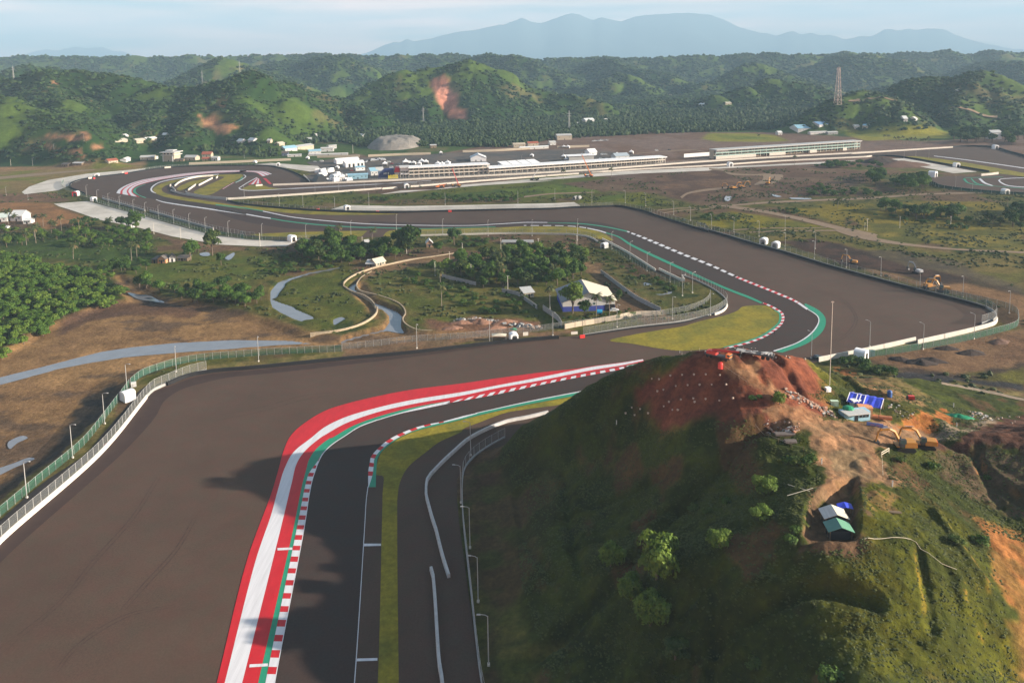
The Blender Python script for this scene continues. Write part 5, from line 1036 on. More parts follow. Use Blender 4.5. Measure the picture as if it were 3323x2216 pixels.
fence('mesh fence with close posts beside the left concrete apron', "J 520,650 800,728 1060,803 1120,808 1500,920 1930,1040 2352,1125 K 300,1270 500,1290", h=3.2, step=4.5)
fence('green outer fence above the left concrete apron', "J 430,690 760,790 1100,880 1500,985 1930,1108 2352,1155 K 300,1310 640,1335 900,1340", h=2.8, mesh=M_MESHG, step=5, wall_h=.2, wall_m=M_WALLG)
fence('green fence rounding the outside of the hairpin at left', "J 430,688 250,610 110,560 20,520 0,470 30,430", h=2.8, mesh=M_MESHG, step=5)
barrier('tyre_barrier', 'black barrier around the outside of the hairpin', 'barrier', "J 300,590 190,545 110,505 130,450 270,405 500,370 800,335 1100,285 1400,252 1800,235 2352,230 K 500,385 700,395 900,440 1050,500 1150,560 1190,600", 1.3, .8, M_TYRE, step=7)
fence('grey mesh fence behind the hairpin barrier', "J 80,500 110,445 260,398 500,362 800,327 1100,277 1400,244 1800,227 2352,222 K 500,377 700,387 900,430", h=2.6, step=7)
for s, l in (("J 340,398 385,392", "white board on the hairpin barrier at left"), ("J 405,400 425,397", "red block on the hairpin barrier at left"), ("J 765,327 795,322", "white board on the far hairpin barrier"), ("J 805,335 840,330", "red block on the far hairpin barrier"), ("J 1310,262 1390,255", "long white board behind the hairpin")):
    barrier('sign_board' if 'board' in l else 'red_barrier', l, 'sign' if 'board' in l else 'barrier', s, 1.8, .5, M_WALLW if 'white' in l else M_REDP, step=2)
barrier('white_wall', 'long white wall along the far side of the start straight', 'wall', "K 730,640 L 0,594 1000,545 2352,475 M 1000,594 2352,494 N 1000,444 2352,374 O 0,594 1340,510", 1.9, .5, M_WALLW, step=12)
barrier('white_wall', 'long white wall along the near side of the start straight', 'wall', "K 155,818 1300,743 1340,740", 1.7, .5, M_WALLW, step=12)
barrier('white_wall', 'second length of white wall on the near side of the start straight', 'wall', "K 1270,745 2110,684", 1.7, .5, M_WALLW, step=12)
barrier('white_wall', 'third length of white wall below the pit building', 'wall', "K 2120,692 L 350,672", 1.7, .5, M_WALLW, step=12)
barrier('white_wall', 'white wall below the pit building from the white tent to the right', 'wall', "L 520,662 1200,604 2352,514 M 700,650", 1.7, .5, M_WALLW, step=12)
barrier('white_wall', 'white wall on the near side of the straight by the second stand', 'wall', "M 860,636 1500,593 2352,550 N 1000,494 2280,428 O 310,622", 1.7, .5, M_WALLW, step=12)
fence('tall debris fence above the pit straight wall', "L 0,590 1000,541 2352,471 M 1000,590 2352,490", h=3.6, step=12)
fence('tall debris fence on the near side of the pit straight', "L 520,660 1200,602 2352,512 M 1000,630", h=3.6, step=12)
for s, l, m in (("J 1440,492 1500,445 1600,405 1750,375 1930,362", "long curved white wall inside the hairpin islands", M_WALLW), ("J 1612,545 1705,478", "short white wall lower left on the hairpin island", M_WALLW), ("J 1745,485 1920,393", "white wall upper right on the hairpin island", M_WALLW), ("J 1965,395 1985,375", "tiny white wall block at the hairpin island tip", M_WALLW), ("J 1380,495 1390,480", "white wall stub at the left of the hairpin islands", M_WALLW),
               ("J 1395,500 1450,555", "short grey wall at the left of the hairpin islands", M_WALLG), ("J 1390,552 1500,590 1800,640 2100,668", "grey double barrier along the hairpin exit", M_WALLG), ("J 1580,565 1600,590 1800,625 2100,655", "inner grey barrier along the hairpin exit", M_WALLG), ("J 2110,660 2352,648", "white wall joining the hairpin exit to the straight", M_WALLW), ("K 1120,515 1195,595", "white slanting wall at the paddock end of the hairpin", M_WALLW), ("K 510,648 595,640", "white and dark block on the small yellow island", M_WALLW)):
    barrier('white_wall' if m is M_WALLW else 'grey_wall', l, 'wall', s, 1.7, .8, m, step=4)
barrier('white_wall', 'curved white wall at the far right bend', 'wall', "O 1700,868 1800,860 1920,845", 2.2, .6, M_WALLW, step=5)
barrier('tyre_barrier', 'black barrier below the far right bend', 'barrier', "O 1010,885 1050,930 1120,975 1200,1010 1500,1050 1900,1085 2246,1100 2400,1112", 1.8, 1.0, M_TYRE, step=8)
fence('green fence below the far right bend', "O 1000,905 1060,960 1200,1025 1500,1068 1900,1105 2246,1120", h=3, mesh=M_MESHG, step=8)
barrier('tyre_barrier', 'dark barrier along the yellow verge at the far right', 'barrier', "O 330,622 520,618 740,640 1300,735 1800,820", 1.8, .8, M_TYRE, step=8)
barrier('tyre_barrier', 'black barrier at the top of the far right run-off', 'barrier', "O 1340,508 1500,497 1700,499 1850,510 2040,563 2246,620 2450,700", 2.2, 1.2, M_TYRE, step=8)
# hill foot
_hf = run("H 1000,1760 960,1568 925,1300 888,950 862,720 838,500 826,300 828,170 845,90 900,20 E 1010,1500 1120,1440", 3.0)
fence('dark mesh fence at the foot of the hill beside the track', _hf, h=2.6, wall_h=.5, wall_m=M_WALLG, post_m=M_STEEL)
barrier('concrete_wall', 'low white wall curving along the service lane under the hill', 'wall', "H 735,845 690,700 640,500 628,470 600,370 580,290 578,230 590,170 650,100 b 0,690 50,645 130,575 250,510 380,460 500,437 630,405", 1.0, .75, M_WALLG if 0 else mat('worn_white_concrete', (.42, .41, .40), rough=.9, var=.2, scale=.8), step=3)
barrier('concrete_wall', 'straight low white wall between the service lanes under the hill', 'wall', "H 700,1700 690,1568 670,1450 655,1250 640,1000 622,815 612,792", 1.0, .75, MATS['worn_white_concrete'], step=3)
# canal walls and site walls
def canal_wall(label, s, h=2.2, base=-2.6, th=.7):
    P = flat(s, -1.6); Q = smooth(P[:, :2], step=2.0); Q = np.c_[Q, np.zeros(len(Q))]; o0 = Q[0].copy(); Q -= o0
    mb = MB(); wall_sweep(mb, Q, base, h, th); return mb.build('canal_wall', M_STONE, label=label, cat='wall', loc=o0)
canal_wall('pale stone canal wall sweeping past the hut', "W 2352,505 2000,560 1700,600 1400,665 1200,715 1000,790 900,850 850,900 845,930", .9)
canal_wall('dark stone canal wall curving across the canal', "W 850,935 950,1000 1100,1050 1180,1100 1240,1170 1250,1230", .3)
canal_wall('pale stone canal wall ending by the mudflat', "W 1275,1220 1260,1290 1180,1370 1050,1440 900,1490 700,1530 420,1560", .9)
canal_wall('dark inner canal wall on the field side', "W 1200,740 1080,810 1030,870 1010,910 1020,950 1060,990 1250,1040 1450,1105 1560,1160 1620,1230 1630,1290 1600,1340 1610,1390 1680,1450 1780,1490 1900,1505 2352,1510", .2, -2.4)
def site_wall(label, s, h, m, th=.25):
    P = run(s, 2.5); o0 = P[0].copy(); P = P-o0; mb = MB(); wall_sweep(mb, P, -.4, h, th)
    for x, y, z in P[::2]: mb.box((x, y, z+h/2), (th+.12, th+.12, h+.15))
    return mb.build('panel_wall', m, label=label, cat='wall', loc=o0)
site_wall('cream panel wall before the blue warehouse, partly overgrown', "S 1285,1085 1500,1045 1800,990 2100,935 2352,880 E 2210,597", 2.3, mat('cream_panels', (.50, .42, .32), rough=.9, var=.1, col2=(.07, .09, .03), c2scale=.25, c2lo=.56, c2hi=.6))
site_wall('grey panel wall beside the muddy track', "E 2190,575 2000,480 1880,390 1780,320", 2.2, M_WALLG)
site_wall('grey panel wall descending left of the warehouse', "S 1240,1060 1180,960 1080,880 950,790", 2.6, M_WALLG)
site_wall('grey wall half hidden in the infield bushes', "E 1340,560 1260,500 1200,460 1100,440", 2.0, M_WALLG)
site_wall('pale wall fragment among the infield trees', "E 690,340 790,365 920,395", 2.0, M_WALLG)
site_wall('short white wall in the infield wood', "E 765,285 830,268 875,258", 2.0, M_WALLW)
for i, s in enumerate(("B 180,1080 400,1070 610,1063", "B 830,1050 1100,1040 1420,1020", "K 1290,285 1830,275", "A 1300,1135 1600,1122 2000,1105", "B 1480,1020 1700,1012", "L 1740,190 1930,185")):
    barrier('site_wall', ['pale wall below the gravel mound', 'pale wall below the palm plain', 'cream wall behind the white paddock hall', 'pale wall behind the hairpin', 'pale wall near the two small pagodas', 'broken cream wall behind the paddock'][i], 'wall', s, 3.0, .6, M_CREAM, step=15)
# --- marshal tents
MT = marshal_tent()
for s, rz, lab, sc in (("D 880,1182", 2.5, "white marshal tent beside the left green fence", 1.2), ("E 1180,768", .25, "white marshal tent below the infield rubble", 1.05), ("E 1805,140", -.9, "white marshal tent at the inner bend of the middle straight", 1.1), ("K 970,1340", .9, "white marshal tent by the yellow verge at left", 1.35), ("F 1230,900", .8, "pale marshal tent behind the crest of the dirt hill", 1.3), ("F 562,112", -.7, "left one of two white tents behind the right run-off", 1.3), ("F 645,137", -.7, "right one of two white tents behind the right run-off", 1.3), ("J 408,680", 1.0, "white marshal tent at the corner of the left apron", 1.3), ("K 1670,945", .6, "white tent on the middle concrete apron", 1.3), ("L 468,672", .3, "white tent on the near side of the pit straight", 1.4), ("N 465,550", .3, "white tent with dark doorway by the second stand straight", 1.6), ("O 1385,755", .2, "white tent on the yellow verge at far right", 1.6), ("O 1085,880", .7, "white tent at the start of the far right bend", 2.0), ("O 2005,1100", .2, "tall white tent below the far right bend", 1.5), ("O 1880,525", .1, "white tent above the far right run-off", 1.8), ("K 795,385", .2, "white tent behind the hairpin", 1.2), ("J 452,372", .3, "white tent on the upper left apron", 1.3), ("N 600,0", 0, "", 0)):
    if not lab: continue
    p = flat(s)[0]; p[2] = max(gz(p[0], p[1]), 0); put(MT, USED, tuple(p), rz, lab, 'white marshal tents', sc)
mt2 = marshal_tent(); mt2['label'] = 'red and white marshal tent at the hairpin fence'; p = flat("J 185,612")[0]; mt2.location = p; mt2.scale = (1.5,)*3; KIDS[mt2][1].data.materials[0] = M_REDC
def box_unit(label, s, w, d, h, m, rz=0.0, name='equipment_box', cat='box', sub=None):
    p = hits(s)[0]; mb = MB(); mb.box((0, 0, h/2), (w, d, h), taper=.97); mb.box((0, 0, h+.06), (w*1.04, d*1.04, .12)); mb.box((0, -d/2-.03, h*.45), (w*.35, .06, h*.7))
    return mb.build(name, m, label=label, cat=cat, loc=p, rot=(0, 0, rz))
box_unit('grey cabinet beside the white tent at the left fence', "D 920,1090", 1.7, 1.0, 1.6, M_PLASW, .4)
box_unit('dark cabinet by the white tent behind the crest', "F 1300,880", 2.5, 1.6, 2.2, M_GLASS, .3)
# parasol with a slack white canopy by the infield tent
t = thing('gazebo', 'slack cream canopy on thin poles left of the infield tent', 'gazebo', flat("E 1080,775")[0]); KIDS[t] = []
mb = MB(); mb.add([(-3, -1.4, 2.6), (3, -1.4, 2.4), (3.2, 1.6, 2.5), (-3.2, 1.6, 2.7), (0, 0, 3.3)], [(0, 1, 4), (1, 2, 4), (2, 3, 4), (3, 0, 4)]); mb.build('canopy', M_ROOFC, t)
for x, y in ((-2.9, -1.3), (2.9, -1.3), (3, 1.5), (-3, 1.5)): mb = MB(); mb.tube([(x, y, 0), (x, y, 2.6)], .05, 5); mb.build('pole', M_STEEL, t)
# person on the kerb
def person(label, p, rz, shirt, legs):
    me = bpy.data.meshes.new('person'); bm = bmesh.new(); J = [(0, 0, .95), (0, 0, 1.2), (0, 0, 1.42), (0, .02, 1.52), (0, .02, 1.66), (.2, 0, 1.42), (.27, .02, 1.13), (.3, .1, .88), (-.2, 0, 1.42), (-.27, 0, 1.13), (-.3, .06, .88), (.1, 0, .92), (.12, .04, .5), (.13, 0, .08), (.13, .14, .04), (-.1, 0, .92), (-.12, .02, .5), (-.13, -.05, .08), (-.13, .09, .04)]
    R_ = [.15, .15, .16, .06, .1, .07, .05, .04, .07, .05, .04, .1, .07, .05, .04, .1, .07, .05, .04]; E_ = [(0, 1), (1, 2), (2, 3), (3, 4), (2, 5), (5, 6), (6, 7), (2, 8), (8, 9), (9, 10), (0, 11), (11, 12), (12, 13), (13, 14), (0, 15), (15, 16), (16, 17), (17, 18)]
    sk = bm.verts.layers.skin.verify(); v = [bm.verts.new(j) for j in J]; [bm.edges.new((v[a], v[b])) for a, b in E_]
    for q, r in zip(v, R_): q[sk].radius = (r, r)
    v[0][sk].use_root = True; bm.to_mesh(me); bm.free(); o = link('person', me, loc=p, rot=(0, 0, rz), label=label, cat='person'); o.modifiers.new('skin', 'SKIN'); m = o.modifiers.new('sub', 'SUBSURF'); m.levels = m.render_levels = 1; me.materials.append(legs)
    mb = MB(); mb.lathe((0, 0, 0), [(.17, .95), (.19, 1.2), (.21, 1.4), (.09, 1.5)], 10); h = mb.build('shirt', shirt, o); mb = MB(); mb.lathe((0, .01, 0), [(.10, 1.66), (.12, 1.72), (.07, 1.8)], 8); mb.build('hair', M_BLACK, o); return o
person('person in dark clothes standing on the kerb of the yellow island', tuple(flat("F 636,733")[0]), 1.0, M_DARK, M_DARK)
# ================================================================== buildings
def HS(label, a, depth, wh, rh, wm, rm, **k):
    P = flat(a) if not k.pop('onhill', False) else hits(a); return house(label, P[0], P[1], depth, wh, rh, wm, rm, **k)
# the blue warehouse
wb = HS('large warehouse with white gable, blue lower walls and a roof with its shaded slope coloured darker', "S 1255,822 2050,792", 21, 5.0, 9.2, M_PLASW, mat('shaded_roof_slope', (.20, .215, .24), rough=.6, var=.1), name='warehouse', cat='warehouse', ridge='v', over=.9, doors=0, wins=0, wm2=M_BLUEW, split=2.6, rm2=M_ROOFC)  # left slope turned from the sun: its shade is in the roof colour
w_, _ = uv(*flat("S 1255,822 2050,792")); mb = MB(); mb.box((w_*.9, -.06, 1.5), (w_*.19, .14, 3.0)); mb.build('door_opening', M_DARK, wb)
for i in range(3): mb = MB(); mb.box((w_*(.42+.09*i), -.05, 3.6), (1.0, .1, .9)); mb.build('window', M_GLASS, wb)
tk = thing('water_tank', 'bright blue water tank before the warehouse', 'tank', hits("S 1815,840")[0]); KIDS[tk] = []
mb = MB(); mb.tube([(-1.2, 0, 1.1), (1.2, 0, 1.1)], 1.0, 14); mb.build('barrel', mat('cyan_plastic', (.03, .30, .55), rough=.4, var=.05), tk); mb = MB(); mb.box((-.8, 0, .15), (.3, 1.6, .5)); mb.box((.8, 0, .15), (.3, 1.6, .5)); mb.build('cradle', M_WALLG, tk)
HS('small shed with a flat grey roof left of the warehouse', "S 665,600 815,585", 7, 2.6, 3.6, M_CREAM, M_ROOFZ, ridge='s', name='shed', cat='shed')
HS('small white hut with a blue roof at the top of the infield wood', "E 1475,228 1520,222", 4.5, 3.0, 4.6, M_PLASW, mat('pale_zinc', (.55, .60, .66), rough=.5, var=.1), name='hut', cat='hut')
HS('open hut with a pale sheet roof beside the canal wall', "W 1255,655 1375,625", 6, 2.4, 4.4, M_CREAM, M_ROOFC, name='hut', cat='hut', rm2=M_ROOFZ)
HS('low annex with a drooping grey roof left of the canal hut', "W 1130,655 1250,655", 5, 1.9, 3.1, M_WOOD, M_ROOFZ, ridge='s', name='hut', cat='hut')
HS('brown brick hut with a white roof right of the tall infield tree', "W 1900,412 1975,408", 6, 3.0, 5.0, mat('brick_wall', (.30, .19, .13), rough=.9, var=.2), M_PLASW, ridge='v', name='hut', cat='hut')
HS('hut roof showing among the infield trees at left', "W 1120,395 1170,390", 5, 2.6, 3.8, M_CREAM, M_ROOFZ, name='hut', cat='hut')
HS('second hut roof showing among the infield trees', "W 1325,395 1375,400", 5, 2.6, 3.8, M_CREAM, M_PLASW, name='hut', cat='hut')
HS('small house with orange walls and a dark roof in the left meadow', "D 1085,248 1140,248", 5, 2.8, 4.6, M_ORANGE, M_ROOFD, ridge='v')
HS('small house with white walls and a dark roof in the left meadow', "D 1165,240 1205,236", 5, 2.8, 4.6, M_PLASW, M_ROOFD, ridge='v')
HS('dark lean-to left of the two meadow houses', "D 1045,245 1080,247", 5, 2.2, 3.2, M_WOOD, M_ROOFD, ridge='s', name='shed', cat='shed')
HS('low dark shed right of the two meadow houses', "D 1215,232 1290,232", 5, 2.0, 2.6, M_WOOD, M_ROOFD, ridge='s', name='shed', cat='shed')
HS('house with a pale blue-green roof at the left edge', "V -90,575 110,565", 10, 3.5, 6.2, M_PLASW, mat('mint_roof', (.50, .58, .54), rough=.6, var=.1))
HS('large house with a white roof among the palms at left', "V 160,560 340,560", 10, 4.5, 8.0, M_PLASW, mat('white_roof', (.68, .70, .68), rough=.6, var=.08))
HS('low white annex right of the large white-roofed house', "V 355,600 470,595", 7, 2.8, 4.0, M_PLASW, MATS['white_roof'])
HS('white hut by the round trees on the left apron', "V 1935,660 2000,665", 4, 2.2, 3.0, M_PLASW, M_PLASW, name='hut', cat='hut')
HS('tiny white hut at the left edge under the palms', "V 80,700 112,700", 3, 2.4, 3.2, M_PLASW, M_ROOFZ, name='hut', cat='hut')
# gate tower building behind the hairpin
fl, fr = flat("J 1290,175 1430,175"); gt = house('pale concrete tower with stepped flat roofs behind the hairpin', fl, fr, 16, 11.0, 11.4, M_CREAM, M_CREAM, ridge='s', name='gate_tower', cat='tower', over=.2, doors=1, wins=0); w_, _ = uv(fl, fr)
for z, e in ((8.0, 1.8), (11.4, 2.6), (13.6, 1.0)): mb = MB(); mb.box((w_/2, 8, z+.3), (w_+2*e if z < 13 else w_*.7, 16+2*e if z < 13 else 10, .8)); mb.build('roof_slab', M_PLASW, gt)
for x in (.2, .5, .8): mb = MB(); mb.box((w_*x, -.1, 9.9), (w_*.14, .2, 1.8)); mb.build('window', M_DARK, gt); 
for i, x in enumerate((.08, .92)): mb = MB(); mb.box((w_*x, -1.2, 4), (1.0, 1.0, 8)); mb.build('column', M_PLASW, gt)
for i, (s, d, wh, rh, wm, rm, lab) in enumerate((("J 1000,160 1180,155", 9, 4, 6, M_CREAM, M_ROOFZ, 'long village house left of the gate tower'), ("J 1085,150 1185,150", 8, 3.5, 4.5, M_PLASW, M_ROOFC, 'cream building with pillars left of the gate tower'), ("J 1560,160 1700,162", 10, 4, 6.5, M_CREAM, M_ROOFZ, 'village house with a grey roof right of the gate tower'), ("J 1785,120 1900,118", 9, 4, 7, M_CREAM, M_ROOFR, 'village house with a red tiled roof'), ("J 1790,168 1880,165", 7, 3, 4.5, M_WOOD, M_ROOFR, 'low brick-red shed before the red-roofed house'), ("J 1905,165 1985,165", 7, 4, 5.5, M_PLASW, M_ROOFZ, 'white shop beside the red-roofed house'), ("J 1450,175 1550,172", 6, 2.5, 3.4, M_WOOD, M_ROOFD, 'low dark stall right of the gate tower'), ("J 820,185 880,165", 7, 4, 5.5, M_PLASW, M_PLASW, 'bright white house end at the foot of the left hill'), ("J 600,200 720,195", 10, 4, 6, M_CREAM, M_ROOFR, 'brown and cream row of stalls under the left hill'), ("J 140,225 255,222", 8, 3, 4, M_WOOD, M_ROOFZ, 'grey-roofed shed on the far left road'), ("J 0,240 80,238", 8, 3, 4.5, M_WOOD, M_ROOFD, 'dark-roofed shed at the far left road end'),
        ("K 885,200 1040,198", 14, 5, 8, M_PLASW, M_ROOFB, 'pale blue roofed workshop behind the paddock'), ("K 1045,180 1250,172", 14, 6, 8, M_CREAM, M_ROOFZ, 'long grey-roofed hall behind the paddock'), ("K 1190,240 1340,232", 12, 4, 6, M_PLASW, M_ROOFB, 'low pale blue roof beside the paddock hall'), ("K 1340,210 1500,205", 10, 5, 6, M_PLASW, M_PLASW, 'white flat building behind the paddock'), ("K 915,275 1090,268", 5, 2.5, 3.2, M_PLASW, M_PLASW, 'long low white building at the paddock corner'), ("K 840,260 920,258", 8, 4, 6, mat('slate_wall', (.12, .14, .2), var=.1), M_ROOFD, 'dark blue house at the paddock corner'), ("K 1180,262 1680,248", 4, 2, 2.8, M_PLASW, M_PLASW, 'long row of white stalls below the hill'), ("K 1440,175 1540,165", 6, 5, 5.6, M_STEEL, M_ROOFZ, 'thin open canopy at the left of the gravel mound'),
        ("K 270,105 330,103", 9, 4, 7, M_PLASW, MATS['white_roof'], 'left one of two white village roofs in the trees'), ("K 410,92 480,90", 9, 4, 7, M_PLASW, MATS['white_roof'], 'right one of two white village roofs in the trees'), ("K 1165,75 1220,74", 9, 4, 6, M_PLASW, M_ROOFZ, 'white village house above the workshops'), ("K 1285,22 1315,22", 8, 4, 6, M_PLASW, M_PLASW, 'tiny white house high on the wooded foot slope'), ("K 1800,25 1870,30", 9, 4, 6, M_PLASW, MATS['white_roof'], 'white house left above the gravel mound'), ("K 655,100 695,100", 8, 4, 6, M_CREAM, M_ROOFZ, 'grey village house in the dark trees'), ("K 810,135 880,133", 9, 4, 6, M_CREAM, M_ROOFC, 'cream village roof in the dark trees'),
        ("A 790,980 880,978", 10, 4, 6, M_CREAM, M_ROOFC, 'cream house in the valley left of the ridge'), ("A 940,985 1000,980", 10, 4, 6, M_CREAM, M_ROOFC, 'second cream house in the valley'), ("A 1010,972 1080,968", 10, 4, 6, M_CREAM, MATS['white_roof'], 'pale long house in the valley'), ("A 1115,945 1140,943", 8, 4, 7, M_PLASW, MATS['white_roof'], 'white house gable in the valley palms'), ("A 865,950 885,950", 8, 4, 6, M_PLASW, M_PLASW, 'tiny white house in the valley at left'),
        ("B 1675,858 1735,855", 16, 9, 12, M_PLASW, MATS['white_roof'], 'grey-white hall in the forest below the pylon'), ("B 1620,868 1675,866", 10, 5, 7, M_CREAM, M_ROOFZ, 'low grey house beside the forest hall'), ("B 1815,845 1830,844", 10, 5, 8, M_PLASW, M_PLASW, 'small white house right of the forest hall'), ("B 2185,655 2275,665", 14, 6, 8, M_PLASW, M_ROOFC, 'white house row on the far hillside'), ("B 1480,965 1580,962", 16, 7, 9, M_CREAM, M_ROOFZ, 'two-storey grey building at the palm edge'), ("B 1180,1015 1260,1012", 10, 4, 6, M_CREAM, M_CREAM, 'cream house at the edge of the palm plain'), ("B 1280,1005 1350,1002", 8, 4, 6, M_CREAM, M_ROOFR, 'house with a brick roof at the palm edge'), ("B 1430,1000 1470,998", 8, 4, 6, M_PLASW, M_ROOFZ, 'small white house at the palm edge'), ("B 1225,1032 1420,1022", 6, 3, 4, M_PLASW, MATS['white_roof'], 'long white shed below the palm edge'), ("B 610,1020 650,1018", 8, 4, 5, M_WOOD, M_ROOFZ, 'grey shed in the palm shade'),
        ("C 115,735 150,735", 16, 6, 9, M_PLASW, MATS['white_roof'], 'white house at the foot of the small hill'), ("C 300,725 340,722", 14, 5, 7, M_CREAM, M_ROOFC, 'cream house at the foot of the small hill'), ("C 1525,838 1552,838", 12, 5, 9, M_PLASW, MATS['white_roof'], 'white domed house under the right hill'), ("C 1605,838 1620,838", 10, 5, 8, M_PLASW, M_PLASW, 'small white house under the right hill'), ("C 1880,632 1955,618", 14, 5, 7, M_PLASW, M_ROOFC, 'pale houses high on the right hill'), ("C 2130,960 2200,958", 14, 10, 13, M_PLASW, M_ROOFZ, 'grey building in the dark trees at the right edge'), ("C 1190,888 1220,887", 10, 5, 7, M_PLASW, M_ROOFZ, 'pale house by the road under the right hill'), ("C 1240,885 1275,883", 10, 5, 7, M_CREAM, M_ROOFB, 'blue-roofed house by the road under the right hill'))):
    P = hits(s); P = P if abs(P[0][1]-P[1][1]) < 120 else np.array([P[0], P[0]+[40, 0, 0]])
    house(lab, P[0], P[1], d, wh, rh, wm, rm, doors=1, wins=3, over=.6)
# long pit building, two blocks
M_PITG = mat('pale_glazing', (.20, .23, .22), rough=.3, var=.35, scale=.15, spec=.5); M_PITD = mat('dark_garage_door', (.10, .10, .095), var=.5, scale=.12)  # pale grey-green window rows, dark mottled grey garage door row
def pit(label, a, tops, depth, fl_h, nfl, bays, roof_m, wall_m, railm, name='pit_building', closed=False, solid_ground=None):
    P = flat(a); w, rz = uv(P[0], P[1]); t = thing(name, label, 'pit building', P[0], rz); KIDS[t] = []; H_ = fl_h*nfl
    mb = MB(); mb.box((w/2, depth*.66, H_/2), (w, depth*.66, H_)); mb.build('wall', wall_m, t)
    for f in range(1, nfl): mb = MB(); mb.box((w/2, depth*.17, f*fl_h), (w, depth*.36, .35)); mb.box((w/2, .05, f*fl_h+.6), (w, .08, .9)); mb.build('floor_slab', railm, t)
    for i in range(bays+1):
        mb = MB(); mb.box((w*i/bays, .35, H_/2), (.45, .45, H_)); mb.build('column', M_WALLW, t)
    for f in range(nfl):
        mb = MB(); zc = f*fl_h+fl_h*.5
        for i in range(bays): mb.box((w*(i+.5)/bays, depth*.33-.05, zc), (w/bays*.72, .12, fl_h*.62))
        mb.build('window_row' if f else 'garage_door_row', M_PITG if f else M_PITD, t)
    mb = MB(); mb.box((w/2, depth*.45-1, H_+.5), (w+1.5, depth*1.15, 1.1)); mb.build('roof', roof_m, t)
    if solid_ground:
        for x0, x1 in solid_ground: mb = MB(); mb.box((w*(x0+x1)/2, -.4, fl_h*.5), (w*(x1-x0), .4, fl_h)); mb.build('hoarding', M_WALLW, t)
    return t, w
pit('three-storey pit building, left block with white roof edge', "L 500,545 1515,497", 0, 15, 3.6, 3, 16, M_TENT, M_WALLW, M_WALLW)
pit('long low pit building, right block under a continuous white roof', "L 1515,500 2352,455 M 1800,508".replace(' 2352,455', ''), 0, 15, 3.4, 2, 34, M_TENT, M_WALLW, M_WALLW)
pit('unfinished second pit stand with pale green floors', "N 285,462 2120,335", 0, 13, 3.6, 3, 24, M_ROOFZ, M_CREAM, mat('pale_green_rail', (.36, .50, .46), rough=.7, var=.1), name='unfinished_stand', solid_ground=((0, .26), (.35, .46), (.63, .68), (.87, .9)))
P = flat("N 285,458 440,448"); w_, rz_ = uv(P[0], P[1]); mb = MB(); mb.box((w_/2, -.6, 9), (w_, .5, 4.2)); mb.build('sign_board', M_TENT, label='blank white billboard on the left end of the second stand', cat='sign', loc=P[0], rot=(0, 0, rz_))
for i, (s, lab) in enumerate((("N -120,438 270,410", 'white hoarding left of the second stand'),)): barrier('hoarding', lab, 'wall', s, 4.5, .4, M_TENT, step=20)
# race control cluster
t, w_ = pit('white race control block at the left end of the pit building', "L 392,545 495,541", 0, 14, 3.7, 3, 3, M_PLASW, M_PLASW, M_PLASW, name='race_control')
mb = MB(); mb.box((w_/2, -.3, 9.6), (w_*.95, .3, 3.2)); mb.box((w_/2, -.3, 5.0), (w_*.95, .3, 1.2)); mb.build('banner', M_TENT, t)
P = flat("U 1330,705 1750,690"); w_, rz_ = uv(P[0], P[1]); t = thing('hospitality_hall', 'navy hospitality hall with a red roof corner and white marks', 'hall', P[0], rz_); KIDS[t] = []
mb = MB(); mb.prism([(0, 0), (w_*.78, 0), (w_*.72, 9.5), (w_*.30, 9.0), (w_*.08, 5)], 0, 12); mb.build('wall', M_NAVY, t)
mb = MB(); mb.prism([(w_*.74, 6.0), (w_, 6.0), (w_, 10.5), (w_*.82, 10.8)], -.3, 11); mb.build('roof', M_REDC, t)
mb = MB(); mb.box((w_*.88, 5.5, 2.9), (w_*.22, 10.5, 5.8)); mb.build('annex', M_PLASW, t)
mb = MB(); mb.prism([(w_*.28, 4.6), (w_*.55, 4.2), (w_*.60, 5.4), (w_*.30, 5.8)], -.15, -.02); mb.build('banner', M_GLASS, t)
mb = MB()
for x in (.28, .32, .345, .39, .47, .49): mb.box((w_*x, -.12, 5.0), (w_*.014, .2, 1.7))
mb.box((w_*.375, -.12, 5.7), (w_*.03, .2, .35)); mb.box((w_*.48, -.12, 5.7), (w_*.04, .2, .35)); mb.build('lettering', M_TENT, t)
P = flat("U 1525,708 1720,700"); w_, rz_ = uv(P[0], P[1]); t = thing('event_sign', 'yellow event letters standing before the navy hall', 'sign', P[0], rz_); KIDS[t] = []
mb = MB(); mb.box((w_/2, 0, .4), (w_, .9, .8)); mb.build('base', M_YELC, t)
for i, (x, hh) in enumerate(((.06, 3.2), (.17, 2.6), (.28, 3.4), (.40, 2.8), (.52, 3.5), (.66, 3.3), (.80, 3.6), (.93, 3.0))): mb = MB(); mb.box((w_*x, -.1, .8+hh/2-.2), (w_*.075, .5, hh)); mb.build('letter', M_YELC, t)
HS('pale blue tent hall left of the navy hall', "U 1200,650 1330,640", 14, 5, 8, M_PLASW, M_ROOFB, name='tent_hall', cat='hall')
HS('grey-blue hall roof beside the navy hall', "U 1320,640 1450,630", 12, 5, 8, mat('slate_wall', (.12, .14, .2)), M_ROOFZ, name='tent_hall', cat='hall')
HS('white and pale blue long bus-like hall beside the straight', "U 760,720 1140,705", 8, 4.5, 5.5, M_ROOFB, M_ROOFB, name='hospitality_unit', cat='hall', wins=5)
HS('white hoarding-fronted unit left of the blue hall', "U 510,760 705,745", 6, 3.5, 4, M_PLASW, M_PLASW, name='hospitality_unit', cat='hall')
HS('long white open-sided tent hall in the paddock', "U 545,430 975,400", 14, 4.5, 6.5, M_TENT, M_TENT, name='tent_hall', cat='hall', doors=0, wins=0)
h = HS('white tent hall with tall dark openings in the paddock', "U 720,495 1075,470", 14, 5, 7, M_TENT, M_TENT, name='tent_hall', cat='hall', doors=0, wins=0); w_, _ = uv(*flat("U 720,495 1075,470"))
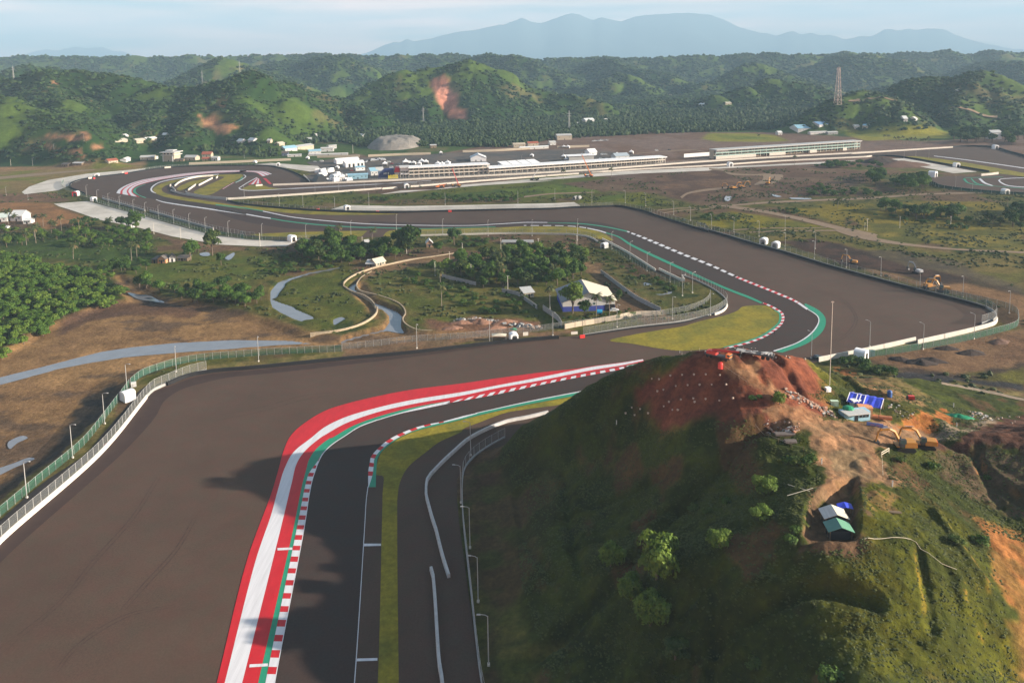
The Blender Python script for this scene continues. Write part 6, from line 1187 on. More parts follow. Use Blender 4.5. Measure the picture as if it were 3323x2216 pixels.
for x in (.2, .42, .68, .88): mb = MB(); mb.box((w_*x, -.06, 2), (w_*.1, .2, 4)); mb.build('opening', M_DARK, h)
HS('low white tent hall before the tall openings', "U 910,560 1085,550", 10, 4, 5, M_TENT, M_ROOFB, name='tent_hall', cat='hall', doors=0)
HS('big white marquee on the dark plain behind the pits', "L 1285,333 1482,328", 20, 4.5, 8.5, M_TENT, mat('marquee_roof', (.62, .64, .64), rough=.6, var=.05), name='marquee', cat='tent', ridge='v', doors=2, wins=0)
HS('white marquee with arched windows behind the right pit block', "M 835,412 930,405", 12, 4.5, 8, M_TENT, M_TENT, name='marquee', cat='tent', wins=4)
c = HS('long white canopy behind the right pit block', "M 575,485 890,470", 12, 6, 6.6, M_STEEL, M_TENT, ridge='s', name='canopy', cat='canopy', doors=0, wins=0, over=1.5)
for i in range(4): HS(f'white roof panel tent, {ordw(i)} of four behind the pit building', f"L {1700+120*i},{415-9*i} {1800+120*i},{407-9*i}", 14, 3.5, 6, M_TENT, M_TENT, ridge='s', name='tent', cat='tent', doors=0, wins=0, group='white roof tents behind the pits')
HS('grey-blue low hall at the right end of the pit building', "M 1170,462 1340,452", 14, 4, 7, M_PLASW, mat('greyblue_roof', (.36, .42, .46), rough=.6, var=.1), name='hall', cat='hall')
HS('large factory with a pale blue curved roof on the far plain', "N 1330,135 1620,128", 30, 7, 12, M_PLASW, M_ROOFB, name='factory', cat='factory', wins=6)
HS('blue side wing of the far factory', "N 1600,130 1720,122", 24, 5, 9, M_PLASW, mat('steel_blue_roof', (.14, .26, .42), rough=.6, var=.1), name='factory', cat='factory')
HS('white low shed before the far factory', "N 1490,150 1710,142", 8, 4, 5, M_PLASW, M_PLASW, name='shed', cat='shed')
HS('grey low shed right of the far factory', "N 1715,150 1840,146", 8, 3.5, 5, M_WALLG, M_ROOFZ, name='shed', cat='shed')
HS('small white shed left of the far factory', "N 1080,150 1130,148", 8, 4, 6, M_PLASW, MATS['white_roof'], name='shed', cat='shed')
PG = pagoda_tent()
for s, lab, sc in (("U 1465,460", "white pagoda tent in the car park", 1.2), ("U 1865,435", "tall white pagoda at the end of the car park", 1.5), ("U 1945,435", "white pagoda right of the tallest one", 1.0), ("U 2015,435", "small white pagoda third behind the pits", 1.0), ("U 2120,450", "low white pagoda before the long white tent", 1.0), ("U 2165,420", "white pagoda on the long white tent row", 1.3), ("U 2250,425", "white pagoda at the end of the tent row", 1.2), ("L 990,372", "white pagoda above the roof of the left pit block", 1.2), ("L 920,380", "low white pagoda above the left pit block", 1.0), ("L 865,385", "boxy white pagoda above the left pit block", 1.2), ("U 555,510", "tiny white pagoda alone on the paddock asphalt", .8), ("M 508,318", "left one of twin pagodas on the dark plain", 1.0), ("M 560,318", "right one of twin pagodas on the dark plain", 1.0), ("M 1365,388", "white pagoda alone on the dark plain at right", 1.1), ("M 505,445", "white pagoda left of the long canopy", 1.1), ("M 540,480", "low white pagoda before the long canopy", 1.0), ("M 1185,398", "tiny white pagoda by the grey-blue hall", .7), ("L 2060,268", "tiny white pagoda on the far dark plain", .9), ("L 905,235", "white pagoda by the far left site wall", .9), ("K 1170,300", "white pagoda near the paddock corner", .9), ("K 500,350", "small white pagoda behind the hairpin", .8), ("A 2115,1095", "white pagoda by the paddock entrance", .8)):
    p = flat(s)[0]; put(PG, USED, tuple(p), random.uniform(-.3, .3), lab, 'white pagoda tents', sc)
# white pile of sheeted goods at the straight end
for i, (s, w, d, h) in enumerate((("K 1380,470", 16, 8, 5), ("K 1440,510", 18, 8, 5), ("K 1500,540", 18, 8, 4), ("K 1590,575", 20, 7, 4), ("K 1470,575", 16, 6, 4))):
    p = flat(s)[0]; mb = MB(); r = random.Random(i)
    for k in range(6): mb.box((r.uniform(-w/2, w/2), r.uniform(-d/2, d/2), h*r.uniform(.25, .5)), (w*r.uniform(.25, .5), d*r.uniform(.4, .7), h*r.uniform(.6, 1)), rz=r.uniform(0, 1), taper=r.uniform(.5, .95))
    mb.build('sheeted_pile', M_TENT, label=f'white sheeted pile at the paddock corner, {ordw(i)} from the top', cat='pile', loc=p, group='white sheeted piles')
mb = MB(); mb.prism([(0, 0), (14, 0), (10, 6), (4, 6)], 0, 20); mb.build('ramp_shed', M_DSTEEL, label='dark sheeted shed beside the white piles', cat='shed', loc=flat("K 1265,600")[0], rot=(0, 0, .4))
# gravel mound
P = flat("U 900,240 2060,190"); c_ = P.mean(0); X_, Y_ = np.meshgrid(np.linspace(-1.2, 1.2, 61), np.linspace(-1.3, 1.3, 41)); w_ = np.linalg.norm(P[1]-P[0])/2
r_ = np.hypot(X_*1.0+.1*np.sin(Y_*3), Y_); Z_ = 19*np.clip(1-np.abs(X_+.05)**2.2*.9-Y_**2*.9, 0, 1)**.8; Z_ = np.minimum(Z_, 13+3*fbm(X_*3, Y_*3, 4, 3))*(.9+.25*fbm(X_*6, Y_*6, 5, 4))-3
i_ = np.arange(61*41).reshape(41, 61); q_ = np.stack([i_[:-1, :-1], i_[:-1, 1:], i_[1:, 1:], i_[1:, :-1]], -1).reshape(-1, 4)
link('gravel_mound', mesh_np('gravel_mound', np.stack([X_.ravel()*w_*1.0, Y_.ravel()*80, Z_.ravel()], 1), q_, [mat('grey_gravel', (.21, .19, .165), var=.3, scale=.12, bump=.8, bscale=.2)], smooth_=True), loc=(c_[0], c_[1]+110, 0), label='big grey gravel mound behind the paddock', cat='mound')
# towers
def TW(label, s, top, arms=0, **k):
    p = hits(s)[0]; a = PT(top)[0]; return lattice(label, tuple(p), max(14, top_h(p, a[1])), arms=arms, **k)
TW('tall lattice telecom tower below the right hill', "C 1070,722", "C 1077,465", m=mat('rusty_white_steel', (.50, .40, .36), rough=.7, var=.3, scale=.15), wb=9, wt=3)
for s, tp, lab in (("A 95,545", "A 92,455", 'power pylon at the far left edge'), ("A 1392,565", "A 1390,487", 'power pylon behind the central ridge'), ("A 1650,505", "A 1648,420", 'power pylon on the central ridge top'), ("B 560,840", "B 557,735", 'power pylon below the landslide'), ("B 1562,892", "B 1562,762", 'power pylon in the forest right of the landslide hill')):
    TW(lab, s, tp, arms=2, name='power_pylon', group='power pylons', cat='pylon')
# bridge over the canal at the top of the infield
P = flat("E 1120,118 1290,118"); w_, rz_ = uv(P[0], P[1]); t = thing('bridge', 'low concrete bridge with a dark opening under the yellow verge', 'bridge', P[0], rz_); KIDS[t] = []
mb = MB(); mb.box((w_/2, 4, 1.6), (w_*1.3, 7, .6)); mb.build('deck', M_WALLG, t); mb = MB(); mb.box((w_/2, 2, .5), (w_*.9, 2, 1.6)); mb.build('opening', M_DARK, t)
for x in (-.03, 1.03): mb = MB(); mb.box((w_*x, 3, .5), (1.2, 6, 2.2)); mb.build('abutment', M_CREAM, t)
# concrete pipes
for s, l in (("M 650,975", 'left one of two big concrete pipes in the grass'), ("M 700,972", 'right one of two big concrete pipes in the grass')):
    p = flat(s)[0]; mb = MB(); n = 16; R1, R0, L_ = 1.6, 1.2, 5
    V = [(r*math.cos(2*math.pi*k/n), y, r*math.sin(2*math.pi*k/n)+R1) for y in (-L_/2, L_/2) for r in (R1, R0) for k in range(n)]
    F_ = [(k, (k+1) % n, 2*n+(k+1) % n, 2*n+k) for k in range(n)]+[(n+k, 3*n+k, 3*n+(k+1) % n, n+(k+1) % n) for k in range(n)]+[(k, n+k, n+(k+1) % n, (k+1) % n) for k in range(n)]+[(2*n+k, 2*n+(k+1) % n, 3*n+(k+1) % n, 3*n+k) for k in range(n)]
    mb.add(V, F_); mb.build('concrete_pipe', M_WALLG, label=l, cat='pipe', loc=p, rot=(0, 0, -.5), group='concrete pipes')
# ================================================================== the dirt hill, its site and its machines
def at_(s, dz=0.0): p = hits(s)[0]; p[2] += dz; return tuple(p)
def between(a, b):
    P = hits(a+' '+b) if isinstance(a, str) else None; d = P[1]-P[0]; return P[0], math.atan2(d[1], d[0]), float(np.linalg.norm(d[:2]))
EX = excavator(M_YEL); put(EX, USED, at_("R 1090,905"), rad(176), 'nearer yellow excavator parked on the dirt junction', 'excavators')
ex2 = excavator(M_YEL); put(ex2, USED, at_("R 1315,890"), rad(165), 'farther yellow excavator with an orange counterweight', 'excavators', .92); mb = MB(); mb.box((-2.25, 0, 1.7), (.35, 2.2, 1.0), taper=.9); mb.build('counterweight', M_ORG, ex2)
for s, rz, lab, sc in (("F 1175,247", 2.5, 'small yellow excavator on the dark soil behind the long fence', 1.0), ("F 1700,415", .4, 'yellow excavator with a low boom behind the long fence', 1.25), ("F 1795,440", 2.8, 'yellow excavator rightmost behind the long fence', 1.3), ("N 950,780", 1.0, 'yellow excavator on the far winding dirt track', 1.3), ("N 520,840", .3, 'orange excavator in the far red soil, middle of three', 1.3), ("N 620,825", .2, 'orange excavator in the far red soil, right of three', 1.3), ("N 460,840", 2.6, 'pale excavator in the far red soil, left of three', 1.1)):
    put(EX, USED, at_(s), rz, lab, 'excavators', sc)
eg = excavator(M_CARS); put(eg, USED, at_("F 1620,312"), 1.9, 'grey excavator on the dark soil behind the long fence', 'excavators', 1.1)
# truck crane on the crest
p0, a_, l_ = between("Q 850,490", "Q 380,390"); CRN = mobile_crane(M_REDM, M_REDM, .16, 10.5, M_ORG); m_ = (p0+hits("Q 380,390")[0])/2
c = put(CRN, USED, (m_[0], m_[1], gz(m_[0], m_[1])), a_+math.pi, 'red truck crane with an orange cab on the crest of the dirt hill', None, .72)
for ch in KIDS[CRN]:
    if ch.name.startswith('boom'): ch.rotation_euler = (0, 0, 0)
# flatbed trailer
p0, a_, l_ = between("Q 940,330", "Q 1400,500"); m_ = (hits("Q 940,330")[0]+hits("Q 1400,500")[0])/2
t = thing('flatbed_trailer', 'grey flatbed trailer with rolled cloth on its deck on the dirt hill', 'trailer', (m_[0], m_[1], gz(m_[0], m_[1])), a_); KIDS[t] = []; l_ = 9.5
mb = MB(); mb.box((0, 0, 1.05), (l_, 2.4, .25)); mb.box((0, 0, .8), (l_*.95, .8, .3)); mb.build('deck', M_DSTEEL, t)
for x in (-3.4, 2.2, 3.4):
    for y in (-1, 1): mb = MB(); mb.tube([(x, y-.18, .48), (x, y+.18, .48)], .48, 10); mb.build('wheel', M_BLACK, t)
mb = MB(); mb.box((-3.4, 0, 1.22), (2.2, 2.2, .08)); mb.build('ramp', M_WALLG, t)
mb = MB(); r = random.Random(3)
for k in range(12): mb.tube([(r.uniform(1.5, 4.4), r.uniform(-1, .3), 1.35), (r.uniform(1.8, 4.4), r.uniform(.2, 1.1), 1.4)], r.uniform(.1, .22), 7)
for k in range(6): mb.box((r.uniform(-2.2, .4), r.uniform(-.8, .8), 1.26), (r.uniform(.8, 1.6), .35, .16), rz=r.uniform(-.3, .3))
mb.build('rolled_cloth', mat('grey_cloth', (.38, .38, .37), var=.2), t)
def tank(label, s, m, r=.62, h=1.5, sc=1.0):
    t = thing('water_tank', label, 'tank', at_(s)); KIDS[t] = []
    mb = MB(); mb.lathe((0, 0, 0), [(r, 0), (r*1.02, h*.1), (r*.98, h*.13), (r*1.02, h*.36), (r*.98, h*.4), (r*1.02, h*.66), (r*.98, h*.7), (r, h*.86), (r*.8, h*.96)], 18); mb.build('barrel', m, t, smooth_=True)
    mb = MB(); mb.lathe((0, 0, h*.95), [(r*.42, 0), (r*.42, .12), (r*.3, .16)], 12); mb.build('lid', m, t)
tank('upright red water tank beside the truck crane', "Q 648,545", M_REDP, .62, 1.6); tank('upright blue water tank behind the tarpaulin shelter', "R 932,352", M_BLUEP, .62, 1.75)
# blue tarpaulin shelter
P = hits("R 480,440 838,585"); w_, rz_ = uv(P[0], P[1]); z_ = (gz(*P[0][:2])+gz(*P[1][:2]))/2
t = thing('tarpaulin_shelter', 'long shelter roofed with blue tarpaulin on the dirt hill', 'shelter', (P[0][0], P[0][1], z_), rz_-.02); KIDS[t] = []
n_ = 15; V = []
for i in range(n_):
    x = w_*i/(n_-1); sag = .12*math.sin(i*2.1)
    V += [(x, -.3, 1.9+sag*.5), (x, 1.9, 2.35+sag), (x, 3.9, 2.75+sag*.3), (x, 5.6, 2.3+sag)]
mb = MB(); mb.add(V, [(4*i+k, 4*i+4+k, 4*i+5+k, 4*i+1+k) for i in range(n_-1) for k in range(3)]); mb.build('tarpaulin', M_TARP, t)
for x in (.15, w_*.33, w_*.66, w_-.15):
    for y in (0, 5.2): mb = MB(); mb.tube([(x, y, -.3), (x, y, 2.2)], .07, 5); mb.build('pole', M_WOOD, t)
for x in (1.9, 2.7, 3.8): mb = MB(); mb.box((x, 1.9, 2.5), (.22, 3.6, .06), rx=.2); mb.build('batten', M_TENT, t)
mb = MB(); mb.box((w_*.3, 3.9, 2.86), (w_*.5, .12, .06)); mb.box((w_+.02, 1.8, 2.4), (.12, 4.2, .14), rx=.2); mb.box((0, 1.8, 2.4), (.12, 4.2, .14), rx=.2); mb.build('ridge_batten', M_TENT, t)
mb = MB(); mb.box((w_*.55, 4.9, .9), (w_*.85, .1, 1.8)); mb.build('back_wall', M_WOOD, t)
# site office
P = hits("R 455,575 700,605"); w_, rz_ = uv(P[0], P[1]); t = thing('site_office', 'white and pale blue site cabin with a white awning on the dirt hill', 'cabin', (P[0][0], P[0][1], min(P[0][2], P[1][2])), rz_); KIDS[t] = []; w_ = max(w_, 7)
mb = MB(); mb.box((w_/2, 1.3, 1.2), (w_, 2.4, 2.4)); mb.build('wall', M_ROOFB, t)
mb = MB(); mb.box((w_*.42, .0, 2.5), (w_*.86, 3.2, .14), rx=-.05); mb.build('awning', M_ROOFZ, t)
for x in (.64, .77, .9): mb = MB(); mb.box((w_*x, .06, 1.35), (.6, .12, .8)); mb.build('window', M_DARK, t)
mb = MB(); mb.box((w_*.48, .06, 1.0), (.8, .12, 1.9)); mb.build('door', M_DARK, t)
mb = MB(); mb.box((w_*.04, -.4, .55), (.7, .7, 1.1)); mb.build('step_box', M_TENT, t)
mb = MB(); mb.lathe((w_*.35, 2.2, 2.3), [(1.5, 0), (1.3, .5), (.7, .8), (.2, .9)], 9); mb.build('green_cover', M_TARPG, t)
box_unit('white roofed shack behind the green cover of the site cabin', "R 570,470", 2.2, 1.6, 2.2, M_TENT, .2, name='shack', cat='shack')
box_unit('orange cargo box behind the site cabin', "R 670,540", 3.2, 2.2, 2.2, mat('orange_container', (.62, .28, .14), rough=.6, var=.1), -.2, name='container', cat='container')
for i, (s, l) in enumerate((("R 815,590", 'long orange pipe roll lying by the site cabin'),)):
    mb = MB(); mb.tube([(-3, 0, .55), (-.1, 0, .55)], .52, 14); mb.tube([(.1, 0, .55), (3, 0, .55)], .52, 14); mb.build('pipe_roll', mat('orange_pipe', (.45, .17, .08), rough=.6, var=.15), label=l, cat='pipe', loc=at_(s), rot=(0, 0, -.28))
P = hits("R 690,650 910,705"); w_, rz_ = uv(P[0], P[1]); t = thing('banner', 'pale blue printed banner standing by the site cabin', 'banner', (P[0][0], P[0][1], min(P[0][2], P[1][2])), rz_); KIDS[t] = []
mb = MB(); mb.box((w_*.4, 0, .75), (w_*.8, .06, 1.1)); mb.build('cloth', mat('banner_blue', (.20, .27, .58), rough=.7, var=.1), t); mb = MB(); mb.box((w_*.28, -.05, .75), (w_*.2, .04, .35)); mb.box((w_*.54, -.05, .72), (w_*.18, .04, .35)); mb.build('print', mat('banner_red', (.45, .25, .42), var=.1), t)
mb = MB(); mb.box((w_*.9, -.1, .6), (w_*.2, .06, 1.0)); mb.build('end_panel', mat('banner_pale', (.45, .52, .68), var=.1), t)
for x in (0, .8, 1): mb = MB(); mb.tube([(w_*x, 0, 0), (w_*x, 0, 1.4)], .04, 5); mb.build('pole', M_WOOD, t)
box_unit('white box on the slope beside the red soil', "R 280,292", 1.3, 1.0, 1.0, M_TENT, .2); box_unit('pale green box left of the blue tarpaulin', "R 348,440", 1.8, 1.0, 1.2, mat('pale_green_box', (.42, .55, .42), var=.05), -.1)
t = thing('generator', 'red generator on a frame right of the blue tank', 'generator', at_("R 1160,383"), -.2); KIDS[t] = []
mb = MB(); mb.box((0, 0, .75), (1.8, 1.0, .9), taper=.9); mb.build('housing', M_REDP, t); mb = MB(); mb.box((-1.0, 0, .6), (.5, .9, .7)); mb.build('engine', M_DSTEEL, t); mb = MB(); mb.box((0, 0, .2), (2.4, .9, .12)); mb.build('frame', M_DSTEEL, t)
def heap(name, label, s, r, h, m, seed, squash=.6, cat='heap', rz=0.0):
    n = 26; k = 9; rr = random.Random(seed); V = [(0, 0, h)]; ph = [rr.uniform(0, 6.28) for _ in range(4)]
    for j in range(1, k):
        for i in range(n):
            a = 2*math.pi*i/n; q = j/(k-1); w = r*q*(1+.18*math.sin(2*a+ph[0])+.1*math.sin(5*a+ph[1])+.05*math.sin(9*a+ph[3])); V.append((w*math.cos(a), w*squash*math.sin(a), h*(1-q)**.9*(1+.25*math.sin(3*a+ph[2])*q)+rr.uniform(-.06, .06)*h-(.15 if j == k-1 else 0)))
    F_ = [(0, 1+i, 1+(i+1) % n) for i in range(n)]+[(1+j*n+i, 1+(j+1)*n+i, 1+(j+1)*n+(i+1) % n, 1+j*n+(i+1) % n) for j in range(k-2) for i in range(n)]
    mb = MB(); mb.add(V, F_); return mb.build(name, m, label=label, cat=cat, loc=at_(s), rot=(0, 0, rz), smooth_=True)
heap('tarpaulin_heap', 'crumpled dark green tarpaulin heap below the dirt bank', "R 1655,560", 3.4, 1.0, M_TARPG, 4, .5, rz=-.35); heap('tarpaulin_heap', 'green tarpaulin heap in the infield rubble', "S 500,1075", 1.8, .9, M_TARPG, 5)
M_DSOIL = mat('dark_spoil', (.045, .033, .028), var=.3, scale=1, bump=.2, rough=.95)
for i, (s, r) in enumerate((("F 1498,905", 4.2), ("F 1640,928", 5.6), ("F 1715,915", 5.2), ("F 1820,830", 4.4), ("F 1985,862", 5.5), ("F 2185,785", 4.6))): heap('spoil_heap', f'dark spoil heap on the tan field, {ordw(i)} from the left' if i < 5 else 'brown spoil heap on the tan field, right of the dark ones', s, r, r*.32, M_DSOIL if i < 5 else mat('brown_spoil', (.12, .07, .05), var=.3), 10+i)
heap('spoil_heap', 'long dark spoil heap by the far right concrete apron', "O 400,690", 22, 7, M_DSOIL, 31, .5); heap('spoil_heap', 'purple-brown spoil heap right of the long dark one', "O 680,740", 30, 6, mat('brown_spoil', (.12, .07, .05)), 32, .5)
M_REDSOIL = mat('red_spoil', (.24, .13, .085), var=.4, scale=.8, bump=.3)
for i, (s, r, h) in enumerate((("E 950,650", 6, 2.0), ("E 820,655", 5, 1.4), ("E 1120,650", 6, 1.6), ("E 1250,665", 5, 1.2), ("E 760,690", 5, 1.0), ("E 1050,690", 5, 1.3))): heap('rubble_heap', f'pinkish earth heap in the infield rubble, {ordw((2, 1, 4, 5, 0, 3)[i])} of six from the left', s, r, h, M_REDSOIL, 50+i, .5, cat='heap')
# sheds in the cutting
P = hits("T 1800,1060 2020,1070"); 
def shed(label, s, w, d, wh, rh, rm, rm2, rz):
    t = thing('shed', label, 'shed', at_(s), rz); KIDS[t] = []
    for x in (-w/2, w/2):
        for y in (0, d/2, d): mb = MB(); mb.box((x*.94, y, wh/2), (.12, .12, wh)); mb.build('post', M_WOOD, t)
    mb = MB(); mb.box((0, d*.55, wh*.45), (w*.9, d*.8, wh*.8)); mb.build('wall', M_DSTEEL, t)
    k = (rh-wh)/(w/2)
    for sg, m in ((-1, rm), (1, rm2)):
        mb = MB(); mb.prism([(sg*(w/2+.3), wh-k*.3), (0, rh), (0, rh+.07), (sg*(w/2+.3), wh-k*.3+.07)], -.3, d+.3); mb.build('roof', m, t)
    return t
shed('shed with a grey and cream pitched roof in the dirt cutting', "T 1895,1120", 4.1, 2.9, 2.0, 2.8, M_ROOFZ, M_ROOFC, rad(-4)); shed('shed with green and teal roof sheets in the dirt cutting', "T 1945,1265", 4.1, 2.6, 2.0, 2.8, mat('teal_roof', (.09, .20, .17), rough=.6, var=.1), M_ROOFG, rad(-4))
p = at_("T 1985,985"); mb = MB(); mb.add([(-1.4, -.6, 1.7), (0, -.7, 2.1), (1.5, -.5, 1.6), (-1.4, .7, 2.1), (.1, .8, 2.4), (1.5, .8, 2.0)], [(0, 1, 4, 3), (1, 2, 5, 4)]); o = mb.build('tarpaulin', M_TARP, label='small bright blue tarpaulin behind the cutting sheds', cat='tarpaulin', loc=p)
for x, y in ((-1.3, -.5), (1.4, -.4), (-1.3, .6), (1.4, .7)): mb = MB(); mb.tube([(x, y, -.2), (x, y, 1.7)], .05, 5); KIDS.setdefault(o, []); mb.build('pole', M_WOOD, o)
# stacks of planks
for s, w, lab in (("T 1330,100", 4.6, 'upper stack of long grey planks by the dirt junction'), ("T 1390,185", 2.6, 'lower stack of short grey planks by the dirt junction')):
    mb = MB(); r = random.Random(5)
    for k in range(14): mb.box((r.uniform(-.15, .15), -.7+.2*(k % 7), .12+.2*(k//7)), (w*r.uniform(.92, 1), .18, .14), rz=r.uniform(-.03, .03))
    mb.build('plank_stack', mat('grey_planks', (.13, .11, .10), var=.3), label=lab, cat='stack', loc=at_(s), rot=(0, 0, .02))
# rubble: nobody could count the pieces
M_BRK2 = mat('pale_rubble', (.30, .22, .17), var=.3)
def rubble(label, s, n, size, m, seed):
    P = hits(s); r = np.random.default_rng(seed); mb = MB(); o0 = P.mean(0)
    for k in range(n):
        i = r.integers(0, len(P)-1); f = r.random(); q = P[i]*(1-f)+P[i+1]*f+np.r_[r.normal(0, 1.0, 2), 0]; z = gz(q[0], q[1]); sz = size*r.uniform(.4, 1.5)
        mb.box((q[0]-o0[0], q[1]-o0[1], z-o0[2]+sz*.3), (sz*r.uniform(.5, 1.6), sz*r.uniform(.5, 1.3), sz*r.uniform(.3, .9)), rz=r.uniform(0, 6), rx=r.uniform(-.5, .5), ry=r.uniform(-.5, .5), m=int(r.integers(0, 3)))
    mb.build('rubble', [m, M_BRK2, M_WALLG], label=label, kind='stuff', loc=o0)
M_BRK = mat('broken_brick', (.38, .20, .13), var=.3)
rubble('broken bricks strewn along the dirt ramp', "Q 1660,935 1850,1000 2000,1060 2150,1150 2290,1220", 150, .42, M_BRK, 1); rubble('scrap heap above the plank stacks', "T 1150,40 1250,60 1350,40 1450,40", 70, .4, M_BRK, 2)
rubble('pale rubble among the infield earth heaps', "E 780,640 900,630 1000,640 1150,660 1280,680 1380,690", 120, .9, M_WALLG, 3); rubble('scrap strewn below the dirt bank', "R 1780,580 1850,520 1900,570 2000,600", 40, .5, M_CREAM, 4); rubble('light clutter behind the blue tarpaulin', "R 950,500 1000,480 1080,540 1150,520", 24, .35, M_CREAM, 5)
# white-topped planting sacks and marker posts
SK = thing('planting_sack', 'x', 'sack'); KIDS[SK] = []
mb = MB(); mb.lathe((0, 0, -.1), [(.24, 0), (.30, .2), (.27, .42), (.18, .52)], 9); mb.build('sack', mat('pale_sack', (.46, .37, .30), var=.15), SK, smooth_=True); mb = MB(); mb.lathe((0, 0, .38), [(.12, 0), (.09, .12)], 7); mb.build('soil_plug', M_DSOIL, SK)
_sk = "Q 65,650 245,645 425,642 640,650 148,802 332,797 515,793 735,795 45,1022 235,1008 255,1062 422,1010 632,1040 838,1005 5,1178 425,300 738,240 868,240 995,232 1122,240 1182,244 1218,302 1345,310 1465,345 1492,392 1448,402 1645,368 1697,385 1938,405 1148,345 E 2130,1038 2180,1043 2258,1017 2295,1085 2210,1112 2168,1125 2330,1180 2248,1195 2212,1225 2308,1250 2272,1252 2105,1275 2050,1248 1992,1232 1950,1275 2012,1287 R 2080,590 2115,580 2197,560 2295,562 2225,630 2250,615"
for i, p in enumerate(hits(_sk)):
    put(SK, USED, tuple(p), random.uniform(0, 6), 'pale planting sack standing on the bare soil of the dirt hill', 'planting sacks on the bare soil', random.uniform(.75, 1.0))
MP = thing('marker_post', 'x', 'post'); KIDS[MP] = []; mb = MB(); mb.box((0, 0, .55), (.22, .22, 1.3)); mb.build('shaft', M_PLASW, MP); mb = MB(); mb.box((0, 0, 1.22), (.26, .26, .1)); mb.build('cap', M_WALLG, MP)
for s, lab in (("R 1608,455", 'white marker post at the top of the dirt road'), ("R 1640,672", 'white marker post below the orange cut bank'), ("R 215,1055", 'white marker post beside the shrub at the junction'), ("R 962,1290", 'white marker post at the grass edge below the junction'), ("E 1887,1352", 'lone pale marker post on the dark slope'), ("E 2322,862", 'white marker post where the hill meets the yellow grass')): put(MP, USED, at_(s), 0, lab, None, .95)
def rope(label, s, h=.9, step=2.5):
    P = run_hill(s, step); o0 = P[0].copy(); P = P-o0; t = thing('rope_fence', label, 'fence', o0); KIDS[t] = []
    mb = MB(); 
    for a, b in zip(P[:-1], P[1:]): mb.tube([a+[0, 0, h], (a+b)/2+[0, 0, h-.12], b+[0, 0, h]], .022, 4)
    mb.build('rope', M_ROOFC, t); first = None
    for q in P:
        if first is None: mb = MB(); mb.tube([(0, 0, -.2), (0, 0, h+.1)], .045, 5); first = mb.build('stake', M_WOOD, t, loc=q)
        else: c = first.copy(); COL.objects.link(c); c.location = q
def run_hill(s, step):
    P = hits(s); Q = resample(P[:, :2], step=step); return np.c_[Q, ground_i(Q[:, 0], Q[:, 1])]
rope('rope fence with wooden stakes below the plank stacks', "T 1010,30 1090,90 1170,150 1320,215 1540,280"); rope('rope fence along the edge of the dirt ramp', "Q 710,560 900,690 1060,800"); rope('rope fence at the lip of the junction', "R 850,990 855,1080 862,1220"); rope('rope fence left of the truck crane', "Q 60,310 200,290 330,260")
P = hits("R 845,985 925,945"); w_, rz_ = uv(P[0], P[1]); t = thing('guard_rail', 'pale double guard rail before the excavators', 'rail', tuple(P[0]), rz_); KIDS[t] = []
for z in (.6, 1.1): mb = MB(); mb.box((w_/2, 0, z), (w_, .08, .16)); mb.build('rail', M_ROOFC, t)
for x in (0, w_): mb = MB(); mb.box((x, 0, .5), (.1, .1, 1.2)); mb.build('post', M_ROOFC, t)
P = hits("T 1360,660 1700,800"); 
for a, b, lab in (("T 1365,665", "T 1600,745", 'upper of two crossed poles lying over the small pit'), ("T 1360,790", "T 1640,715", 'lower of two crossed poles lying over the small pit')):
    q = hits(a+' '+b); mb = MB(); d_ = q[1]-q[0]; mb.tube([(0, 0, .5), (d_[0], d_[1], d_[2]+.6)], .06, 6); mb.build('wooden_pole', M_ROOFC, label=lab, cat='pole', loc=q[0])
mb = MB(); r = random.Random(8)
for k in range(5): mb.tube([(-1.2, .14*k, .15+.04*(k % 2)), (1.2, .14*k+r.uniform(-.1, .1), .17)], .09, 6)
mb.build('log_pile', M_WOOD, label='short pile of dark logs on the sunlit grass', cat='logs', loc=at_("I 1465,400"), rot=(0, 0, -.15))
# hose on the sunlit slope
P = run_hill("I 1240,585 1400,575 1600,590 1620,640 1700,680 1760,735 1890,790", 1.2); mb = MB(); o0 = P[0].copy(); mb.tube([q-o0+[0, 0, .12] for q in P], .05, 5); mb.build('hose', M_ROOFC, label='pale hose lying across the sunlit grass slope', cat='hose', loc=o0)
# --- cranes and vehicles elsewhere
cr2 = mobile_crane(M_ORG, M_ORG, .12, 9); put(cr2, USED, tuple(flat("L 890,672")[0]), .25, 'orange crane with a low boom on the near side of the straight', 'mobile cranes')
cr3 = mobile_crane(M_YEL, M_REDM, 1.2, 17); put(cr3, USED, tuple(flat("L 1100,655")[0]), 2.9, 'yellow crane with a raised red boom by the straight', 'mobile cranes')
cr4 = mobile_crane(M_CARK, M_PLASW, .95, 11); put(cr4, USED, tuple(flat("L 2095,570")[0]), .1, 'dark crane with a raised white boom by the straight', 'mobile cranes')
cr5 = mobile_crane(M_ORG, M_ORG, 1.12, 22); put(cr5, USED, tuple(flat("M 825,682")[0]), 2.7, 'orange crane with a tall boom opposite the right pit block', 'mobile cranes')
cars = [car(M_CARW), car(M_CARS), car(M_CARK), car(M_CARR), car(M_CARW, 'van')]
def park(s, k, rz, lab, grp='cars parked in the paddock'): put(cars[k], USED, tuple(flat(s)[0]), rz, lab, grp)
park("Q 2140,395", 2, .3, 'black car on the run-off behind the dirt hill crest', None); park("S 2040,800", 0, .1, 'white vehicle parked at the warehouse door', None)
i = 0
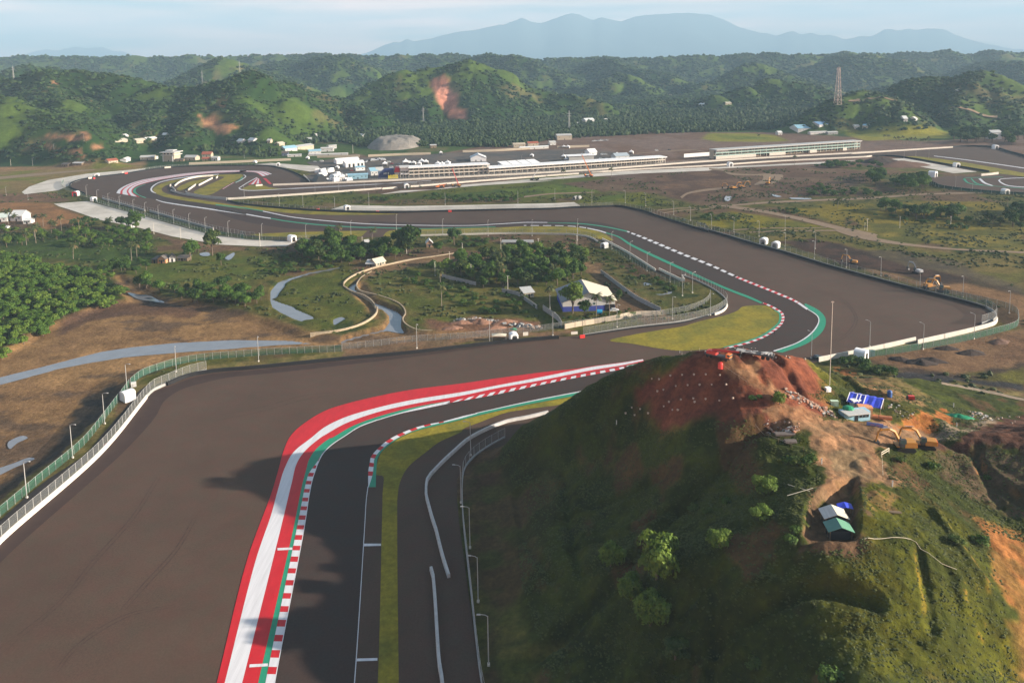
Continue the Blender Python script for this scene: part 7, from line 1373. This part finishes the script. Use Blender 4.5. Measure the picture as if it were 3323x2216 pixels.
for row, (x0, y0, x1, y1, n) in enumerate(((1215, 345, 1450, 335, 9), (1225, 365, 1465, 355, 9), (1130, 375, 1210, 370, 3), (1060, 400, 1110, 398, 2))):
    for k in range(n):
        f = k/max(1, n-1); c_ = (0, 0, 1, 2, 0, 4)[(i*7+row) % 6]; park(f"U {x0+(x1-x0)*f:.0f},{y0+(y1-y0)*f:.0f}", c_, rad(80)+random.uniform(-.1, .1), ('white car', 'silver car', 'black car', 'red car', 'white van')[c_]+f' {ordw(k)} from left in the {ordw(row)} row of the paddock car park'); i += 1
for s, k, rz, lab in (("U 835,560", 3, .2, 'red and white car on the paddock asphalt'), ("U 625,620", 0, .4, 'white car at the left of the paddock asphalt'), ("U 665,640", 1, 1.0, 'silver car at the left of the paddock asphalt'), ("U 690,660", 0, .3, 'white car nearest the blue hall'), ("U 740,650", 4, 1.2, 'white van nearest the blue hall'), ("U 130,390", 1, .2, 'silver car before the cream site wall'), ("U 60,370", 2, .2, 'black car before the cream site wall'), ("U 260,385", 4, .1, 'white van before the cream site wall'), ("U 1500,400", 0, .2, 'white car right of the pagoda in the car park'), ("U 1545,400", 4, .2, 'white van right of the pagoda in the car park'), ("U 1600,430", 3, 0., 'red car by the pagoda in the car park'), ("U 1730,440", 1, 0., 'silver car in the middle of the dark car park'), ("U 1590,505", 4, .1, 'white van above the navy hall'), ("U 1710,500", 4, .1, 'white van left above the race control block'), ("U 1820,490", 4, .1, 'white van right above the race control block'), ("M 750,405", 4, .1, 'pale van left of the arched marquee'), ("M 1000,405", 4, .1, 'white van right of the arched marquee'), ("M 1045,403", 0, .1, 'white car right of the arched marquee'), ("M 980,465", 4, .1, 'white van beside the long canopy'), ("M 1060,468", 4, .1, 'white van further right of the long canopy'), ("M 1690,355", 4, .1, 'pale lorry on the far dark plain'), ("M 1850,345", 2, .1, 'dark car on the far dark plain'), ("N 640,0", 0, 0, '')):
    if lab: park(s, k, rz, lab)
for k, x in enumerate((885, 910, 940, 965, 990, 1030, 1060)): park(f"M {x},{235-k*2}", (0, 4, 1)[k % 3], .1, ('white car', 'white van', 'silver car')[k % 3]+f' {ordw(k)} from left in the far yellowish row by the palms', 'vehicles by the palm plain')
for k, (x, y) in enumerate(((60, 290), (100, 285), (140, 278), (180, 275), (330, 280), (380, 272))): park(f"M {x},{y}", (0, 1, 4)[k % 3], .1, ('white car', 'silver car', 'white van')[k % 3]+f' {ordw(k)} from left by the houses at the palm edge', 'vehicles by the palm plain')
# ================================================================== plants
BR_ = [tree_proto('broadleaf_tree', 100+i, 3.2, 6.6+i*.5, 1500, c, low=.22) for i, c in enumerate(((DG, MG), (DG, LG), (MG, LG), (MG, YGc), (DG, OL)))]
BU_ = [tree_proto('bush', 200+i, 2.0, 2.3, 420, c, nl=6, leaf=.26, trunk=False, low=.05) for i, c in enumerate(((DG, LG), (MG, OL), (DG, MG)))]
MA_ = [tree_proto('mangrove_tree', 300+i, 2.7, 4.2, 800, c, nl=8, leaf=.33, low=.1) for i, c in enumerate(((MG, LG), (MG, YGc), (LG, YGc), (MG, LG)))]
PA_ = [palm_proto(400+i, h) for i, h in enumerate((9.0, 10.5, 8.0))]
def plant(pool, s, R_px=None, lab='', grp=None, k=None, r0=3.2, hz=1.0, wide=1.0, flatp=True):
    p = hits(s)[0] if isinstance(s, str) else np.asarray(s, float); sc = 1.0 if R_px is None else R_px*mpp(p)/r0
    k = random.randrange(len(pool)) if k is None else k
    return put(pool[k], USED, (p[0], p[1], p[2]-.1), random.uniform(0, 6.28), lab, grp, (sc*wide, sc*wide, sc*hz))
z4 = .47194
HERO = tree_proto('broadleaf_tree', 900, 3.2, 5.6, 3200, (MG, YGc), nl=16, leaf=.27, low=.0, squash=.9)
HR_ = [HERO]
# on the near hill: size from the picture
for s, R_, pool, k, lab, hz in (("H 2165,850", 158*z4, HR_, 0, 'biggest light green tree on the dark near slope', 1.35), ("H 1990,990", 100*z4, HR_, 0, 'dark tree below left of the biggest slope tree', 1.1), ("H 2120,1165", 130*z4, HR_, 0, 'low bright green tree nearest the camera on the dark slope', 1.15), ("H 1850,760", 95*z4, HR_, 0, 'dim tree left of the biggest slope tree', 1.1), ("T 1130,720", 140*.2976, HR_, 0, 'sunlit tree on the gully edge left of the dirt junction', .8), ("T 335,920", 72*.2976, BU_, 1, 'left one of three small bushes in the gully', 1.0), ("T 490,950", 62*.2976, BU_, 1, 'middle one of three small bushes in the gully', 1.0), ("T 675,850", 72*.2976, BU_, 0, 'upper right one of three small bushes in the gully', 1.0), ("T 1080,985", 130*.2976, HR_, 0, 'flat-topped light tree on the dark slope before the cutting', .55), ("T 620,1330", 140*.2976, HR_, 0, 'straggly brown-green tree on the dark slope', .9),
                               ("Q 1550,1085", 108*.2126, HR_, 0, 'round green tree beside the bright dirt ramp', 1.2), ("Q 1115,1030", 80*.2126, BU_, 2, 'dark shrub left of the round ramp tree', 1.0), ("Q 1230,1000", 60*.2126, BU_, 2, 'second dark shrub left of the round ramp tree', 1.0), ("H 2290,1400", 100*z4, BR_, 4, 'half-seen bush at the bottom edge of the slope', .6), ("I 1010,1530", 110*z4, BU_, 0, 'bush in the shade at the bottom edge', .8), ("I 500,1450", 70*z4, BU_, 1, 'small bush low in the bottom shade', .8),
                               ("R 1380,1100", 80*.307, BU_, 0, 'bright shrub on the dark soil below the excavators', .9), ("R 1050,1030", 60*.307, BU_, 1, 'shrub at the lip below the excavators', .9), ("R 1950,1210", 55*.307, BU_, 0, 'small shrub in the dark soil gully', .8), ("I 1890,600", 60*z4, BU_, 1, 'tuft shrub on the sunlit ridge', .8), ("I 2060,620", 70*z4, BU_, 0, 'green shrub on the right flank of the sunlit ridge', .8), ("I 760,600", 60*z4, BU_, 0, 'bush on the left rim of the cutting', .8), ("I 770,520", 50*z4, BU_, 0, 'upper bush on the left rim of the cutting', .8)):
    plant(pool, s, R_, lab, None, k, 2.0 if pool is BU_ else 3.2, hz)
for i, x in enumerate((1380, 1470, 1560, 1640)): plant(BU_, f"T {x},{430-8*i}", 85*.2976, f'shrub in the row left of the junction, {ordw(i)} from the left', 'shrub row at the junction', i % 3, 2.0, 1.0)
for i, (x, y) in enumerate(((1120, 920), (1180, 910), (1240, 925), (1270, 975), (1340, 985), (1400, 985), (1440, 1000))): plant(BU_, f"F {x},{y+12}", 52*z4, f'dark bush behind the dirt hill by the tan field, {ordw(i)} from the left', 'bushes behind the dirt hill', i % 3, 2.0, 1.0)
# palms placed one by one
_p = [("V 1115,740", 'tallest palm before the left apron'), ("V 940,700", 'leaning palm left of the tallest apron palm'), ("V 860,745", 'palm third left of the tallest apron palm'), ("V 790,740", 'palm fourth left of the tallest apron palm'), ("V 1215,735", 'palm right of the tallest apron palm'), ("V 1350,710", 'palm at the right of the apron palm row'), ("V 405,920", 'palm with a long bare trunk at left'), ("V 550,890", 'first of two leaning palms at left'), ("V 525,800", 'second of two leaning palms at left'), ("V 1120,1130", 'lone palm with a pale trunk in the left scrub'), ("V 2095,1150", 'lone palm right of the left scrub near the meadow houses'), ("V 1700,680", 'palm standing against the left apron'), ("V 230,640", 'palm before the large white-roofed house'), ("V 130,600", 'palm between the two left white roofs'), ("V 560,640", 'palm right of the large white-roofed house'), ("V 660,640", 'short palm beside the orange ground at left'), ("V 2010,1160", 'slim young palm in the left scrub'),
      ("W 1205,335", 'palm above the canal hut trees'), ("W 800,300", 'feathery palm among the infield trees at left'), ("W 2090,1150", 'palm with a pale trunk in the infield field'), ("W 2080,900", 'palm standing behind the field palm'), ("S 310,390", 'first of two slim palms in the infield wood'), ("S 290,330", 'second of two slim palms in the infield wood'), ("S 1050,690", 'drooping palm at the left of the warehouse'), ("S 1965,885", 'palm in front of the warehouse door'), ("S 1765,890", 'low palm beside the blue water tank'), ("E 1470,200", 'palm above the small white hut'), ("E 1060,270", 'palm in the middle of the infield wood'), ("E 1100,290", 'second palm in the middle of the infield wood'), ("S 1100,330", 'shaggy palm above the warehouse'),
      ("O 2030,1290", 'lone dark palm at the right edge scrub'), ("N 1285,535", 'lone palm in front of the second stand'), ("N 1835,1080", 'lone small palm in the yellow right-hand field'), ("M 1115,690", 'small bare palm by the straight'), ("M 500,725", 'tiny bare palm by the straight'), ("N 820,215", 'tiny palm in the far green field')]
for i, (s, lab) in enumerate(_p): plant(PA_, s, None, lab, 'palm trees', i % 3)
for i, (x, y) in enumerate(((470, 430), (520, 440), (600, 450), (640, 455), (700, 460), (750, 470), (810, 470), (860, 480), (930, 480), (980, 480), (1030, 470))): plant(PA_, f"O {x},{y}", None, f'palm in the far row right of the second stand, {ordw(i)} from the left', 'palm trees', i % 3)
# woods: trees one by one inside surveyed outlines
def wood(pool, outline, n, mind, lab, grp, smin, smax, seed, labs=None, hz=1.0, ks=None):
    P = flat(outline); r = np.random.default_rng(seed); lo, hi = P[:, :2].min(0), P[:, :2].max(0); pts = []; tries = 0
    while len(pts) < n and tries < 6000:
        q = r.uniform(lo, hi); tries += 1
        if not inpoly(np.array([q[0]]), np.array([q[1]]), P)[0]: continue
        if pts and min((q[0]-a)**2+(q[1]-b)**2 for a, b in pts) < mind*mind: continue
        pts.append(tuple(q))
    pts.sort(key=lambda q: q[1])
    for i, q in enumerate(pts):
        z = gz(*q); sc = r.uniform(smin, smax); k = int(r.integers(0, len(pool))) if ks is None else ks[int(r.integers(0, len(ks)))]
        put(pool[k], USED, (q[0], q[1], z-.1), r.uniform(0, 6.28), lab, grp, (sc, sc, sc*r.uniform(.85, 1.15)*hz))
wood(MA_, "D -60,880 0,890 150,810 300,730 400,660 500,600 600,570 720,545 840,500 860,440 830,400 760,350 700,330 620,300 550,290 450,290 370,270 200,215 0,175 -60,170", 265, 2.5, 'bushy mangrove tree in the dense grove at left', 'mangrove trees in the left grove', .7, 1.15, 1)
wood(BR_, "V 0,720 300,720 600,760 800,760 1300,720 1500,640 1700,640 1900,700 2150,680 2352,800 2352,1050 2200,1080 1900,1050 1500,960 1000,940 600,880 300,960 0,980", 62, 4.6, 'broadleaf tree in the scrub wood below the left apron', 'trees below the left apron', .6, .98, 2, ks=(1, 2, 3, 2))
wood(BR_, "V 1100,640 1450,570 1560,600 1500,680 1200,700", 8, 4, 'dark tree among the apron palms', 'dark trees among the apron palms', .8, 1.1, 3, ks=(0,))
for i, (s, r_) in enumerate((("V 1860,665", 90*.2126), ("V 1960,670", 90*.2126), ("V 2070,660", 115*.2126))): plant(BR_, s, r_, f'round dark tree on the left apron, {ordw(i)} of three from left', 'round trees on the left apron', 0 if i < 2 else 1, 3.2, 1.1)
wood(BR_, "D 560,330 700,300 850,260 1000,250 1100,270 900,330 820,310 700,350", 14, 4.0, 'dark tree behind the mangrove grove', 'dark trees behind the mangroves', .7, 1.0, 4, ks=(0, 1))
wood(BR_, "D 950,395 1100,400 1400,430 1500,380 1700,410 1850,440 1830,540 1650,560 1450,540 1250,510 1050,440", 34, 3.8, 'dark bushy tree in the thicket by the mudflat', 'thicket by the mudflat', .65, 1.15, 5, ks=(0, 1, 2))
for i, (s, r_, k) in enumerate((("D 1310,225", 58*z4, 2), ("D 1460,190", 65*z4, 4), ("D 1520,255", 35*z4, 1))): plant(BR_, s, r_, ('light green round tree beside the meadow houses', 'open-crowned grey-green tree by the puddle', 'slim tree right of the open-crowned one')[i], None, k, 3.2, 1.2)
wood(BR_, "W 250,440 420,400 560,350 700,350 1000,380 1100,440 1400,450 1750,500 1500,560 1200,560 900,640 700,640 400,600 300,520", 66, 3.8, 'broadleaf tree in the dense wood left of the canal hut', 'wood left of the canal hut', .8, 1.3, 6, ks=(0, 1, 2, 4))
for s, r_, k, lab in (("W 1690,480", 150*.2551, 0, 'tallest dark tree in the infield, standing before the yellow verge'), ("W 1560,430", 110*.2551, 0, 'broad dark tree left of the tallest infield tree'), ("W 700,400", 120*.2551, 1, 'big tree before the left yellow verge'), ("W 2250,370", 90*.2551, 0, 'umbrella-shaped tree right of the brick hut'), ("W 2050,470", 70*.2551, 1, 'bushy tree below the brick hut'), ("W 1350,460", 95*.2551, 2, 'rounded light tree behind the canal hut')): plant(BR_, s, r_, lab, None, k, 3.2, 1.3 if k == 0 else 1.0)
wood(BU_, "W 2330,330 2352,300 E 800,60 1060,90 1040,130 740,140 730,110", 16, 3.5, 'bush in the strip below the yellow verge', 'bushes below the yellow verge', .8, 1.5, 7)
wood(BU_, "D 1750,230 1900,190 2200,190 2352,220 2352,290 2000,320 1850,340", 26, 3.2, 'bush in the green belt above the pond', 'bushes above the pond', .8, 1.5, 8)
wood(BR_, "E 560,270 700,240 900,230 1100,215 1250,165 1330,150 1480,190 1600,190 1700,260 1690,320 1600,380 1450,420 1250,400 1000,430 800,330 650,330", 92, 3.9, 'broadleaf tree in the infield wood behind the warehouse', 'infield wood behind the warehouse', .8, 1.35, 9, ks=(1, 2, 3, 4))
wood(BU_, "E 380,330 560,320 700,420 1000,450 1250,470 1380,560 1330,620 1150,590 1000,600 850,560 600,420 420,380", 48, 3.4, 'low bush scattered over the infield field', 'bushes on the infield field', .6, 1.4, 10)
for s, r_, k, lab in (("S 1400,830", 190*.2126, 3, 'yellow-green tree before the warehouse gable'), ("S 1590,870", 110*.2126, 1, 'slimmer tree right before the warehouse gable'), ("S 2120,600", 60*.2126, 1, 'small tree behind the warehouse roof end'), ("S 130,380", 130*.2126, 1, 'tall leafy tree at the left of the infield wood')): plant(BR_, s, r_, lab, None, k, 3.2, 1.1)
wood(BU_, "S 1200,930 1500,900 1800,870 2200,780 2300,760 2200,850 1800,960 1300,1040", 16, 2.4, 'low bush in the warehouse yard', 'bushes in the warehouse yard', .35, .7, 11)
wood(BU_, "E 1750,160 1900,250 2100,330 2300,420 2330,470 2100,400 1850,290", 18, 3.5, 'bush beside the inner green fence', 'bushes beside the inner green fence', .5, 1.1, 12)
wood(BR_, "O 260,930 420,880 520,960 620,1000 800,930 1000,940 1080,1000 1000,1060 700,1080 500,1060 350,1000", 22, 5.5, 'dark tree in the clump below the far right bend', 'clump below the far right bend', 1.3, 2.0, 13, ks=(0, 1, 2))
wood(BR_, "O 380,1320 700,1280 750,1340 950,1340 1100,1350 1400,1350 1450,1400 1300,1440 900,1420 500,1380", 20, 5.0, 'broad tree in the right-hand scrub', 'trees in the right-hand scrub', .9, 1.7, 14, ks=(0, 1, 2))
wood(BR_, "O 1650,1450 1900,1400 2150,1330 2300,1300 2300,1568 1700,1568", 16, 5.0, 'tree in the scrub at the right edge', 'trees at the right edge', .9, 1.6, 15, ks=(0, 1, 4))
wood(BU_, "O 100,1380 700,1290 1500,1420 1900,1500 1500,1568 600,1420", 30, 5, 'bush in the yellow right-hand scrub', 'bushes in the right-hand scrub', .8, 1.8, 16)
wood(BU_, "N 30,1200 300,1130 420,1180 600,1210 650,1260 400,1260 100,1240", 14, 4.5, 'bush behind the fence at the top of the right run-off', 'bushes at the top of the right run-off', .8, 1.8, 17)
wood(BU_, "N 1080,1100 1300,1110 1400,1150 1250,1170", 7, 4.5, 'bush in the yellow field between the dirt roads', 'bushes between the dirt roads', .9, 1.7, 18)
wood(BU_, "N 1560,560 1700,520 2200,500 2352,530 2352,580 1700,570 O -20,760 200,700 420,740 400,770", 26, 7, 'dark bush row before the far right apron', 'bush row before the far right apron', 1.5, 2.8, 19, ks=(0, 2))
wood(BU_, "N 1350,820 1600,800 1750,850 2352,870 2352,930 1500,930", 26, 7, 'bush in the green strip above the dirt road', 'bush strip above the dirt road', 1.2, 2.4, 20)
wood(BU_, "L 640,780 900,760 1200,800 1900,790 1850,840 1200,860 1000,830 700,800", 28, 7, 'bush in the grass between the two straights', 'bushes between the straights', .9, 2.0, 21)
wood(BU_, "L 20,810 180,790 370,820 200,840", 8, 5, 'bush clump at the left between the two straights', 'bush clump between the straights', 1.2, 2.0, 22)
wood(BR_, "O 1310,400 1500,330 1900,330 2100,300 2246,340 2400,380 2400,520 2246,500 1800,460 1400,470", 40, 9, 'dark tree in the grove above the far right run-off', 'grove above the far right run-off', 1.8, 2.8, 23, ks=(0, 0, 1))
# ------------------------------------------------------------------ the far woods: nobody could count them
def forest(name, label, X, Y, Z, S_, cols, seed, hz=1.0):
    """lumpy little crowns, thirty-odd faces each"""
    r = np.random.default_rng(seed); n = len(X)
    bm = bmesh.new(); bmesh.ops.create_icosphere(bm, subdivisions=1, radius=1); bm.verts.ensure_lookup_table()
    bv = np.array([v.co[:] for v in bm.verts]); bf = np.array([[v.index for v in f.verts] for f in bm.faces]); bm.free(); m = len(bv)
    jit = r.uniform(.62, 1.3, (n, m, 1)); sc = np.stack([S_*r.uniform(.8, 1.25, n), S_*r.uniform(.8, 1.25, n), S_*hz*r.uniform(.8, 1.3, n)], 1)[:, None, :]
    a = r.uniform(0, 6.28, n); ca, sa = np.cos(a)[:, None], np.sin(a)[:, None]; b = bv[None]*jit
    bx = b[..., 0]*ca-b[..., 1]*sa; by = b[..., 0]*sa+b[..., 1]*ca; b = np.stack([bx, by, b[..., 2]], -1)*sc
    V = b+np.stack([X, Y, Z+S_*hz*.75], 1)[:, None, :]
    c = mixc(cols[0], cols[1], np.clip(r.beta(1.6, 2.2, n), 0, 1)); c = np.repeat(c, m, 0)*r.uniform(.75, 1.25, (n*m, 1))
    F_ = (bf[None]+np.arange(n)[:, None, None]*m).reshape(-1, 3)
    link(name, mesh_np(name, V.reshape(-1, 3), F_, [M_LEAF], col=c), kind='stuff', label=label)
r = np.random.default_rng(99); N_ = 300000
th = r.uniform(rad(-41), rad(41), N_); D_ = np.sqrt(r.uniform(860**2, 4300**2, N_)); X_, Y_ = D_*np.sin(th), D_*np.cos(th); Z_ = ground_i(X_, Y_)
fo = fbm(X_/120, Y_/120, 61, 5); gr = ridged((X_+(fbm(X_/210, Y_/210, 21, 4)-.5)*110)/95, (Y_+(fbm(X_/210, Y_/210, 47, 4)-.5)*110)/95, 71, 4)
e = 14.0; gx_ = (ground_i(X_+e, Y_)-ground_i(X_-e, Y_))/(2*e)
want = sstep(.66, .42, fo)*.6+sstep(.5, .75, gr)*.35+sstep(-.15, .3, gx_)*.75-.05
hillm = Z_ > 6
PLAIN = flat("A -400,1090 800,1085 900,1010 1000,1040 1900,1090 2000,1000 2352,980 B 100,1010 480,1010 1100,1015 1500,960 1700,945 C 300,905 800,885 1000,895 1800,880 3000,870 4000,700")
far_lim = np.interp(np.arctan2(X_, Y_), [math.atan2(q[0], q[1]) for q in PLAIN[np.argsort(np.arctan2(PLAIN[:, 0], PLAIN[:, 1]))]], np.hypot(PLAIN[:, 0], PLAIN[:, 1])[np.argsort(np.arctan2(PLAIN[:, 0], PLAIN[:, 1]))])
plain = (~hillm) & (D_ > far_lim)
want = np.where(plain, .95, want); ok = (hillm | plain) & (D_ > 880) & (r.random(N_) < want)
scar = np.zeros(N_, bool)
for s in ("B 605,580 640,540 690,525 740,560 720,590 770,640 800,690 790,740 850,760 860,820 740,815 690,750 655,690", "A 1365,795 1480,800 1550,850 1640,880 1560,920 1500,920 1400,860", "A 560,910 600,905 610,950 570,950", "A 640,1010 700,990 715,1020 640,1035", "A 310,930 480,930 610,950 600,965 450,955"): scar |= sd_poly(X_, Y_, hits(s), 30.0) < 9
ok &= ~scar
dens = r.random(N_) < np.clip((1500/D_)**1.0, .25, 1); ok &= dens
S_ = r.uniform(2.2, 4.6, N_)*np.clip(D_/1500, .8, 2.0)
h_ = ok & hillm; p_ = ok & plain
h1 = h_ & (D_ < 2100); h2 = h_ & (D_ >= 2100)
forest('hill_forest', 'trees and scrub covering the nearer green hills', X_[h1], Y_[h1], Z_[h1], S_[h1], ((.011, .028, .008), (.050, .092, .019)), 1, .62)
forest('hill_forest', 'trees and scrub covering the far hills', X_[h2], Y_[h2], Z_[h2], S_[h2], ((.012, .030, .010), (.052, .09, .021)), 2, .6)
forest('palm_forest', 'palm forest on the plain at the foot of the hills', X_[p_], Y_[p_], Z_[p_], S_[p_]*.95, ((.012, .030, .009), (.060, .092, .022)), 3, 1.25)
# rough grass and scrub on the flat
def tufts(name, label, n, dmin, dmax, seed, size, cols, test, hz=.7):
    r = np.random.default_rng(seed); th = r.uniform(rad(-40), rad(40), n); D_ = np.sqrt(r.uniform(dmin**2, dmax**2, n)); X_, Y_ = D_*np.sin(th), D_*np.cos(th); k = test(X_, Y_, r)
    X_, Y_ = X_[k], Y_[k]; Z_ = ground_i(X_, Y_); forest(name, label, X_, Y_, Z_-size*.3, size*r.uniform(.5, 1.5, len(X_)), cols, seed, hz)
def offroad(X, Y, r):
    k = np.ones(X.shape, bool)
    for P in ASPHP: k &= sd_poly(X, Y, P, 12) > 5
    for P in (MUDP, CANALP, RIVERP, PONDP, POND2P): k &= sd_poly(X, Y, P, 8) > 1.5
    for P in BARE: k &= ~inpoly(X, Y, P)
    return k
BARE = [flat(s) for s in ("V -100,270 800,270 950,380 1500,530 1350,600 650,690 560,560 380,470", "F 640,90 1200,110 1980,300 2352,430 2500,560 2352,640 2100,500 1300,300 700,150", "F 1230,890 1700,790 2352,680 2600,700 2500,940 1950,1020 1430,970", "L 0,730 2352,520 M 2352,590 1100,730 0,800", "K 1100,560 1250,600 L 2352,440 M 2352,400 2352,230 0,250 K 900,290", "O 460,650 740,640 1660,815 1350,840", "K 1450,940 1650,880 L 2352,855 M 640,1000 740,1060 L 0,960", "E 560,610 1380,640 1350,700 1000,760 600,740", "E -400,720 1600,690 1600,740 0,900", "M 1650,700 2352,590 N 400,620 700,800 300,860 0,1010 M 1950,960 1700,830")]
tufts('scrub', 'low scrub and rough grass scattered over the flat ground', 60000, 250, 880, 5, .75, ((.03, .048, .012), (.075, .085, .022)), lambda X, Y, r: offroad(X, Y, r) & (r.random(X.shape) < sstep(.45, .62, fbm(X/17, Y/17, 777, 4))*.8) & (ground_i(X, Y) < 4))
def onhill(X, Y, r):
    Z = ground_i(X, Y); k = (Z > 2.5) & (X > -12) & (X < 200) & (Y < 250)
    for s in ("Q 0,480 300,330 350,210 900,220 1500,290 1850,360 2050,480 2250,680 2200,800 2100,880 1950,930 2350,1100 2100,1300 1500,1420 1200,1500 0,1500 -500,1350 -650,900 -300,560", "Q 700,540 950,370 1100,420 1500,850 1700,950 2100,1250 2400,1500 1700,1568 1150,900", "T 1480,0 2352,-100 R 1300,640 1500,760 2100,560 2100,600 1300,830 900,900 860,1050 930,1200 1090,1310 640,1280 250,1480 100,1530 210,1200 T 1600,150", "T 1490,1370 1530,1100 1570,900 1700,840 2050,630 2140,630 2160,950 2160,1260 2090,1390", "R 930,640 1180,570 1460,480 1540,480 1620,660 1180,720", "R 470,300 1000,420 950,620 900,720 450,610", "R 1380,830 1750,740 2080,580 2700,540 2700,1000 2352,960 1900,940 1450,920", "I 2100,520 2352,600 2500,700 2500,1600 2330,1568 2230,1250 2230,950 2150,720"): k &= ~inpoly(X, Y, hits(s))
    return k
tufts('hill_grass', 'rough grass and weeds on the near hill', 210000, 95, 260, 6, .21, ((.040, .052, .011), (.078, .088, .017)), lambda X, Y, r: onhill(X, Y, r) & (r.random(X.shape) < .25+.75*sstep(.42, .62, fbm(X/6, Y/6, 778, 4))), .38)
# ================================================================== the air
hz_m = bpy.data.materials.new('morning_haze'); hz_m.use_nodes = True; t = hz_m.node_tree; t.nodes.clear()
pv = t.nodes.new('ShaderNodeVolumePrincipled'); oo = t.nodes.new('ShaderNodeOutputMaterial'); t.links.new(pv.outputs[0], oo.inputs['Volume'])
pv.inputs['Color'].default_value = (.47, .75, 1.0, 1); pv.inputs['Density'].default_value = 9.2e-5; pv.inputs['Anisotropy'].default_value = 0.0
b = MB(); b.box((0, 15400, 1050), (70000, 31200, 2160)); 
o = b.build('haze', hz_m); o.location.z = -34; o['kind'] = 'stuff'; o['label'] = 'thin blue morning haze over the whole valley'
